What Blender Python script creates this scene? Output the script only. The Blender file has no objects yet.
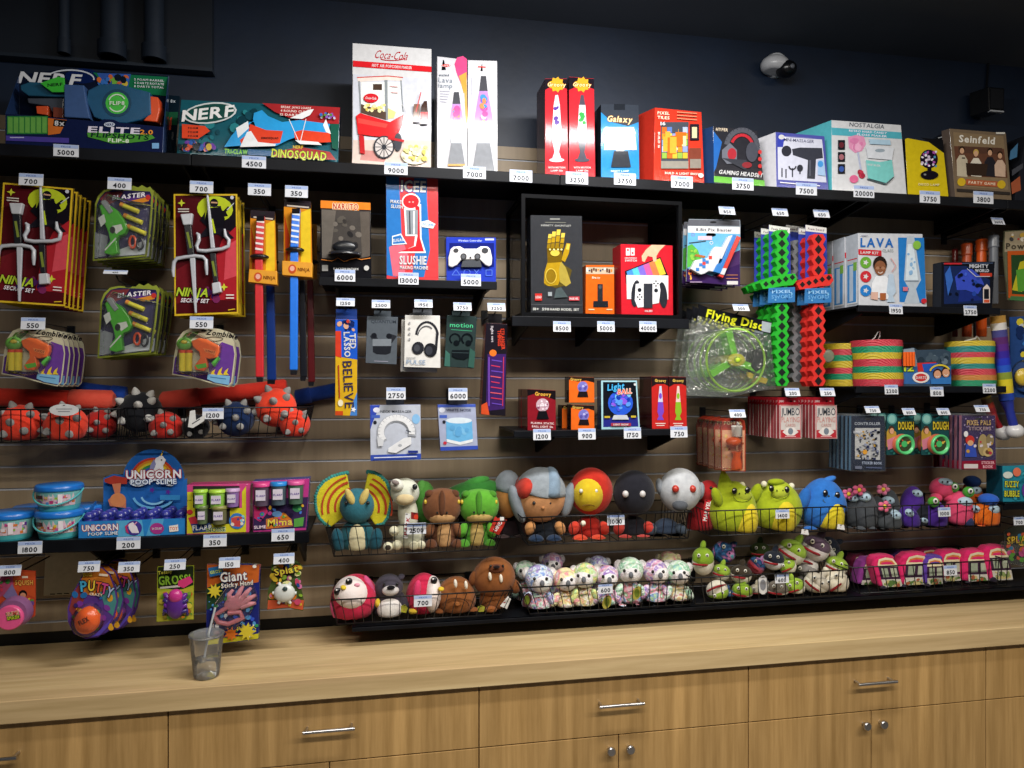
import bpy, bmesh, math, random
from mathutils import Vector, Matrix
random.seed(7)
SC = bpy.context.scene
COL = SC.collection
# ---------------------------------------------------------------- the photograph's viewpoint, used to survey the place
F, CX, CY, D, HC = 720.0, 512.0, 385.0, 2.72, 1.75
TH = math.atan(720.0/3805.0)
ST, CT = math.sin(TH), math.cos(TH)
def Zc(px, y):
    return (D+y)/(CT-(px-CX)/F*ST)
def W(px, py, y):
    """world point seen at a photo position, on the plane at distance y from the slat wall (y<0 is towards the room)"""
    a = math.atan((px-CX)/F)+TH
    return Vector(((D+y)*math.tan(a), y, HC-(py-CY)/F*Zc(px, y)))
def S(px, y):
    return Zc(px, y)/F
# ---------------------------------------------------------------- materials
def lin(c):
    return c/12.92 if c <= .04045 else ((c+.055)/1.055)**2.4
def rgb(h):
    h = h.lstrip('#')
    if len(h) == 3: h = ''.join(k*2 for k in h)
    return tuple(lin(int(h[i:i+2], 16)/255) for i in (0, 2, 4))+(1,)
_M = {}
def newmat(key):
    m = bpy.data.materials.new(key); m.use_nodes = True
    nt = m.node_tree; b = nt.nodes['Principled BSDF']
    return m, nt, b
def M(c, kind='print'):
    """kind: print, matte, plush, plastic, metal, wire, clear, glass"""
    if not isinstance(c, str): return c
    k = (c, kind)
    if k in _M: return _M[k]
    m, nt, b = newmat('%s_%s' % (kind, c.strip('#')))
    N, L = nt.nodes, nt.links
    col = rgb(c)
    b.inputs['Base Color'].default_value = col
    if kind in ('print', 'matte', 'plastic', 'black', 'ridged'):
        b.inputs['Roughness'].default_value = {'print': .10, 'matte': .6, 'plastic': .28, 'black': .5, 'ridged': .35}[kind]
        b.inputs['Specular IOR Level'].default_value = {'print': .17, 'matte': .2, 'plastic': .5, 'black': .05, 'ridged': .3}[kind]
        no = N.new('ShaderNodeTexNoise'); no.inputs['Scale'].default_value = 60
        tc = N.new('ShaderNodeTexCoord'); L.new(tc.outputs['Object'], no.inputs['Vector'])
        hs = N.new('ShaderNodeMixRGB'); hs.blend_type = 'MULTIPLY'; hs.inputs[0].default_value = .26
        hs.inputs[1].default_value = col; L.new(no.outputs['Fac'], hs.inputs[2]); L.new(hs.outputs[0], b.inputs['Base Color'])
        if kind == 'ridged':
            wv = N.new('ShaderNodeTexWave'); wv.bands_direction = 'DIAGONAL'; wv.inputs['Scale'].default_value = 55; wv.inputs['Distortion'].default_value = 0
            L.new(tc.outputs['Object'], wv.inputs['Vector']); bp = N.new('ShaderNodeBump'); bp.inputs['Strength'].default_value = .8; bp.inputs['Distance'].default_value = .004
            L.new(wv.outputs['Fac'], bp.inputs['Height']); L.new(bp.outputs[0], b.inputs['Normal'])
    elif kind in ('plush', 'furry'):
        b.inputs['Roughness'].default_value = .95; b.inputs['Specular IOR Level'].default_value = .1
        b.inputs['Sheen Weight'].default_value = .12; b.inputs['Sheen Roughness'].default_value = .5
        tc = N.new('ShaderNodeTexCoord')
        no = N.new('ShaderNodeTexNoise'); no.inputs['Scale'].default_value = 300 if kind == 'plush' else 110; no.inputs['Detail'].default_value = 3
        L.new(tc.outputs['Object'], no.inputs['Vector'])
        bp = N.new('ShaderNodeBump'); bp.inputs['Strength'].default_value = .5; bp.inputs['Distance'].default_value = .004
        L.new(no.outputs['Fac'], bp.inputs['Height']); L.new(bp.outputs[0], b.inputs['Normal'])
        n2 = N.new('ShaderNodeTexNoise'); n2.inputs['Scale'].default_value = 45; L.new(tc.outputs['Object'], n2.inputs['Vector'])
        hs = N.new('ShaderNodeMixRGB'); hs.blend_type = 'OVERLAY'; hs.inputs[0].default_value = .3
        hs.inputs[1].default_value = col; L.new(n2.outputs['Fac'], hs.inputs[2]); L.new(hs.outputs[0], b.inputs['Base Color'])
    elif kind == 'metal':
        b.inputs['Metallic'].default_value = 1; b.inputs['Roughness'].default_value = .28
    elif kind == 'wire':
        b.inputs['Metallic'].default_value = .3; b.inputs['Roughness'].default_value = .4
    elif kind in ('clear', 'glass', 'tint', 'bag'):
        N.remove(b)
        out = N['Material Output']
        tr = N.new('ShaderNodeBsdfTransparent'); tr.inputs[0].default_value = (.985, .99, .99, 1)
        df = N.new('ShaderNodeBsdfDiffuse'); df.inputs[0].default_value = col
        m1 = N.new('ShaderNodeMixShader'); m1.inputs[0].default_value = {'clear': .018, 'glass': .0, 'tint': .085, 'bag': .03}[kind]
        L.new(tr.outputs[0], m1.inputs[1]); L.new(df.outputs[0], m1.inputs[2])
        gl = N.new('ShaderNodeBsdfGlossy'); gl.inputs['Roughness'].default_value = .04 if kind == 'glass' else .13
        gl.inputs['Color'].default_value = (1, 1, 1, 1)
        lw = N.new('ShaderNodeFresnel'); lw.inputs['IOR'].default_value = {'clear': 1.22, 'glass': 1.14, 'tint': 1.32, 'bag': 1.42}[kind]
        mx = N.new('ShaderNodeMixShader')
        L.new(lw.outputs[0], mx.inputs[0]); L.new(m1.outputs[0], mx.inputs[1]); L.new(gl.outputs[0], mx.inputs[2])
        if kind != 'glass':
            no = N.new('ShaderNodeTexNoise'); no.inputs['Scale'].default_value = 34
            tc = N.new('ShaderNodeTexCoord'); L.new(tc.outputs['Object'], no.inputs['Vector'])
            bp = N.new('ShaderNodeBump'); bp.inputs['Strength'].default_value = .12 if kind == 'tint' else .6 if kind == 'clear' else 1.0; bp.inputs['Distance'].default_value = .012
            L.new(no.outputs['Fac'], bp.inputs['Height']); L.new(bp.outputs[0], gl.inputs['Normal'])
        L.new(mx.outputs[0], out.inputs[0])
    _M[k] = m
    return m
def wood(key, c1, c2, vertical, sc=1.0, rough=.42):
    m, nt, b = newmat(key); N, L = nt.nodes, nt.links
    tc = N.new('ShaderNodeTexCoord'); mp = N.new('ShaderNodeMapping')
    mp.inputs['Scale'].default_value = (22*sc, 22*sc, 1.2*sc) if vertical else (1.1*sc, 22*sc, 22*sc)
    L.new(tc.outputs['Object'], mp.inputs['Vector'])
    n1 = N.new('ShaderNodeTexNoise'); n1.inputs['Scale'].default_value = 1.6; n1.inputs['Detail'].default_value = 6; n1.inputs['Roughness'].default_value = .65
    L.new(mp.outputs[0], n1.inputs['Vector'])
    rp = N.new('ShaderNodeValToRGB'); rp.color_ramp.elements[0].position = .3; rp.color_ramp.elements[1].position = .72
    rp.color_ramp.elements[0].color = rgb(c1); rp.color_ramp.elements[1].color = rgb(c2)
    L.new(n1.outputs['Fac'], rp.inputs[0])
    mp2 = N.new('ShaderNodeMapping'); mp2.inputs['Scale'].default_value = (7*sc, 7*sc, .35*sc) if vertical else (.35*sc, 7*sc, 7*sc)
    L.new(tc.outputs['Object'], mp2.inputs['Vector'])
    n2 = N.new('ShaderNodeTexNoise'); n2.inputs['Scale'].default_value = 1.2; n2.inputs['Detail'].default_value = 2; L.new(mp2.outputs[0], n2.inputs['Vector'])
    mx = N.new('ShaderNodeMixRGB'); mx.blend_type = 'OVERLAY'; mx.inputs[0].default_value = .35
    L.new(rp.outputs[0], mx.inputs[1]); L.new(n2.outputs['Fac'], mx.inputs[2]); L.new(mx.outputs[0], b.inputs['Base Color'])
    b.inputs['Roughness'].default_value = rough
    return m
def noisy(key, c1, c2, scale, rough=.8, bump=0.0):
    m, nt, b = newmat(key); N, L = nt.nodes, nt.links
    tc = N.new('ShaderNodeTexCoord'); n1 = N.new('ShaderNodeTexNoise'); n1.inputs['Scale'].default_value = scale; n1.inputs['Detail'].default_value = 4
    L.new(tc.outputs['Object'], n1.inputs['Vector'])
    rp = N.new('ShaderNodeValToRGB'); rp.color_ramp.elements[0].color = rgb(c1); rp.color_ramp.elements[1].color = rgb(c2)
    rp.color_ramp.elements[0].position = .35; rp.color_ramp.elements[1].position = .65
    L.new(n1.outputs['Fac'], rp.inputs[0]); L.new(rp.outputs[0], b.inputs['Base Color']); b.inputs['Roughness'].default_value = rough
    if bump:
        bp = N.new('ShaderNodeBump'); bp.inputs['Strength'].default_value = bump; bp.inputs['Distance'].default_value = .004
        n2 = N.new('ShaderNodeTexNoise'); n2.inputs['Scale'].default_value = scale*6; L.new(tc.outputs['Object'], n2.inputs['Vector'])
        L.new(n2.outputs['Fac'], bp.inputs['Height']); L.new(bp.outputs[0], b.inputs['Normal'])
    return m
def multi(key, cols, scale, rough=.9, bump=.5, bscale=130):
    """patches of several dyed colours"""
    m, nt, b = newmat(key); N, L = nt.nodes, nt.links
    tc = N.new('ShaderNodeTexCoord'); n1 = N.new('ShaderNodeTexNoise'); n1.inputs['Scale'].default_value = scale; n1.inputs['Detail'].default_value = 1.5
    oi = N.new('ShaderNodeObjectInfo'); ad = N.new('ShaderNodeVectorMath'); ad.operation = 'ADD'
    sc = N.new('ShaderNodeMath'); sc.operation = 'MULTIPLY'; sc.inputs[1].default_value = 20
    L.new(oi.outputs['Random'], sc.inputs[0]); L.new(tc.outputs['Object'], ad.inputs[0]); L.new(sc.outputs[0], ad.inputs[1])
    L.new(ad.outputs[0], n1.inputs['Vector'])
    rp = N.new('ShaderNodeValToRGB'); el = rp.color_ramp.elements
    n = len(cols)
    for i, c in enumerate(cols):
        pos = .28+.44*i/(n-1)
        e = el[i] if i < 2 else el.new(pos)
        e.position = pos; e.color = rgb(c)
    L.new(n1.outputs['Fac'], rp.inputs[0]); L.new(rp.outputs[0], b.inputs['Base Color']); b.inputs['Roughness'].default_value = rough
    b.inputs['Specular IOR Level'].default_value = .15
    n2 = N.new('ShaderNodeTexNoise'); n2.inputs['Scale'].default_value = bscale; n2.inputs['Detail'].default_value = 3; L.new(tc.outputs['Object'], n2.inputs['Vector'])
    bp = N.new('ShaderNodeBump'); bp.inputs['Strength'].default_value = bump; bp.inputs['Distance'].default_value = .006
    L.new(n2.outputs['Fac'], bp.inputs['Height']); L.new(bp.outputs[0], b.inputs['Normal'])
    return m
# ---------------------------------------------------------------- lettering: outlines of each character, made once
CHARS = "ABCDEFGHIJKLMNOPQRSTUVWXYZabcdefghijklmnopqrstuvwxyz0123456789-.!&+x*"
GL = {}
def make_glyphs():
    tmp = []
    for bold in (0, 1):
        for ch in sorted(set(CHARS)):
            cu = bpy.data.curves.new('g', 'FONT'); cu.body = ch; cu.size = 1; cu.resolution_u = 2; cu.offset = .028 if bold else .006
            o = bpy.data.objects.new('g', cu); COL.objects.link(o); tmp.append((bold, ch, o, cu))
    dg = bpy.context.evaluated_depsgraph_get(); dg.update()
    for bold, ch, o, cu in tmp:
        me = o.evaluated_get(dg).to_mesh()
        vs = [(v.co.x, v.co.y) for v in me.vertices]; fs = [tuple(p.vertices) for p in me.polygons]
        x0 = min((v[0] for v in vs), default=0); x1 = max((v[0] for v in vs), default=.3)
        GL[(bold, ch)] = ([(x-x0, y) for x, y in vs], fs, x1-x0)
        o.evaluated_get(dg).to_mesh_clear()
    for bold, ch, o, cu in tmp:
        bpy.data.objects.remove(o); bpy.data.curves.remove(cu)
make_glyphs()
def text_geo(s, bold=1):
    vs, fs, x = [], [], 0.0
    for ch in s:
        g = GL.get((bold, ch))
        if g is None: x += .34; continue
        b = len(vs); vs += [(x+a, c) for a, c in g[0]]; fs += [tuple(b+i for i in f) for f in g[1]]
        x += g[2]+.09
    return vs, fs, max(x-.09, .01)
# ---------------------------------------------------------------- mesh builder (world coordinates until build)
class MB:
    def __init__(s, kind='print', tf=None): s.v, s.f, s.m, s.sm, s.mats, s.kind = [], [], [], [], [], kind; s.tf = tf or (lambda a, b: (a, b))
    def mi(s, c, kind=None):
        m = M(c, kind or s.kind)
        if m not in s.mats: s.mats.append(m)
        return s.mats.index(m)
    def add(s, vs, fs, c, smooth=False, kind=None):
        b = len(s.v); i = s.mi(c, kind)
        s.v += [Vector(v) for v in vs]
        for f in fs: s.f.append(tuple(b+k for k in f)); s.m.append(i); s.sm.append(smooth)
        return s
    def box(s, lo, hi, c, kind=None):
        x0, y0, z0 = lo; x1, y1, z1 = hi
        return s.add([(x0,y0,z0),(x1,y0,z0),(x1,y1,z0),(x0,y1,z0),(x0,y0,z1),(x1,y0,z1),(x1,y1,z1),(x0,y1,z1)],
                     [(0,3,2,1),(4,5,6,7),(0,1,5,4),(1,2,6,5),(2,3,7,6),(3,0,4,7)], c, kind=kind)
    def prism(s, pts, ext, c, side=None, back=None, kind=None):
        """pts: front outline (any order), ext: vector to the back"""
        n = len(pts); ext = Vector(ext); P = [Vector(p) for p in pts]
        ar = sum(P[i].x*P[(i+1) % n].z-P[(i+1) % n].x*P[i].z for i in range(n))
        if ar < 0: P.reverse()
        b = len(s.v); s.v += P+[p+ext for p in P]
        i1, i2, i3 = s.mi(c, kind), s.mi(side or c, kind), s.mi(back or side or c, kind)
        s.f.append(tuple(b+k for k in range(n))); s.m.append(i1); s.sm.append(False)
        s.f.append(tuple(b+n+k for k in reversed(range(n)))); s.m.append(i3); s.sm.append(False)
        for k in range(n):
            j = (k+1) % n
            s.f.append((b+k, b+n+k, b+n+j, b+j)); s.m.append(i2); s.sm.append(False)
        return s
    def ex(s, pp, y, d, c, side=None, kind=None):
        """outline in photo positions on plane y, d deep"""
        return s.prism([W(*s.tf(a, b), y) for a, b in pp], (0, d, 0), c, side, kind=kind)
    def tube(s, pts, r, c, n=6, closed=False, kind=None, caps=True):
        P = [Vector(p) for p in pts]; m = len(P); b = len(s.v); i = s.mi(c, kind)
        rr = r if isinstance(r, (list, tuple)) else [r]*m
        up = None
        for k in range(m):
            if closed: t = P[(k+1) % m]-P[k-1]
            else: t = P[min(k+1, m-1)]-P[max(k-1, 0)]
            if t.length < 1e-9: t = Vector((0, 0, 1))
            t.normalize()
            if up is None or abs(up.dot(t)) > .98: up = Vector((0, 0, 1)) if abs(t.z) < .9 else Vector((0, 1, 0))
            u = (up-t*up.dot(t)).normalized(); w = t.cross(u); up = u
            for q in range(n):
                a = 2*math.pi*(q+.5)/n
                s.v.append(P[k]+(u*math.cos(a)+w*math.sin(a))*rr[k])
        for k in range(m if closed else m-1):
            k2 = (k+1) % m
            for q in range(n):
                q2 = (q+1) % n
                s.f.append((b+k*n+q, b+k*n+q2, b+k2*n+q2, b+k2*n+q)); s.m.append(i); s.sm.append(n > 4)
        if caps and not closed:
            e = len(s.v); s.v += s.v[b:b+n]; s.f.append(tuple(e+q for q in reversed(range(n)))); s.m.append(i); s.sm.append(False)
            e = len(s.v); s.v += s.v[b+(m-1)*n:b+m*n]; s.f.append(tuple(e+q for q in range(n))); s.m.append(i); s.sm.append(False)
        return s
    def ell(s, c, r, col, rot=None, nu=18, nv=11, kind=None, fn=None):
        """ellipsoid at c; rot a 3x3; fn reshapes unit points"""
        c = Vector(c); b = len(s.v); i = s.mi(col, kind)
        r = (r, r, r) if not isinstance(r, (tuple, list)) else r
        pts = [Vector((0, 0, 1))]
        for a in range(1, nv):
            t = math.pi*a/nv
            for q in range(nu):
                p = 2*math.pi*q/nu
                pts.append(Vector((math.sin(t)*math.cos(p), math.sin(t)*math.sin(p), math.cos(t))))
        pts.append(Vector((0, 0, -1)))
        for p in pts:
            if fn: p = Vector(fn(p))
            q = Vector((p.x*r[0], p.y*r[1], p.z*r[2]))
            s.v.append(c+(rot @ q if rot else q))
        e = b+len(pts)-1
        def fa(*t): s.f.append(t); s.m.append(i); s.sm.append(True)
        for q in range(nu):
            q2 = (q+1) % nu
            fa(b, b+1+q, b+1+q2)
            for a in range(nv-2): fa(b+1+a*nu+q, b+1+(a+1)*nu+q, b+1+(a+1)*nu+q2, b+1+a*nu+q2)
            fa(e, b+1+(nv-2)*nu+q2, b+1+(nv-2)*nu+q)
        return s
    def lathe(s, c, prof, col, n=24, kind=None, axis=None, smooth=True):
        """prof: (radius, height) from bottom up; col one colour or a list per band"""
        c = Vector(c); b = len(s.v); m = len(prof)
        for r, h in prof:
            for q in range(n):
                a = 2*math.pi*q/n; p = Vector((r*math.cos(a), r*math.sin(a), h))
                s.v.append(c+(axis @ p if axis else p))
        for k in range(m-1):
            i = s.mi(col[k] if isinstance(col, (list, tuple)) else col, kind)
            for q in range(n):
                q2 = (q+1) % n
                s.f.append((b+k*n+q, b+k*n+q2, b+(k+1)*n+q2, b+(k+1)*n+q)); s.m.append(i); s.sm.append(smooth)
        i0 = s.mi(col[0] if isinstance(col, (list, tuple)) else col, kind); i1 = s.mi(col[-1] if isinstance(col, (list, tuple)) else col, kind)
        if prof[0][0] > 1e-5: e = len(s.v); s.v += s.v[b:b+n]; s.f.append(tuple(e+q for q in reversed(range(n)))); s.m.append(i0); s.sm.append(False)
        if prof[-1][0] > 1e-5: e = len(s.v); s.v += s.v[b+(m-1)*n:b+m*n]; s.f.append(tuple(e+q for q in range(n))); s.m.append(i1); s.sm.append(False)
        return s
    def build(s, name, parent=None, origin=None, bevel=0, sub=0):
        og = Vector(origin) if origin is not None else (parent_origin(parent) if parent else Vector((0, 0, 0)))
        me = bpy.data.meshes.new(name)
        me.from_pydata([tuple(v-og) for v in s.v], [], s.f)
        for m in s.mats: me.materials.append(m)
        me.polygons.foreach_set('material_index', s.m); me.polygons.foreach_set('use_smooth', s.sm)
        me.update()
        o = bpy.data.objects.new(name, me); COL.objects.link(o)
        if parent: o.parent = parent
        else: o.location = og
        if bevel:
            bv = o.modifiers.new('bevel', 'BEVEL'); bv.width = bevel; bv.segments = 2; bv.limit_method = 'ANGLE'; bv.angle_limit = .7
        if sub:
            sd = o.modifiers.new('sub', 'SUBSURF'); sd.levels = sub; sd.render_levels = sub
        return o
def parent_origin(p):
    v = Vector((0, 0, 0))
    while p: v += p.location; p = p.parent
    return v
# flat printing on a plane, drawn in photo positions
class Art(MB):
    def __init__(s, y, kind='print', tf=None): MB.__init__(s, kind, tf); s.y = y-.0004
    def up(s): s.y -= .00012
    def p(s, pp, c, kind=None):
        s.up(); P = [W(*s.tf(a, b), s.y) for a, b in pp]; n = len(P)
        if sum(P[i].x*P[(i+1) % n].z-P[(i+1) % n].x*P[i].z for i in range(n)) < 0: P.reverse()
        return s.add(P, [tuple(range(n))], c, kind=kind)
    def r(s, x0, y0, x1, y1, c): return s.p([(x0, y0), (x1, y0), (x1, y1), (x0, y1)], c)
    def e(s, cx, cy, rx, ry, c, rot=0, n=18):
        ca, sa = math.cos(rot), math.sin(rot)
        return s.p([(cx+rx*math.cos(t)*ca-ry*math.sin(t)*sa, cy+rx*math.cos(t)*sa+ry*math.sin(t)*ca) for t in [2*math.pi*k/n for k in range(n)]], c)
    def l(s, pts, w, c):
        for (a, b), (e, f) in zip(pts, pts[1:]):
            d = math.hypot(e-a, f-b) or 1; nx, ny = -(f-b)/d*w/2, (e-a)/d*w/2
            s.p([(a+nx, b+ny), (e+nx, f+ny), (e-nx, f-ny), (a-nx, b-ny)], c)
        return s
    def arc(s, cx, cy, r, a0, a1, w, c, n=12, ry=None):
        ry = ry or r
        return s.l([(cx+r*math.cos(a0+(a1-a0)*k/n), cy+ry*math.sin(a0+(a1-a0)*k/n)) for k in range(n+1)], w, c)
    def t(s, txt, cx, cy, h, c, w=None, rot=0, sh=0, b=1, out=None, oc='#101018'):
        """text centred at cx,cy; capital height h; width w; rot in degrees clockwise"""
        if out:
            for dx, dy in ((-out, 0), (out, 0), (0, -out), (0, out)): s.t(txt, cx+dx, cy+dy, h, oc, w, rot, sh, b)
        s.up()
        vs, fs, wd = text_geo(txt, b)
        ky = h/.72; kx = (w/wd) if w else ky
        r = math.radians(rot); ca, sa = math.cos(r), math.sin(r)
        P = []
        for x, y in vs:
            X = (x-wd/2)*kx+sh*(y-.36)*ky; Y = -(y-.36)*ky
            P.append(W(*s.tf(cx+X*ca-Y*sa, cy+X*sa+Y*ca), s.y))
        return s.add(P, fs, c)
    def dots(s, x0, y0, x1, y1, n, rmin, rmax, cols, seed=1):
        R = random.Random(seed)
        for _ in range(n):
            q = R.uniform(rmin, rmax)
            s.e(R.uniform(x0+q, x1-q), R.uniform(y0+q, y1-q), q, q*R.uniform(.6, 1), R.choice(cols), R.uniform(0, 3), 8)
        return s
    def lines(s, x0, x1, ys, w, c):
        for y in ys: s.r(x0, y-w/2, x1, y+w/2, c)
        return s
    def star(s, cx, cy, r, c, n=8, q=.55):
        return s.p([(cx+r*(1 if k % 2 == 0 else q)*math.cos(math.pi*k/n), cy+r*(1 if k % 2 == 0 else q)*math.sin(math.pi*k/n)) for k in range(2*n)], c)
def quadmap(src, tl, tr, br, bl):
    x0, y0, x1, y1 = src
    def f(a, b):
        u, v = (a-x0)/(x1-x0), (b-y0)/(y1-y0)
        return tuple((tl[i]*(1-u)+tr[i]*u)*(1-v)+(bl[i]*(1-u)+br[i]*u)*v for i in (0, 1))
    return f
def shift(dx, dy, sx=1, sy=1, cx=0, cy=0):
    return lambda a, b: ((a-cx)*sx+cx+dx, (b-cy)*sy+cy+dy)
def bcen(pp, y):
    xs = [W(a, b, y) for a, b in pp]
    return Vector((sum(v.x for v in xs)/len(xs), y, min(v.z for v in xs)))
def card(name, label, cat, pp, y, th, c, side=None, tf=None, group=None, kind='print'):
    """thin printed backing card hanging on a hook"""
    q = [tf(a, b) for a, b in pp] if tf else pp
    o = MB(kind).ex(q, y, th, c, side).build(name, origin=bcen(q, y)); tag(o, label, cat, group)
    x = (max(a for a, b in q)+min(a for a, b in q))/2; t = min(b for a, b in q); k = .35 if name == 'paper_tag' else 1
    A = Art(y-.0004, 'matte'); A.e(x, t+3.2*k, 3.4*k, 1.1*k, '#15161a'); A.build('hang_hole', o)
    return o
# ---------------------------------------------------------------- things
BAS = {}
def settle(group, key):
    """soft toys rest on the basket's bottom wires and press against its front wires"""
    zb, zt, yt, yb = BAS[key]; bpy.context.view_layer.update()
    def walk(o, off):
        off = off+o.location
        if o.type == 'MESH':
            for v in o.data.vertices:
                z, y = v.co.z+off.z, v.co.y+off.y
                if z < zb+.004: z = zb+.004
                if z < zt+.004:
                    f = yb+(yt-yb)*max(0, min(1, (z-zb)/(zt-zb)))
                    if y < f+.009: y = f+.003+.006*math.exp(-(f+.009-y)/.008)
                v.co.z, v.co.y = z-off.z, y-off.y
        for c in o.children: walk(c, off)
    for o in list(COL.objects):
        if o.parent is None and o.get('group') == group: walk(o, Vector((0, 0, 0)))
def tag(o, label, cat, group=None):
    o['label'] = label; o['category'] = cat
    if group: o['group'] = group
    return o
def thing(name, label, cat, loc, group=None):
    o = bpy.data.objects.new(name, None); o.empty_display_size = .02; COL.objects.link(o); o.location = loc
    return tag(o, label, cat, group)
def struct(o):
    o['kind'] = 'structure'; return o
def copy_tree(o, dx=0, dy=0, dz=0, label=None, parent=None):
    c = o.copy(); COL.objects.link(c)
    if parent is not None: c.parent = parent
    else: c.location = (o.location.x+dx, o.location.y+dy, o.location.z+dz)
    if label: c['label'] = label
    for ch in o.children: copy_tree(ch, parent=c)
    return c
ORD = ['front', 'second', 'third', 'fourth', 'fifth', 'sixth', 'seventh', 'eighth', 'ninth', 'tenth', 'eleventh', 'twelfth', 'thirteenth', 'fourteenth']
def stack(o, n, dy, desc, group, dx=0, dz=0, jit=.004):
    """copies of a hanging thing behind it on its hook"""
    R = random.Random(len(desc)*7+n)
    o['label'] = desc+', front of its stack'; o['group'] = group
    for k in range(1, n):
        copy_tree(o, dx*k+R.uniform(-jit, jit), dy*k, dz*k-R.uniform(0, jit*.5), desc+', %s from the front' % ORD[k])
def bevelled(o, w):
    bv = o.modifiers.new('bevel', 'BEVEL'); bv.width = w; bv.segments = 2; bv.limit_method = 'ANGLE'; bv.angle_limit = .7
    return o
# ---------------------------------------------------------------- the setting
NAVY = noisy('navy_paint', '#0d1a2c', '#112137', 3, .5, .15)
CEIL = noisy('dark_ceiling', '#3c4450', '#444c58', 2, .8)
SLAT = wood('slatwall_wood', '#82715b', '#9a886e', True, .6, .5)
BLACK = M('#14161b', 'matte')
struct(MB().box((-4, .02, 0), (6, .12, 3.3), NAVY).build('wall_back'))
struct(MB().box((-4, -5, 3.17), (6, .12, 3.27), CEIL).build('ceiling'))
struct(MB().box((-4, -5, -.05), (6, .12, 0), noisy('floor_tile', '#55504a', '#625c55', 4, .5)).build('floor'))
# slat wall: boards with T-grooves every 7.6 cm, a bright metal insert in each groove
CT0 = HC-.885; G0 = HC+.256; PITCH = .0762; GZ = [G0+PITCH*k for k in range(-15, 9)]
ztop = 2.663; zs = sorted(z for z in GZ if .92 < z < ztop-.02)
mb = MB(); lo = .905
for z in zs+[ztop+.006]:
    mb.box((-3.2, 0, lo), (4.6, .019, z-.0035), SLAT); lo = z+.003
struct(mb.build('wall_slatted'))
al = M('#c4c7ce', 'matte'); mb = MB()
for z in zs:
    mb.box((-3.2, .006, z-.0035), (4.6, .019, z+.003), al); mb.box((-3.2, -.0008, z-.0045), (4.6, .008, z-.0022), al)
struct(mb.build('trim_1'))
struct(MB().box((-3.2, .004, CT0), (4.6, .019, .9048), '#15130f', 'matte').build('base_gap_shade'))  # gap below the lowest board, its shadow put into the near-black colour
# raised dark panel high on the wall with pipes over it
a, b = W(-80, 60, -.06), W(209, 64, -.06)
mb = MB().box((-2.6, -.012, b.z), (b.x, .02, 3.17), noisy('panel_dark', '#141b25', '#18202b', 3, .5)); struct(mb.build('trim_2'))
mb = MB().box((-2.6, -.03, b.z-.012), (b.x+.004, .02, b.z), noisy('ledge_dark', '#1a222e', '#222c38', 3, .45)); struct(mb.build('trim_3'))
for k, (px, r, lb) in enumerate(((64, .016, 'thin dark painted pipe running up the wall above the blue blaster box'), (112, .036, 'thick dark painted pipe up the wall, middle one of three'), (154, .032, 'thick dark painted pipe up the wall with a collar at its foot'))):
    p = W(px, 60, -.05); o = MB('matte').tube([(p.x, -.05, b.z), (p.x, -.05, 3.165)], r, '#262f3c', 14).build('wall_pipe', origin=(p.x, -.05, b.z)); tag(o, lb, 'pipe')
    MB('matte').tube([(p.x, -.05, b.z), (p.x, -.05, b.z+.05)], r*1.25, '#202936', 14).build('collar', o)
# counter and its cabinets
CT_Z, CT_Y = HC-.885, -.48
ctop = wood('counter_wood', '#b59b6e', '#d6bb8e', False, 1, .38)
dw = wood('drawer_wood', '#9a7846', '#c6a068', True, .9, .45)
tz = .064
o = MB().box((-3, CT_Y, CT_Z-tz), (4.5, .0, CT_Z), ctop).build('countertop', bevel=.002); tag(o, 'long light oak countertop running under the whole toy wall', 'countertop')
DY = CT_Y+.02; zt = CT_Z-tz-.004
zd = W(748, 722.5, DY).z
gx = [W(px, 700, DY).x for px in (168, 479, 748.5, 986)]
gx = [2*gx[0]-gx[1]]+gx+[2*gx[3]-gx[2]]
labs = ['oak base cabinet at the left end, below the slime buckets', 'oak base cabinet below the plastic cup on the counter', 'oak base cabinet under the tie-dye koala basket', 'oak base cabinet under the alligator plush basket', 'oak base cabinet at the right end of the counter']
ST_ = M('#c9c9cc', 'metal')
def handle_at(parent, xa, xb, z):
    m = MB('metal').tube([(xa-.010, DY-.034, z), (xb+.010, DY-.034, z)], .0052, ST_, 10)
    for x in (xa, xb): m.tube([(x, DY, z), (x, DY-.034, z)], .004, ST_, 8)
    return m.build('handle', parent)
hz = W(620, 705, DY-.03).z
for k in range(5):
    x0, x1 = gx[k], gx[k+1]
    t = thing('base_cabinet', labs[k], 'cabinet', ((x0+x1)/2, DY, 0))
    MB().box((x0+.001, DY+.021, .09), (x1-.001, -.01, zt), dw).box((x0, DY+.06, 0), (x1, -.02, .09), '#1c1a18').build('body', t)
    d = MB().box((x0+.0018, DY, zd+.0018), (x1-.0018, DY+.02, zt), dw).build('drawer', t, bevel=.001)
    xc = (x0+x1)/2; handle_at(d, xc-.066, xc+.066, hz)
    for sgn, xa, xb in ((-1, x0+.0018, xc-.0015), (1, xc+.0015, x1-.0018)):
        e = MB().box((xa, DY, .1), (xb, DY+.02, zd-.0018), dw).build('door', t, bevel=.001)
        kx = xc+sgn*.033; kz = W(612, 748, DY).z
        MB('metal').lathe((kx, DY, kz), [(.006, 0), (.005, .012), (.014, .018), (.015, .026), (.012, .029)], ST_, 16, axis=Matrix.Rotation(math.radians(90), 3, 'X')).build('knob', e)
# ---------------------------------------------------------------- camera
cam = bpy.data.cameras.new('camera'); co = bpy.data.objects.new('camera', cam); COL.objects.link(co); SC.camera = co
cam.sensor_width = 36; cam.lens = F/1024*36; cam.clip_start = .05
co.location = (0, -D, HC); co.rotation_euler = (math.pi/2, 0, -TH); cam.shift_y = (CY-384)/1024
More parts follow.
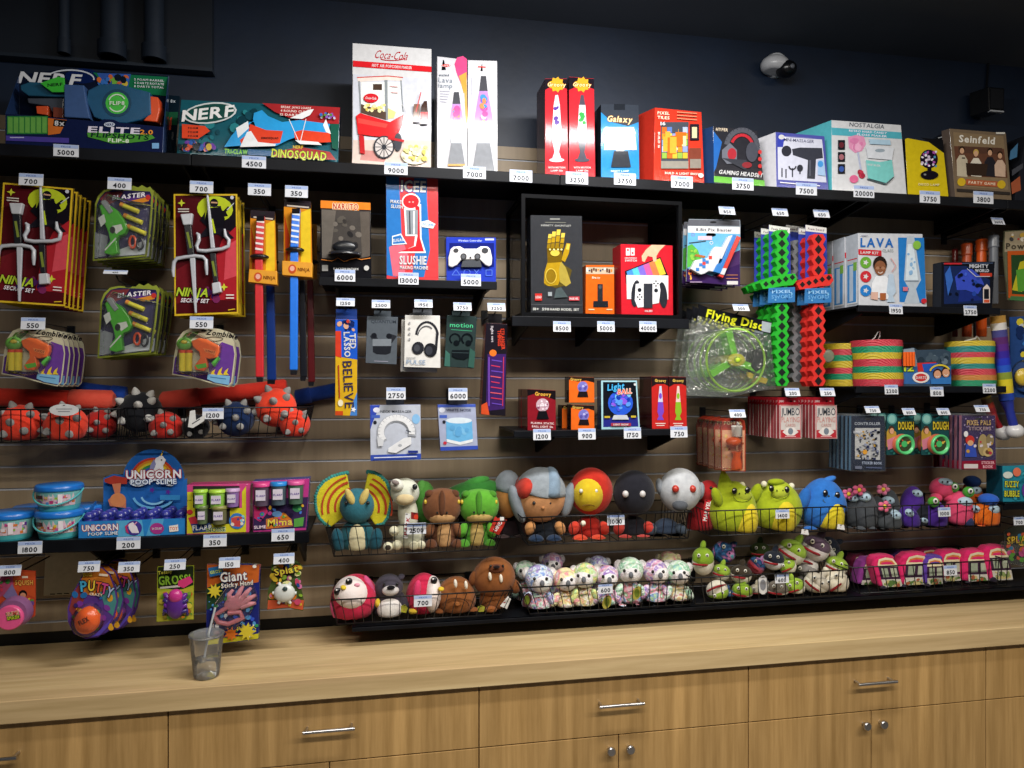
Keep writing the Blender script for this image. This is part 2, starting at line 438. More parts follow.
# ---------------------------------------------------------------- light: ceiling strip lamp and an added room fill
def area(name, loc, sx, sy, power, col=(1, .97, .93), rot=(0, 0, 0)):
    l = bpy.data.lights.new(name, 'AREA'); l.shape = 'RECTANGLE'; l.size = sx; l.size_y = sy; l.energy = power; l.color = col
    o = bpy.data.objects.new(name, l); COL.objects.link(o); o.location = loc; o.rotation_euler = rot; return o
area('ceiling_strip_light', (.66, -1.15, 2.92), 1.1, .10, 36, (1, .98, .96), (math.radians(22), 0, 0))
area('room_fill_light', (1.2, -2.62, 3.12), 4.6, .24, 135, (1, .93, .82), (math.radians(4), 0, 0))  # added unseen fill, shaped and placed so mainly the shelf lip mirrors it
w = bpy.data.worlds.new('room'); SC.world = w; w.use_nodes = True
w.node_tree.nodes['Background'].inputs[0].default_value = (.75, .82, 1, 1); w.node_tree.nodes['Background'].inputs[1].default_value = .06
SC.cycles.transparent_max_bounces = 40
SC.view_settings.view_transform = 'Standard'; SC.view_settings.look = 'None'; SC.view_settings.exposure = 0; SC.view_settings.gamma = 1; SC.view_settings.use_curve_mapping = False
# ---------------------------------------------------------------- shelves and the display case
SHB = noisy('shelf_black', '#0c0d11', '#13151a', 8, .42); SHB.node_tree.nodes['Principled BSDF'].inputs['Specular IOR Level'].default_value = .1
def shelf(label, xa, xb, z, yf, th=.03, lip=.0, brackets=(), group=None, gus=.16):
    t = thing('wall_shelf', label, 'shelf', ((xa+xb)/2, 0, z-th), group)
    MB().box((xa, yf, z-.008), (xb, -.004, z), SHB).build('board', t)
    MB().box((xa, yf-.002, z-th), (xb, yf+.01, z+lip), SHB).build('front_lip', t, bevel=.002)
    for bx in brackets:
        MB().prism([(bx-.004, yf+.02, z-.008), (bx-.004, -.004, z-.008), (bx-.004, -.004, z-gus), (bx-.004, -.03, z-gus), (bx-.004, yf+.02, z-.03)], (.008, 0, 0), SHB).build('bracket', t)
    return t
MY = -.336
zM = W(512, 172.5, MY).z
mx = [W(-90, 150, MY).x, W(191, 159, MY).x, W(560, 178, MY).x, W(868, 190, MY).x, W(1007, 198, MY).x, W(1100, 200, MY).x]
for k, lb in enumerate(('long black top shelf section carrying the two blaster boxes', 'long black top shelf section under the popcorn maker box', 'long black top shelf section under the headset and massager boxes', 'short black top shelf section under the yellow disco lamp box', 'black top shelf section at the far right end')):
    shelf(lb, mx[k]+.0008, mx[k+1]-.0008, zM, MY, .034, .002, (mx[k]+.03, mx[k+1]-.03), 'long black top shelf', gus=.07)
zC = W(400, 279.5, -.3).z
shelf('black shelf holding the tall red and blue slush maker box', W(319, 280, -.3).x, W(497, 280, -.3).x, zC, -.3, .026, .0015, (W(336, 280, -.3).x, W(486, 280, -.3).x), gus=.085)
zP = W(600, 430, -.3).z
shelf('black shelf of small glowing ball lamp boxes under the display case', W(514, 430, -.3).x, W(687, 430, -.3).x, zP, -.3, .022, .001, (W(548, 430, -.2).x, W(668, 430, -.2).x), gus=.1)
zL = W(150, 537.5, -.3).z
shelf('black shelf of slime buckets and slime boxes', W(-60, 540, -.3).x, W(309, 530, -.3).x, zL, -.3, .036, .002, (W(96, 540, -.2).x, W(300, 540, -.2).x))
zR1 = W(930, 307, -.3).z
shelf('black shelf holding the white motion lamp kit boxes', W(858, 307, -.3).x, W(1000, 307, -.3).x, zR1, -.3, .024, .0015, (W(866, 307, -.3).x, W(993, 307, -.3).x), gus=.09)
zR2 = W(930, 386.5, -.3).z
shelf('black shelf holding the big striped spring toys', W(856, 386, -.3).x, W(1006, 386, -.3).x, zR2, -.3, .024, .0015, (W(864, 386, -.3).x, W(998, 386, -.3).x), gus=.1)
zB = W(700, 606.5, -.25).z
shelf('long low black shelf just above the counter below the plush baskets', W(352, 620, -.25).x, W(1100, 590, -.25).x, zB, -.25, .014, .0)
# display case on its own shelf
zD = W(600, 318, -.30).z
shelf('black shelf carrying the locked display case', W(512, 318, -.31).x, W(689, 318, -.31).x, zD, -.31, .034, .001, (W(520, 345, -.15).x, W(587, 345, -.15).x, W(655, 345, -.15).x), gus=.085)
xa, xb = W(521.5, 250, -.30).x, W(682, 250, -.30).x
zt = W(600, 197.5, -.30).z; z0 = zD+.003
t = thing('display_case', 'black-framed glass display case holding the gold gauntlet box', 'display case', ((xa+xb)/2, -.15, z0))
w_ = .013
m = MB('plastic')
for (p, q) in (((xa, -.30, z0), (xa+w_, -.282, zt)), ((xb-w_, -.30, z0), (xb, -.282, zt)), ((xa, -.022, z0), (xa+w_, -.004, zt)), ((xb-w_, -.022, z0), (xb, -.004, zt)),
               ((xa+w_, -.30, zt-w_), (xb-w_, -.282, zt)), ((xa+w_, -.022, zt-w_), (xb-w_, -.004, zt)), ((xa, -.282, zt-w_), (xa+w_, -.022, zt)), ((xb-w_, -.282, zt-w_), (xb, -.022, zt)),
               ((xa+w_, -.30, z0), (xb-w_, -.282, z0+.012)), ((xa, -.282, z0), (xa+w_, -.022, z0+.012)), ((xb-w_, -.282, z0), (xb, -.022, z0+.012))):
    m.box(p, q, '#0a0b0e', 'black')
m.build('frame', t)
MB().box((xa+.002, -.28, zt-.006), (xb-.002, -.02, zt-.002), '#08090b', 'black').build('roof_panel', t)
MB().box((xa+w_, -.28, z0), (xb-w_, -.02, z0+.006), '#8b8478', 'matte').build('floor_panel', t)
for nm, p, q in (('front_pane', (xa+w_, -.292, z0+.012), (xb-w_, -.289, zt-w_)), ('side_pane', (xa+.006, -.282, z0+.012), (xa+.009, -.022, zt-w_)), ('side_pane', (xb-.009, -.282, z0+.012), (xb-.006, -.022, zt-w_))):
    MB().box(p, q, '#eef2f4', 'glass').build(nm, t)
zCase = z0+.0075
# ---------------------------------------------------------------- price tags and peg hooks
TAGS = []
def tag_at(px, py, num, desc, y, tw=22, th=12, lean=5, yaw=0, roll=0, dim=False):
    s = S(px, y); w, h = tw*s, th*s; c = W(px, py, y)
    R = Matrix.Rotation(math.radians(yaw), 3, 'Z') @ Matrix.Rotation(math.radians(roll), 3, 'Y') @ Matrix.Rotation(math.radians(-lean), 3, 'X')
    m = MB(); P = lambda x, z, k=0: c+R @ Vector((x, k, z))
    m.prism([P(-w/2, -h/2), (P(w/2, -h/2)), P(w/2, h/2), P(-w/2, h/2)], R @ Vector((0, .0014, 0)), '#dde0e8', kind='matte')
    o = m.build('price_tag', origin=c-Vector((0, 0, h/2)))
    a = MB('matte'); k = -.0004
    def q(x0, z0, x1, z1, col):
        a.add([P(x0, z0, k), P(x1, z0, k), P(x1, z1, k), P(x0, z1, k)], [(0, 1, 2, 3)], col)
    q(-w/2+.0008, h/2-h*.3, w/2-.0008, h/2-.0008, '#a9bde6'); k = -.0006
    vs, fs, wd = text_geo('PRICE', 1); kk = h*.13/.72
    a.add([P((x-wd/2)*kk*1.5, h/2-h*.25+z*kk, k) for x, z in vs], fs, '#5a6fb0')
    vs, fs, wd = text_geo(num, 1); kz = h*.4/.72; kx = min(kz*1.05, w*.86/wd)
    a.add([P((x-wd/2)*kx, -h*.37+z*kz, k) for x, z in vs], fs, '#22242c')
    a.build('printed_face', o); MB('plastic').prism([P(-w*.3, -h*.3, .0015), P(w*.3, -h*.3, .0015), P(w*.3, h*.35, .0015), P(-w*.3, h*.35, .0015)], R @ Vector((0, .004, 0)), '#2a2c32').build('hanging_clip', o)
    tag(o, 'white price tag reading %s %s' % (num, desc), 'price tag', 'price tags'); return o
def hook(px, py, desc, y, drop=.020):
    """peg hook: rod from the slat wall, upright tip, upper wire carrying the tag"""
    e = W(px, py, y); z = e.z-drop; zw = z+.0
    t = thing('peg_hook', 'black peg hook '+desc, 'hook', (e.x, -.002, z-.02), 'black peg hooks')
    MB('wire').tube([(e.x, -.004, z), (e.x, y+.03, z), (e.x, y+.012, z+.012)], .0026, '#17181c', 6).build('rod', t)
    MB('plastic').box((e.x-.012, -.007, z-.02), (e.x+.012, -.0015, z+.035), '#17181c').build('hook_mount', t)
    MB('wire').tube([(e.x, -.006, z+.026), (e.x, y+.012, z+.026), (e.x, y+.004, e.z)], .0016, '#17181c', 5).build('tag_wire', t)
    return e.x, z
def hooktag(px, py, num, desc, y, **kw):
    tag_at(px, py, num, desc, y, **kw); return hook(px, py, 'holding the tag '+desc, y)
FY = MY-.004
for px, py, n, d in ((66, 150.5, '5000', 'below the tilted blue blaster box'), (254, 162, '4500', 'below the red and teal dinosaur blaster box'), (396, 168.5, '9000', 'below the popcorn maker box'),
                     (474.5, 172.5, '7000', 'below the white lava lamp boxes'), (521, 176, '7000', 'on the bare top shelf beside the red lamp boxes'), (577, 178, '3250', 'below the tall red glitter lamp boxes'), (625, 179, '3750', 'below the blue night lamp box'),
                     (682, 182, '7000', 'below the red arcade lamp box'), (743, 184, '3750', 'below the gaming headset box'), (806.5, 189, '7500', 'below the mini massager box'), (864, 191.5, '20000', 'below the candy floss maker box'),
                     (930, 197, '3750', 'below the yellow disco lamp box'), (983.5, 197.5, '3800', 'below the brown party game box')):
    tag_at(px, py, n, d, FY, 23, 12, 1)
for px, py, n, d in ((345, 275.5, '6000', 'below the orange and black figure box'), (408.5, 278.5, '13000', 'below the slush maker box'), (471, 280, '5000', 'below the game controller box')):
    tag_at(px, py, n, d, -.305, 20, 12)
for px, py, n, d in ((562, 326.5, '8500', 'below the gold gauntlet box'), (606, 326.5, '5000', 'below the orange streaming stick box'), (648, 326.5, '40000', 'below the red game console box')):
    tag_at(px, py, n, d, -.316, 18, 10.5)
for px, py, n, d in ((542, 434.5, '1200', 'below the dark red static ball boxes'), (587, 434, '900', 'below the stacked orange boxes'), (632.5, 433, '1750', 'below the blue glowing ball box'), (679, 432, '750', 'below the small red lava lamp boxes')):
    tag_at(px, py, n, d, -.305, 18, 11)
for px, py, n, d in ((30, 547.5, '1800', 'below the slime buckets'), (128.5, 543, '200', 'below the unicorn slime tray'), (215, 540.5, '350', 'below the yellow and pink noise putty box'), (283, 535, '650', 'below the pink and blue tube box')):
    tag_at(px, py, n, d, -.307, 22, 12)
for px, py, n, d in ((896, 309, '1950', 'below the motion lamp kit box'), (970.5, 310.5, '2750', 'below the black blue helmet box')):
    tag_at(px, py, n, d, -.305, 15, 10)
for px, py, n, d in ((891.5, 389.5, '2200', 'below the big pink topped spring'), (937, 391.5, '800', 'below the ball and frisbee pack'), (989.5, 388.5, '2200', 'below the yellow topped spring')):
    tag_at(px, py, n, d, -.305, 15, 9.5)
# ---------------------------------------------------------------- boxes on the top shelf
def carton(name, label, cat, pp, y, d, zb, col, side=None, back=None, group=None, sh=(0, 0), bev=.0012):
    """printed box: outline pp in photo positions on plane y (lowest points snapped to zb), d deep"""
    P = [W(a, b, y) for a, b in pp]
    if zb is not None:
        lo = min(p.z for p in P)
        for p in P:
            if p.z < lo+.012: p.z = zb
    o = MB().prism(P, (sh[0], d, sh[1]), col, side, back).build(name, origin=(sum(p.x for p in P)/len(P), y+d/2, min(p.z for p in P)), bevel=bev)
    return tag(o, label, cat, group)
def rect(x0, y0, x1, y1): return [(x0, y1), (x1, y1), (x1, y0), (x0, y0)]
TY = -.30; W_ = '#d6d6d8'; K = '#101116'
# blue blaster in an open-front tray box
yb = -.20
o = MB().prism([W(18.5, 75, yb), W(60, 69.5, yb), W(93, 71.4, yb), W(168.5, 76, yb), Vector((W(165, 140, yb).x, yb, zM)), Vector((W(22, 140, yb).x, yb, zM))], (0, .006, 0), '#141c33', '#8fa0ba')\
    .build('blaster_box', origin=(W(90, 140, -.25).x, -.25, zM))
tag(o, 'open-front dark blue box with a big blue toy blaster, leaning on the top shelf', 'toy box')
A = Art(yb)
A.e(82, 76, 17, 7.5, '#10235a'); A.arc(70, 79, 24, -2.6, .1, 1.4, '#dfe6f2', ry=9); A.t('NERF', 50, 78.5, 11.5, '#eef1f7', 62, 3, .25)
A.p([(93, 72.5), (168, 77), (166, 96), (110, 90)], '#1d7a50'); A.p([(97, 73), (131, 74), (128, 88), (104, 86)], '#3b62b8'); A.dots(96, 73, 130, 88, 26, 1.5, 4, ['#e2743a', '#7fc04a', '#3f7bd0', '#c44bb0', '#15202f', '#e5c84a'], 3)
for k in range(3): A.t(('2 FOAM BARREL', '4 DARTS ROTATE', '8 DARTS TOTAL')[k], 149, 80+k*3.4, 2, '#e8eef4', 30, 3)
A.build('printed_back', o)
xl0, xr0 = W(5.5, 113, -.31).x, W(163, 127, -.31).x
f = MB().prism([Vector((W(5, 140, -.31).x, -.31, zM)), Vector((W(162.5, 151, -.31).x, -.31, zM)), W(163.5, 127, -.31), W(120, 122.5, -.31), W(114, 119.5, -.31), W(104, 119, -.31), W(99, 121.5, -.31), W(54, 117.5, -.31), W(6, 113.6, -.31)], (0, .004, 0), '#161f45', '#7d8eb0').build('front_panel', o, bevel=.0008)
A = Art(-.31)
A.r(7, 116, 48, 134, '#2f7a3c')
for k in range(7): A.p([(8+k*5.7, 117), (12.6+k*5.7, 117.4), (12.6+k*5.7, 133), (8+k*5.7, 132.6)], '#69a84e')
A.p([(48, 118), (67, 120), (60, 133.5), (48, 135)], '#d0702e'); A.p([(54, 119), (67, 120.5), (64, 127), (53, 126)], K); A.t('8x', 59.5, 123, 5, W_, 10)
A.p([(6, 135.5), (69, 138), (69, 143), (6, 140.5)], '#4b3f96'); A.r(10, 137, 24, 138, '#b8b8dd')
A.p([(87, 133), (96, 131.5), (120, 133), (152, 135), (155, 138), (146, 141), (128, 143), (112, 143.5), (100, 140), (88, 137)], '#4f9a3a')
A.t('ELITE', 114, 130, 6, '#e9e3f5', 52, 2, .1); A.t('2.0', 146.5, 132, 4.5, '#f09a3a', 13, 2); A.t('FLIPSHOTS', 120, 136, 4.6, '#16302a', 58, 3, .15); A.t('FLIP-8', 118.5, 140.5, 3.6, '#e8f4e0', 21, 3); A.e(109.5, 124.5, 5.5, 2.4, '#cdd6ea'); A.t('NERF', 109.5, 124.5, 2.4, '#1b2a5c', 8)
A.r(152, 143, 159, 148.5, '#7fb4e6')
A.build('printed_front', f)
for xf, xk in ((5.5, 18.5), (163.5, 168)):
    m = MB(); m.prism([W(xf, 113 if xf < 99 else 127, -.308), Vector((W(xf, 113, -.308).x, -.308, zM+.001)), Vector((W(xk, 140, yb).x, yb, zM+.001)), W(xk, 76, yb)], (.002, 0, 0), '#243a63'); m.build('side_wall', o)
bl = MB('plastic')
def toy(parent, name, pp, y, d, c, bev=.003): return bevelled(MB('plastic').ex(pp, y, d, c).build(name, parent), bev)
toy(o, 'blaster_stock', [(20, 85), (30, 81.5), (66, 84), (66, 97), (28, 95.5), (20.5, 90)], -.27, .05, '#1f5674')
toy(o, 'blaster_grip', [(27, 98), (64, 98), (63, 112), (52, 112), (49, 106), (28, 103)], -.265, .04, '#454b57')
toy(o, 'trigger', [(36, 106), (48, 106), (47.5, 115), (37, 113.5)], -.27, .03, '#d9542a', .001)
toy(o, 'cartridge_clip', [(53, 107), (63, 108), (63, 118), (53, 117)], -.27, .03, '#7a3a2a', .001)
fp = toy(o, 'logo_flap', [(40, 83), (47, 80.5), (58, 76.5), (64, 77.5), (65, 92), (52, 92), (45, 87)], -.285, .006, '#3fbf3a', .001)
toy(o, 'sleeve_band', [(64, 84), (84, 85), (86, 100), (90, 118.5), (64, 117)], -.288, .07, '#3f5d90')
br = toy(o, 'blaster_barrel', [(86, 100), (88, 90), (100, 84), (118, 83.5), (134, 88), (150, 92), (151, 114), (140, 120), (126, 123), (108, 122), (94, 117)], -.275, .06, '#235a80')
toy(br, 'muzzle', [(150, 96), (158, 97), (160, 108), (157, 122), (143, 120.5), (150, 113)], -.272, .045, '#ea5628')
A = Art(-.2755, 'plastic'); A.e(117, 103, 14.5, 14, '#1c4763'); A.e(117, 103, 11.5, 11, '#4cc94a'); A.arc(117, 103, 8.5, .3, 2.6, 1.2, '#e6f7e2'); A.arc(117, 103, 8.5, 3.5, 5.8, 1.2, '#e6f7e2'); A.t('FLIP8', 117, 103, 3.8, '#e6f7e2', 15)
A.build('printed_logo', br)
A = Art(-.2852, 'plastic'); A.t('NERF', 55, 84.5, 3, '#10351a', 15, -4); A.build('printed_logo', fp)
# second blaster box standing end-on behind it
o = carton('blaster_box', 'dark box end peeking out between the two blaster boxes', 'toy box', [(167, 152), (174, 153.5), (180, 96), (169, 95)], -.17, .1, zM, '#10202c')
A = Art(-.17); A.p([(169, 112), (178, 112), (177, 125), (168, 125)], '#1f5a3c'); A.p([(170, 118), (172, 117), (171, 130), (169, 130)], '#c4442e'); A.t('8x', 173, 101, 3, '#cfd8e2', 5); A.build('printed_front', o)
# dinosaur blaster box
o = carton('blaster_box', 'long red and teal box of a light blue and red dinosaur toy blaster', 'toy box', [(176.5, 152), (338, 163), (340, 107.5), (181, 99.5)], TY, .09, zM, '#1c5a68', '#1d2a3a')
A = Art(TY)
A.dots(182, 102, 262, 150, 60, 2, 6, ['#22707c', '#184a58', '#2a8088', '#123c48'], 4)
A.p([(262, 103), (340, 107.5), (339, 124), (300, 122), (275, 112)], '#a62a2e'); A.p([(330, 124), (339, 124), (338, 150), (332, 148)], '#1d5a4a')
for k in range(3): A.t(('BREAK JAWS LOAD', '4 ROUND CLIP', '12 DARTS'), 300, 108, 2, W_, 30) if 0 else A.t(('BREAK JAWS LOADS', '4 ROUND CLIP', '12 DARTS')[k], 296-k*3, 107.5+k*3.6, 2.2, '#f1d8d0', 30-k*5, 3)
A.e(210, 113, 27, 10.5, '#d8dee0', -.12); A.e(210, 113, 25, 9, '#1c4c46', -.12); A.t('NERF', 208, 113, 11, '#f3f4f4', 52, -6, .22)
A.p([(182, 124), (205, 126), (210, 131), (198, 139), (182, 138)], '#e24a2a')
for k in range(3): A.t('FOAM', 193, 128+k*4, 2.2, '#30201c', 10)
A.dots(176.5, 139, 217, 152.5, 40, 1.5, 4, ['#c6a83a', '#2a5aa8', '#6a3aa0', '#d05a3a', '#3a8a50', '#182430'], 5)
A.p([(226, 146), (236, 130), (250, 122), (276, 121), (262, 112), (256, 113), (252, 122)], '#2f9fe0')
A.p([(224, 147), (232, 135), (242, 125), (254, 129), (248, 145)], '#2f9fe0'); A.p([(236, 128), (248, 121), (249, 128), (238, 138)], '#eef1f4')
A.p([(254, 113), (262, 110), (268, 116), (282, 122), (300, 120), (330, 124), (328, 134), (296, 137), (288, 140), (276, 146), (240, 146), (246, 132), (256, 128), (253, 119)], '#2f9fe0')
A.p([(250, 124), (266, 130), (283, 131), (280, 143), (242, 146), (240, 140), (248, 134)], '#e2452a'); A.p([(247, 132), (251, 131), (258, 142), (276, 144), (275, 146), (240, 147)], '#eef1f4'); A.p([(294, 132), (302, 130), (330, 133), (331, 142), (312, 143), (295, 139)], '#e2452a')
A.p([(290, 118), (308, 110), (314, 109), (310, 115), (302, 119)], '#eef1f4'); A.p([(323, 125), (326, 119), (331, 134), (326, 132)], '#eef1f4'); A.p([(295, 140), (318, 142), (322, 145), (300, 144)], '#eef1f4')
A.l([(289, 119), (299, 142)], .7, '#eef1f4'); A.l([(306, 119), (300, 143)], .7, '#eef1f4'); A.t('DINOSQUAD', 270, 138, 2, K, 17, 1)
A.dots(319, 111, 336, 120, 22, .8, 2, ['#8a5ab0', '#5a8a3a', '#1c2430', '#c0c0d0', '#3a6ac0'], 6)
A.p([(274, 152), (300, 147), (330, 152), (336, 160), (274, 157)], '#a83030'); A.t('DINOSQUAD', 299, 154.5, 8, '#c9d43a', 55, 4, 0, 1, .5, '#28401c'); A.t('NERF', 298, 147, 3, '#d8b83a', 10, 3)
A.t('TRI-CLAW', 236, 151.5, 4.5, '#7fd03a', 23, 3); A.p([(248, 149), (272, 151), (271, 156), (248, 155)], '#2f5f8c')
A.build('printed_front', o)
# popcorn maker box
o = carton('popcorn_maker_box', 'tall white box with a red popcorn cart picture, tallest on the top shelf', 'box', [(352, 163.5), (431, 169), (431.5, 49), (352.5, 43)], TY, .2, zM, W_, '#e4e2e0')
A = Art(TY)
A.t('Coca-Cola', 392, 55, 8.5, '#b3202c', 33, 4, .35, 0); A.arc(392, 57.5, 13, .2, 2.6, .9, '#b3202c', ry=3)
A.p([(353, 60.5), (431.5, 66.5), (431.5, 72), (353, 66.5)], '#d8232b'); A.t('HOT AIR POPCORN MAKER', 392, 66.4, 2.8, W_, 40, 4)
A.p([(353, 74), (431.4, 79), (431, 140), (353, 140)], '#cfd2dc'); A.p([(353, 140), (431, 140), (431, 169), (352, 163)], '#d6c4ba'); A.p([(362, 150), (390, 152), (384, 162), (360, 160)], '#c88a84')
A.p([(357, 77), (388, 76), (402, 78), (402, 81), (387, 80), (358, 82)], '#e6d8cf'); A.l([(357, 77.5), (388, 76), (403, 77.5)], 1, '#c8453c')
A.p([(361, 82), (400, 82), (402, 115), (361, 115)], '#e9ecea'); A.l([(359, 81), (361, 116)], 1.6, '#8b9296'); A.l([(386, 80), (386.5, 120)], 3, '#8b9296'); A.l([(401, 80), (403, 112)], 1.2, '#8b9296')
A.r(373, 84, 382, 90, '#4a3a30'); A.p([(361, 104), (386, 112), (386, 120), (361, 113)], '#56453a'); A.p([(388, 108), (396, 112), (394, 118), (388, 119)], '#e3d58a'); A.dots(363, 103, 386, 113, 26, 1.3, 2.2, ['#f3e9b0', '#e8d884', '#d9c060'], 8)
A.e(371, 98, 7.5, 4.6, '#d22630'); A.t('Coca-Cola', 371, 98, 2.4, W_, 11, 4, .2); A.l([(390, 86), (398, 87)], .6, '#d8878a'); A.l([(391, 92), (398, 93)], .6, '#d8878a')
A.p([(356, 116), (360, 113), (390, 122), (404, 114), (402, 126), (396, 138), (372, 136), (358, 134)], '#d92a2e'); A.p([(359, 134), (364, 136), (365, 154), (360, 153)], '#c0242a'); A.p([(358, 118), (388, 124), (386, 128), (358, 123)], '#ee4a44')
A.e(384, 147, 10.5, 11.5, '#32343c'); A.e(384, 147, 9, 10, '#cfc7c4'); A.e(384, 147, 2.4, 2.6, '#2b2d34')
for k in range(6): A.l([(384+9*math.cos(k*.524), 147+10*math.sin(k*.524)), (384-9*math.cos(k*.524), 147-10*math.sin(k*.524))], .8, '#32343c')
A.e(398, 142, 4, 9, '#43454c'); A.l([(402, 104), (411, 121)], .6, '#bbb'); A.l([(388, 138), (404, 141)], 2.5, '#b9252b')
A.e(415, 155, 14, 9.5, '#e9e2c8'); A.dots(402, 144, 429, 162, 46, 1.6, 3, ['#f4ecb8', '#e6d98e', '#d6c268', '#faf4d4'], 9)
A.p([(421, 107), (424, 101), (427, 101), (427.5, 108), (429, 124), (420, 124)], '#3b2018'); A.r(420.5, 112, 428, 119, '#c8262c'); A.p([(414, 104), (420, 104), (419, 122), (413, 122)], '#7a5a4a'); A.l([(416, 112), (421, 92)], 1, '#c8484a')
A.build('printed_front', o)
# white lava lamp boxes
def lava_box(x0, x1, yt0, yt1, label, right):
    o = carton('lava_lamp_box', label, 'box', [(x0, 169.5), (x1, 171), (x1-.4, yt1), (x0, yt0)], TY, .12, zM, '#d2d2d8', '#c4c4ca', group='white lava lamp boxes')
    A = Art(TY); yb_ = 168
    if not right:
        A.p([(457, 57.5), (463, 56), (467, 59), (467, 76), (466, 92), (461, 84), (456.5, 73), (454.5, 64)], '#dd4f86'); A.p([(459, 76), (466.5, 72), (467, 95), (463.5, 93)], '#e2a14a'); A.l([(465.5, 92), (467, 128)], 2.4, '#e6a45a')
        A.p([(441.5, 70), (443, 60), (444, 60), (446, 70)], K); A.e(446, 65.5, 4.5, 1.4, '#d8342a'); A.t('LAVA', 446.5, 65.5, 2, W_, 8)
        A.t('mini', 444, 75, 2.4, '#53606c', 10); A.t('Lava', 445.5, 80, 5, '#7b8794', 14, 3, 0, 0); A.t('lamp', 445.5, 85.5, 4.4, '#7b8794', 14, 3, 0, 0)
        for k in range(5): A.l([(440, 91+k*2.6), (450-k*.8, 91.6+k*2.6)], .6, '#aab')
        cx, wt, wb, yt, yc, y2, y3 = 456.5, 3.2, 8.5, 92, 104, 128, 164
    else:
        A.p([(480.5, 71), (482, 63), (482.8, 71)], K); A.l([(478, 66.8), (485.5, 67.2)], 1.2, '#d8342a')
        A.l([(471.5, 78), (472, 100)], .5, '#aab')
        cx, wt, wb, yt, yc, y2, y3 = 483.5, 3.4, 11, 76, 91, 128, 170
    A.p([(cx-wt*.75, yt), (cx+wt*.75, yt), (cx+wt*1.25, yc), (cx-wt*1.25, yc)], '#4b4c52')
    A.p([(cx-wt*1.25, yc), (cx+wt*1.25, yc), (cx+wb, y2), (cx-wb, y2)], '#b58ac8')
    A.dots(cx-wt*1.3, yc+1, cx+wt*1.4, y2, 16, 2, 4.6, ['#e4569a', '#4a8fd0', '#e98a5a', '#5a6cc8', '#f0c0d8'], int(cx))
    A.p([(cx-wb, y2), (cx+wb, y2), (cx+wb*.6, y2+15), (cx-wb*.6, y2+15)], '#c9d2dc'); A.p([(cx-wb*.6, y2+15), (cx+wb*.6, y2+15), (cx+wb, y3), (cx-wb, y3)], '#878a90')
    A.r(cx-wb, y3, cx+wb, y3+2, '#d8a060' if not right else '#8d9096')
    A.build('printed_front', o)
lava_box(437.2, 467.4, 56.3, 59.8, 'white lava lamp box with a curved pink stripe beside the popcorn maker box', False)
lava_box(467.9, 497.6, 60, 60.8, 'white lava lamp box showing one large lamp, next to the pink-striped one', True)
# tall red glitter lamp boxes
for x0, x1, yt, lc, cc, lb in ((545, 568.5, 78.5, '#d9d4e4', '#5a3a96', 'tall red lamp box picturing a silver lamp with purple blobs'), (569, 595.5, 76.6, '#4e4a56', '#3aa04a', 'tall red lamp box picturing a dark lamp with green blobs')):
    o = carton('motion_lamp_box', lb, 'box', [(x0, 174), (x1, 176), (x1-1.5, 78.5), (x0, yt)], TY, .13, zM, '#c52a34', '#3a2026', group='tall red motion lamp boxes')
    A = Art(TY); cx = (x0+x1)/2
    A.p([(x0, yt+.4), (x1-1.6, 78.9), (x1-1.4, 89), (cx+6, 87), (cx, 82), (cx-5, 86), (x0, 90)], '#201a22')
    A.star(cx, 84.5, 8, '#d8a52e', 9, .75); A.t('Groovy', cx, 84.5, 4, '#fbe9a0', 18, 2, .1, 1, .35, '#a33a22')
    dk = lc == '#4e4a56'
    A.p([(cx-1.3, 95), (cx+1.3, 95), (cx+3, 105), (cx-3, 105)], lc); A.p([(cx-3, 105), (cx+3, 105), (cx+5, 138), (cx-5, 138)], '#f2eef4')
    A.dots(cx-4, 104, cx+4, 128, 5, 1.8, 3, [cc], int(cx)); A.p([(cx-5, 138), (cx+5, 138), (cx+2.2, 152), (cx+5, 160), (cx-5, 160), (cx-2.2, 152)], lc); A.e(cx, 160, 7.5, 2, lc)
    A.t('WITH MOTION', cx, 167.5, 1.8, W_, 17); A.t('LAMP 13in', cx, 170.6, 1.8, W_, 12); A.build('printed_front', o)
# blue night lamp box
o = carton('night_lamp_box', 'bright blue box with a dark grey lamp base picture', 'box', [(601, 177.5), (639.5, 179), (638.5, 105), (601, 104)], TY, .13, zM, '#2a86c8', '#1c2028')
A = Art(TY); A.p([(601, 104), (638.5, 105), (638.8, 122), (628, 126), (612, 122), (601, 112)], '#343a44'); A.r(614, 104, 625, 110, '#20242b'); A.t('Galaxy', 620, 119, 6, '#f1d9a0', 25, 3, .15, 1, .4, '#7a3c1c')
A.p([(606, 127), (634, 127), (637, 150), (604, 150)], '#bcdcf0'); A.dots(602, 126, 638, 152, 24, 2, 5, ['#d8ecf8', '#8cc4e8', '#ffffff'], 12); A.p([(614, 151), (628, 151), (631, 167), (611, 167)], '#30343c'); A.t('NIGHT LAMP', 620, 171, 1.8, '#dcecf8', 18); A.build('printed_front', o)
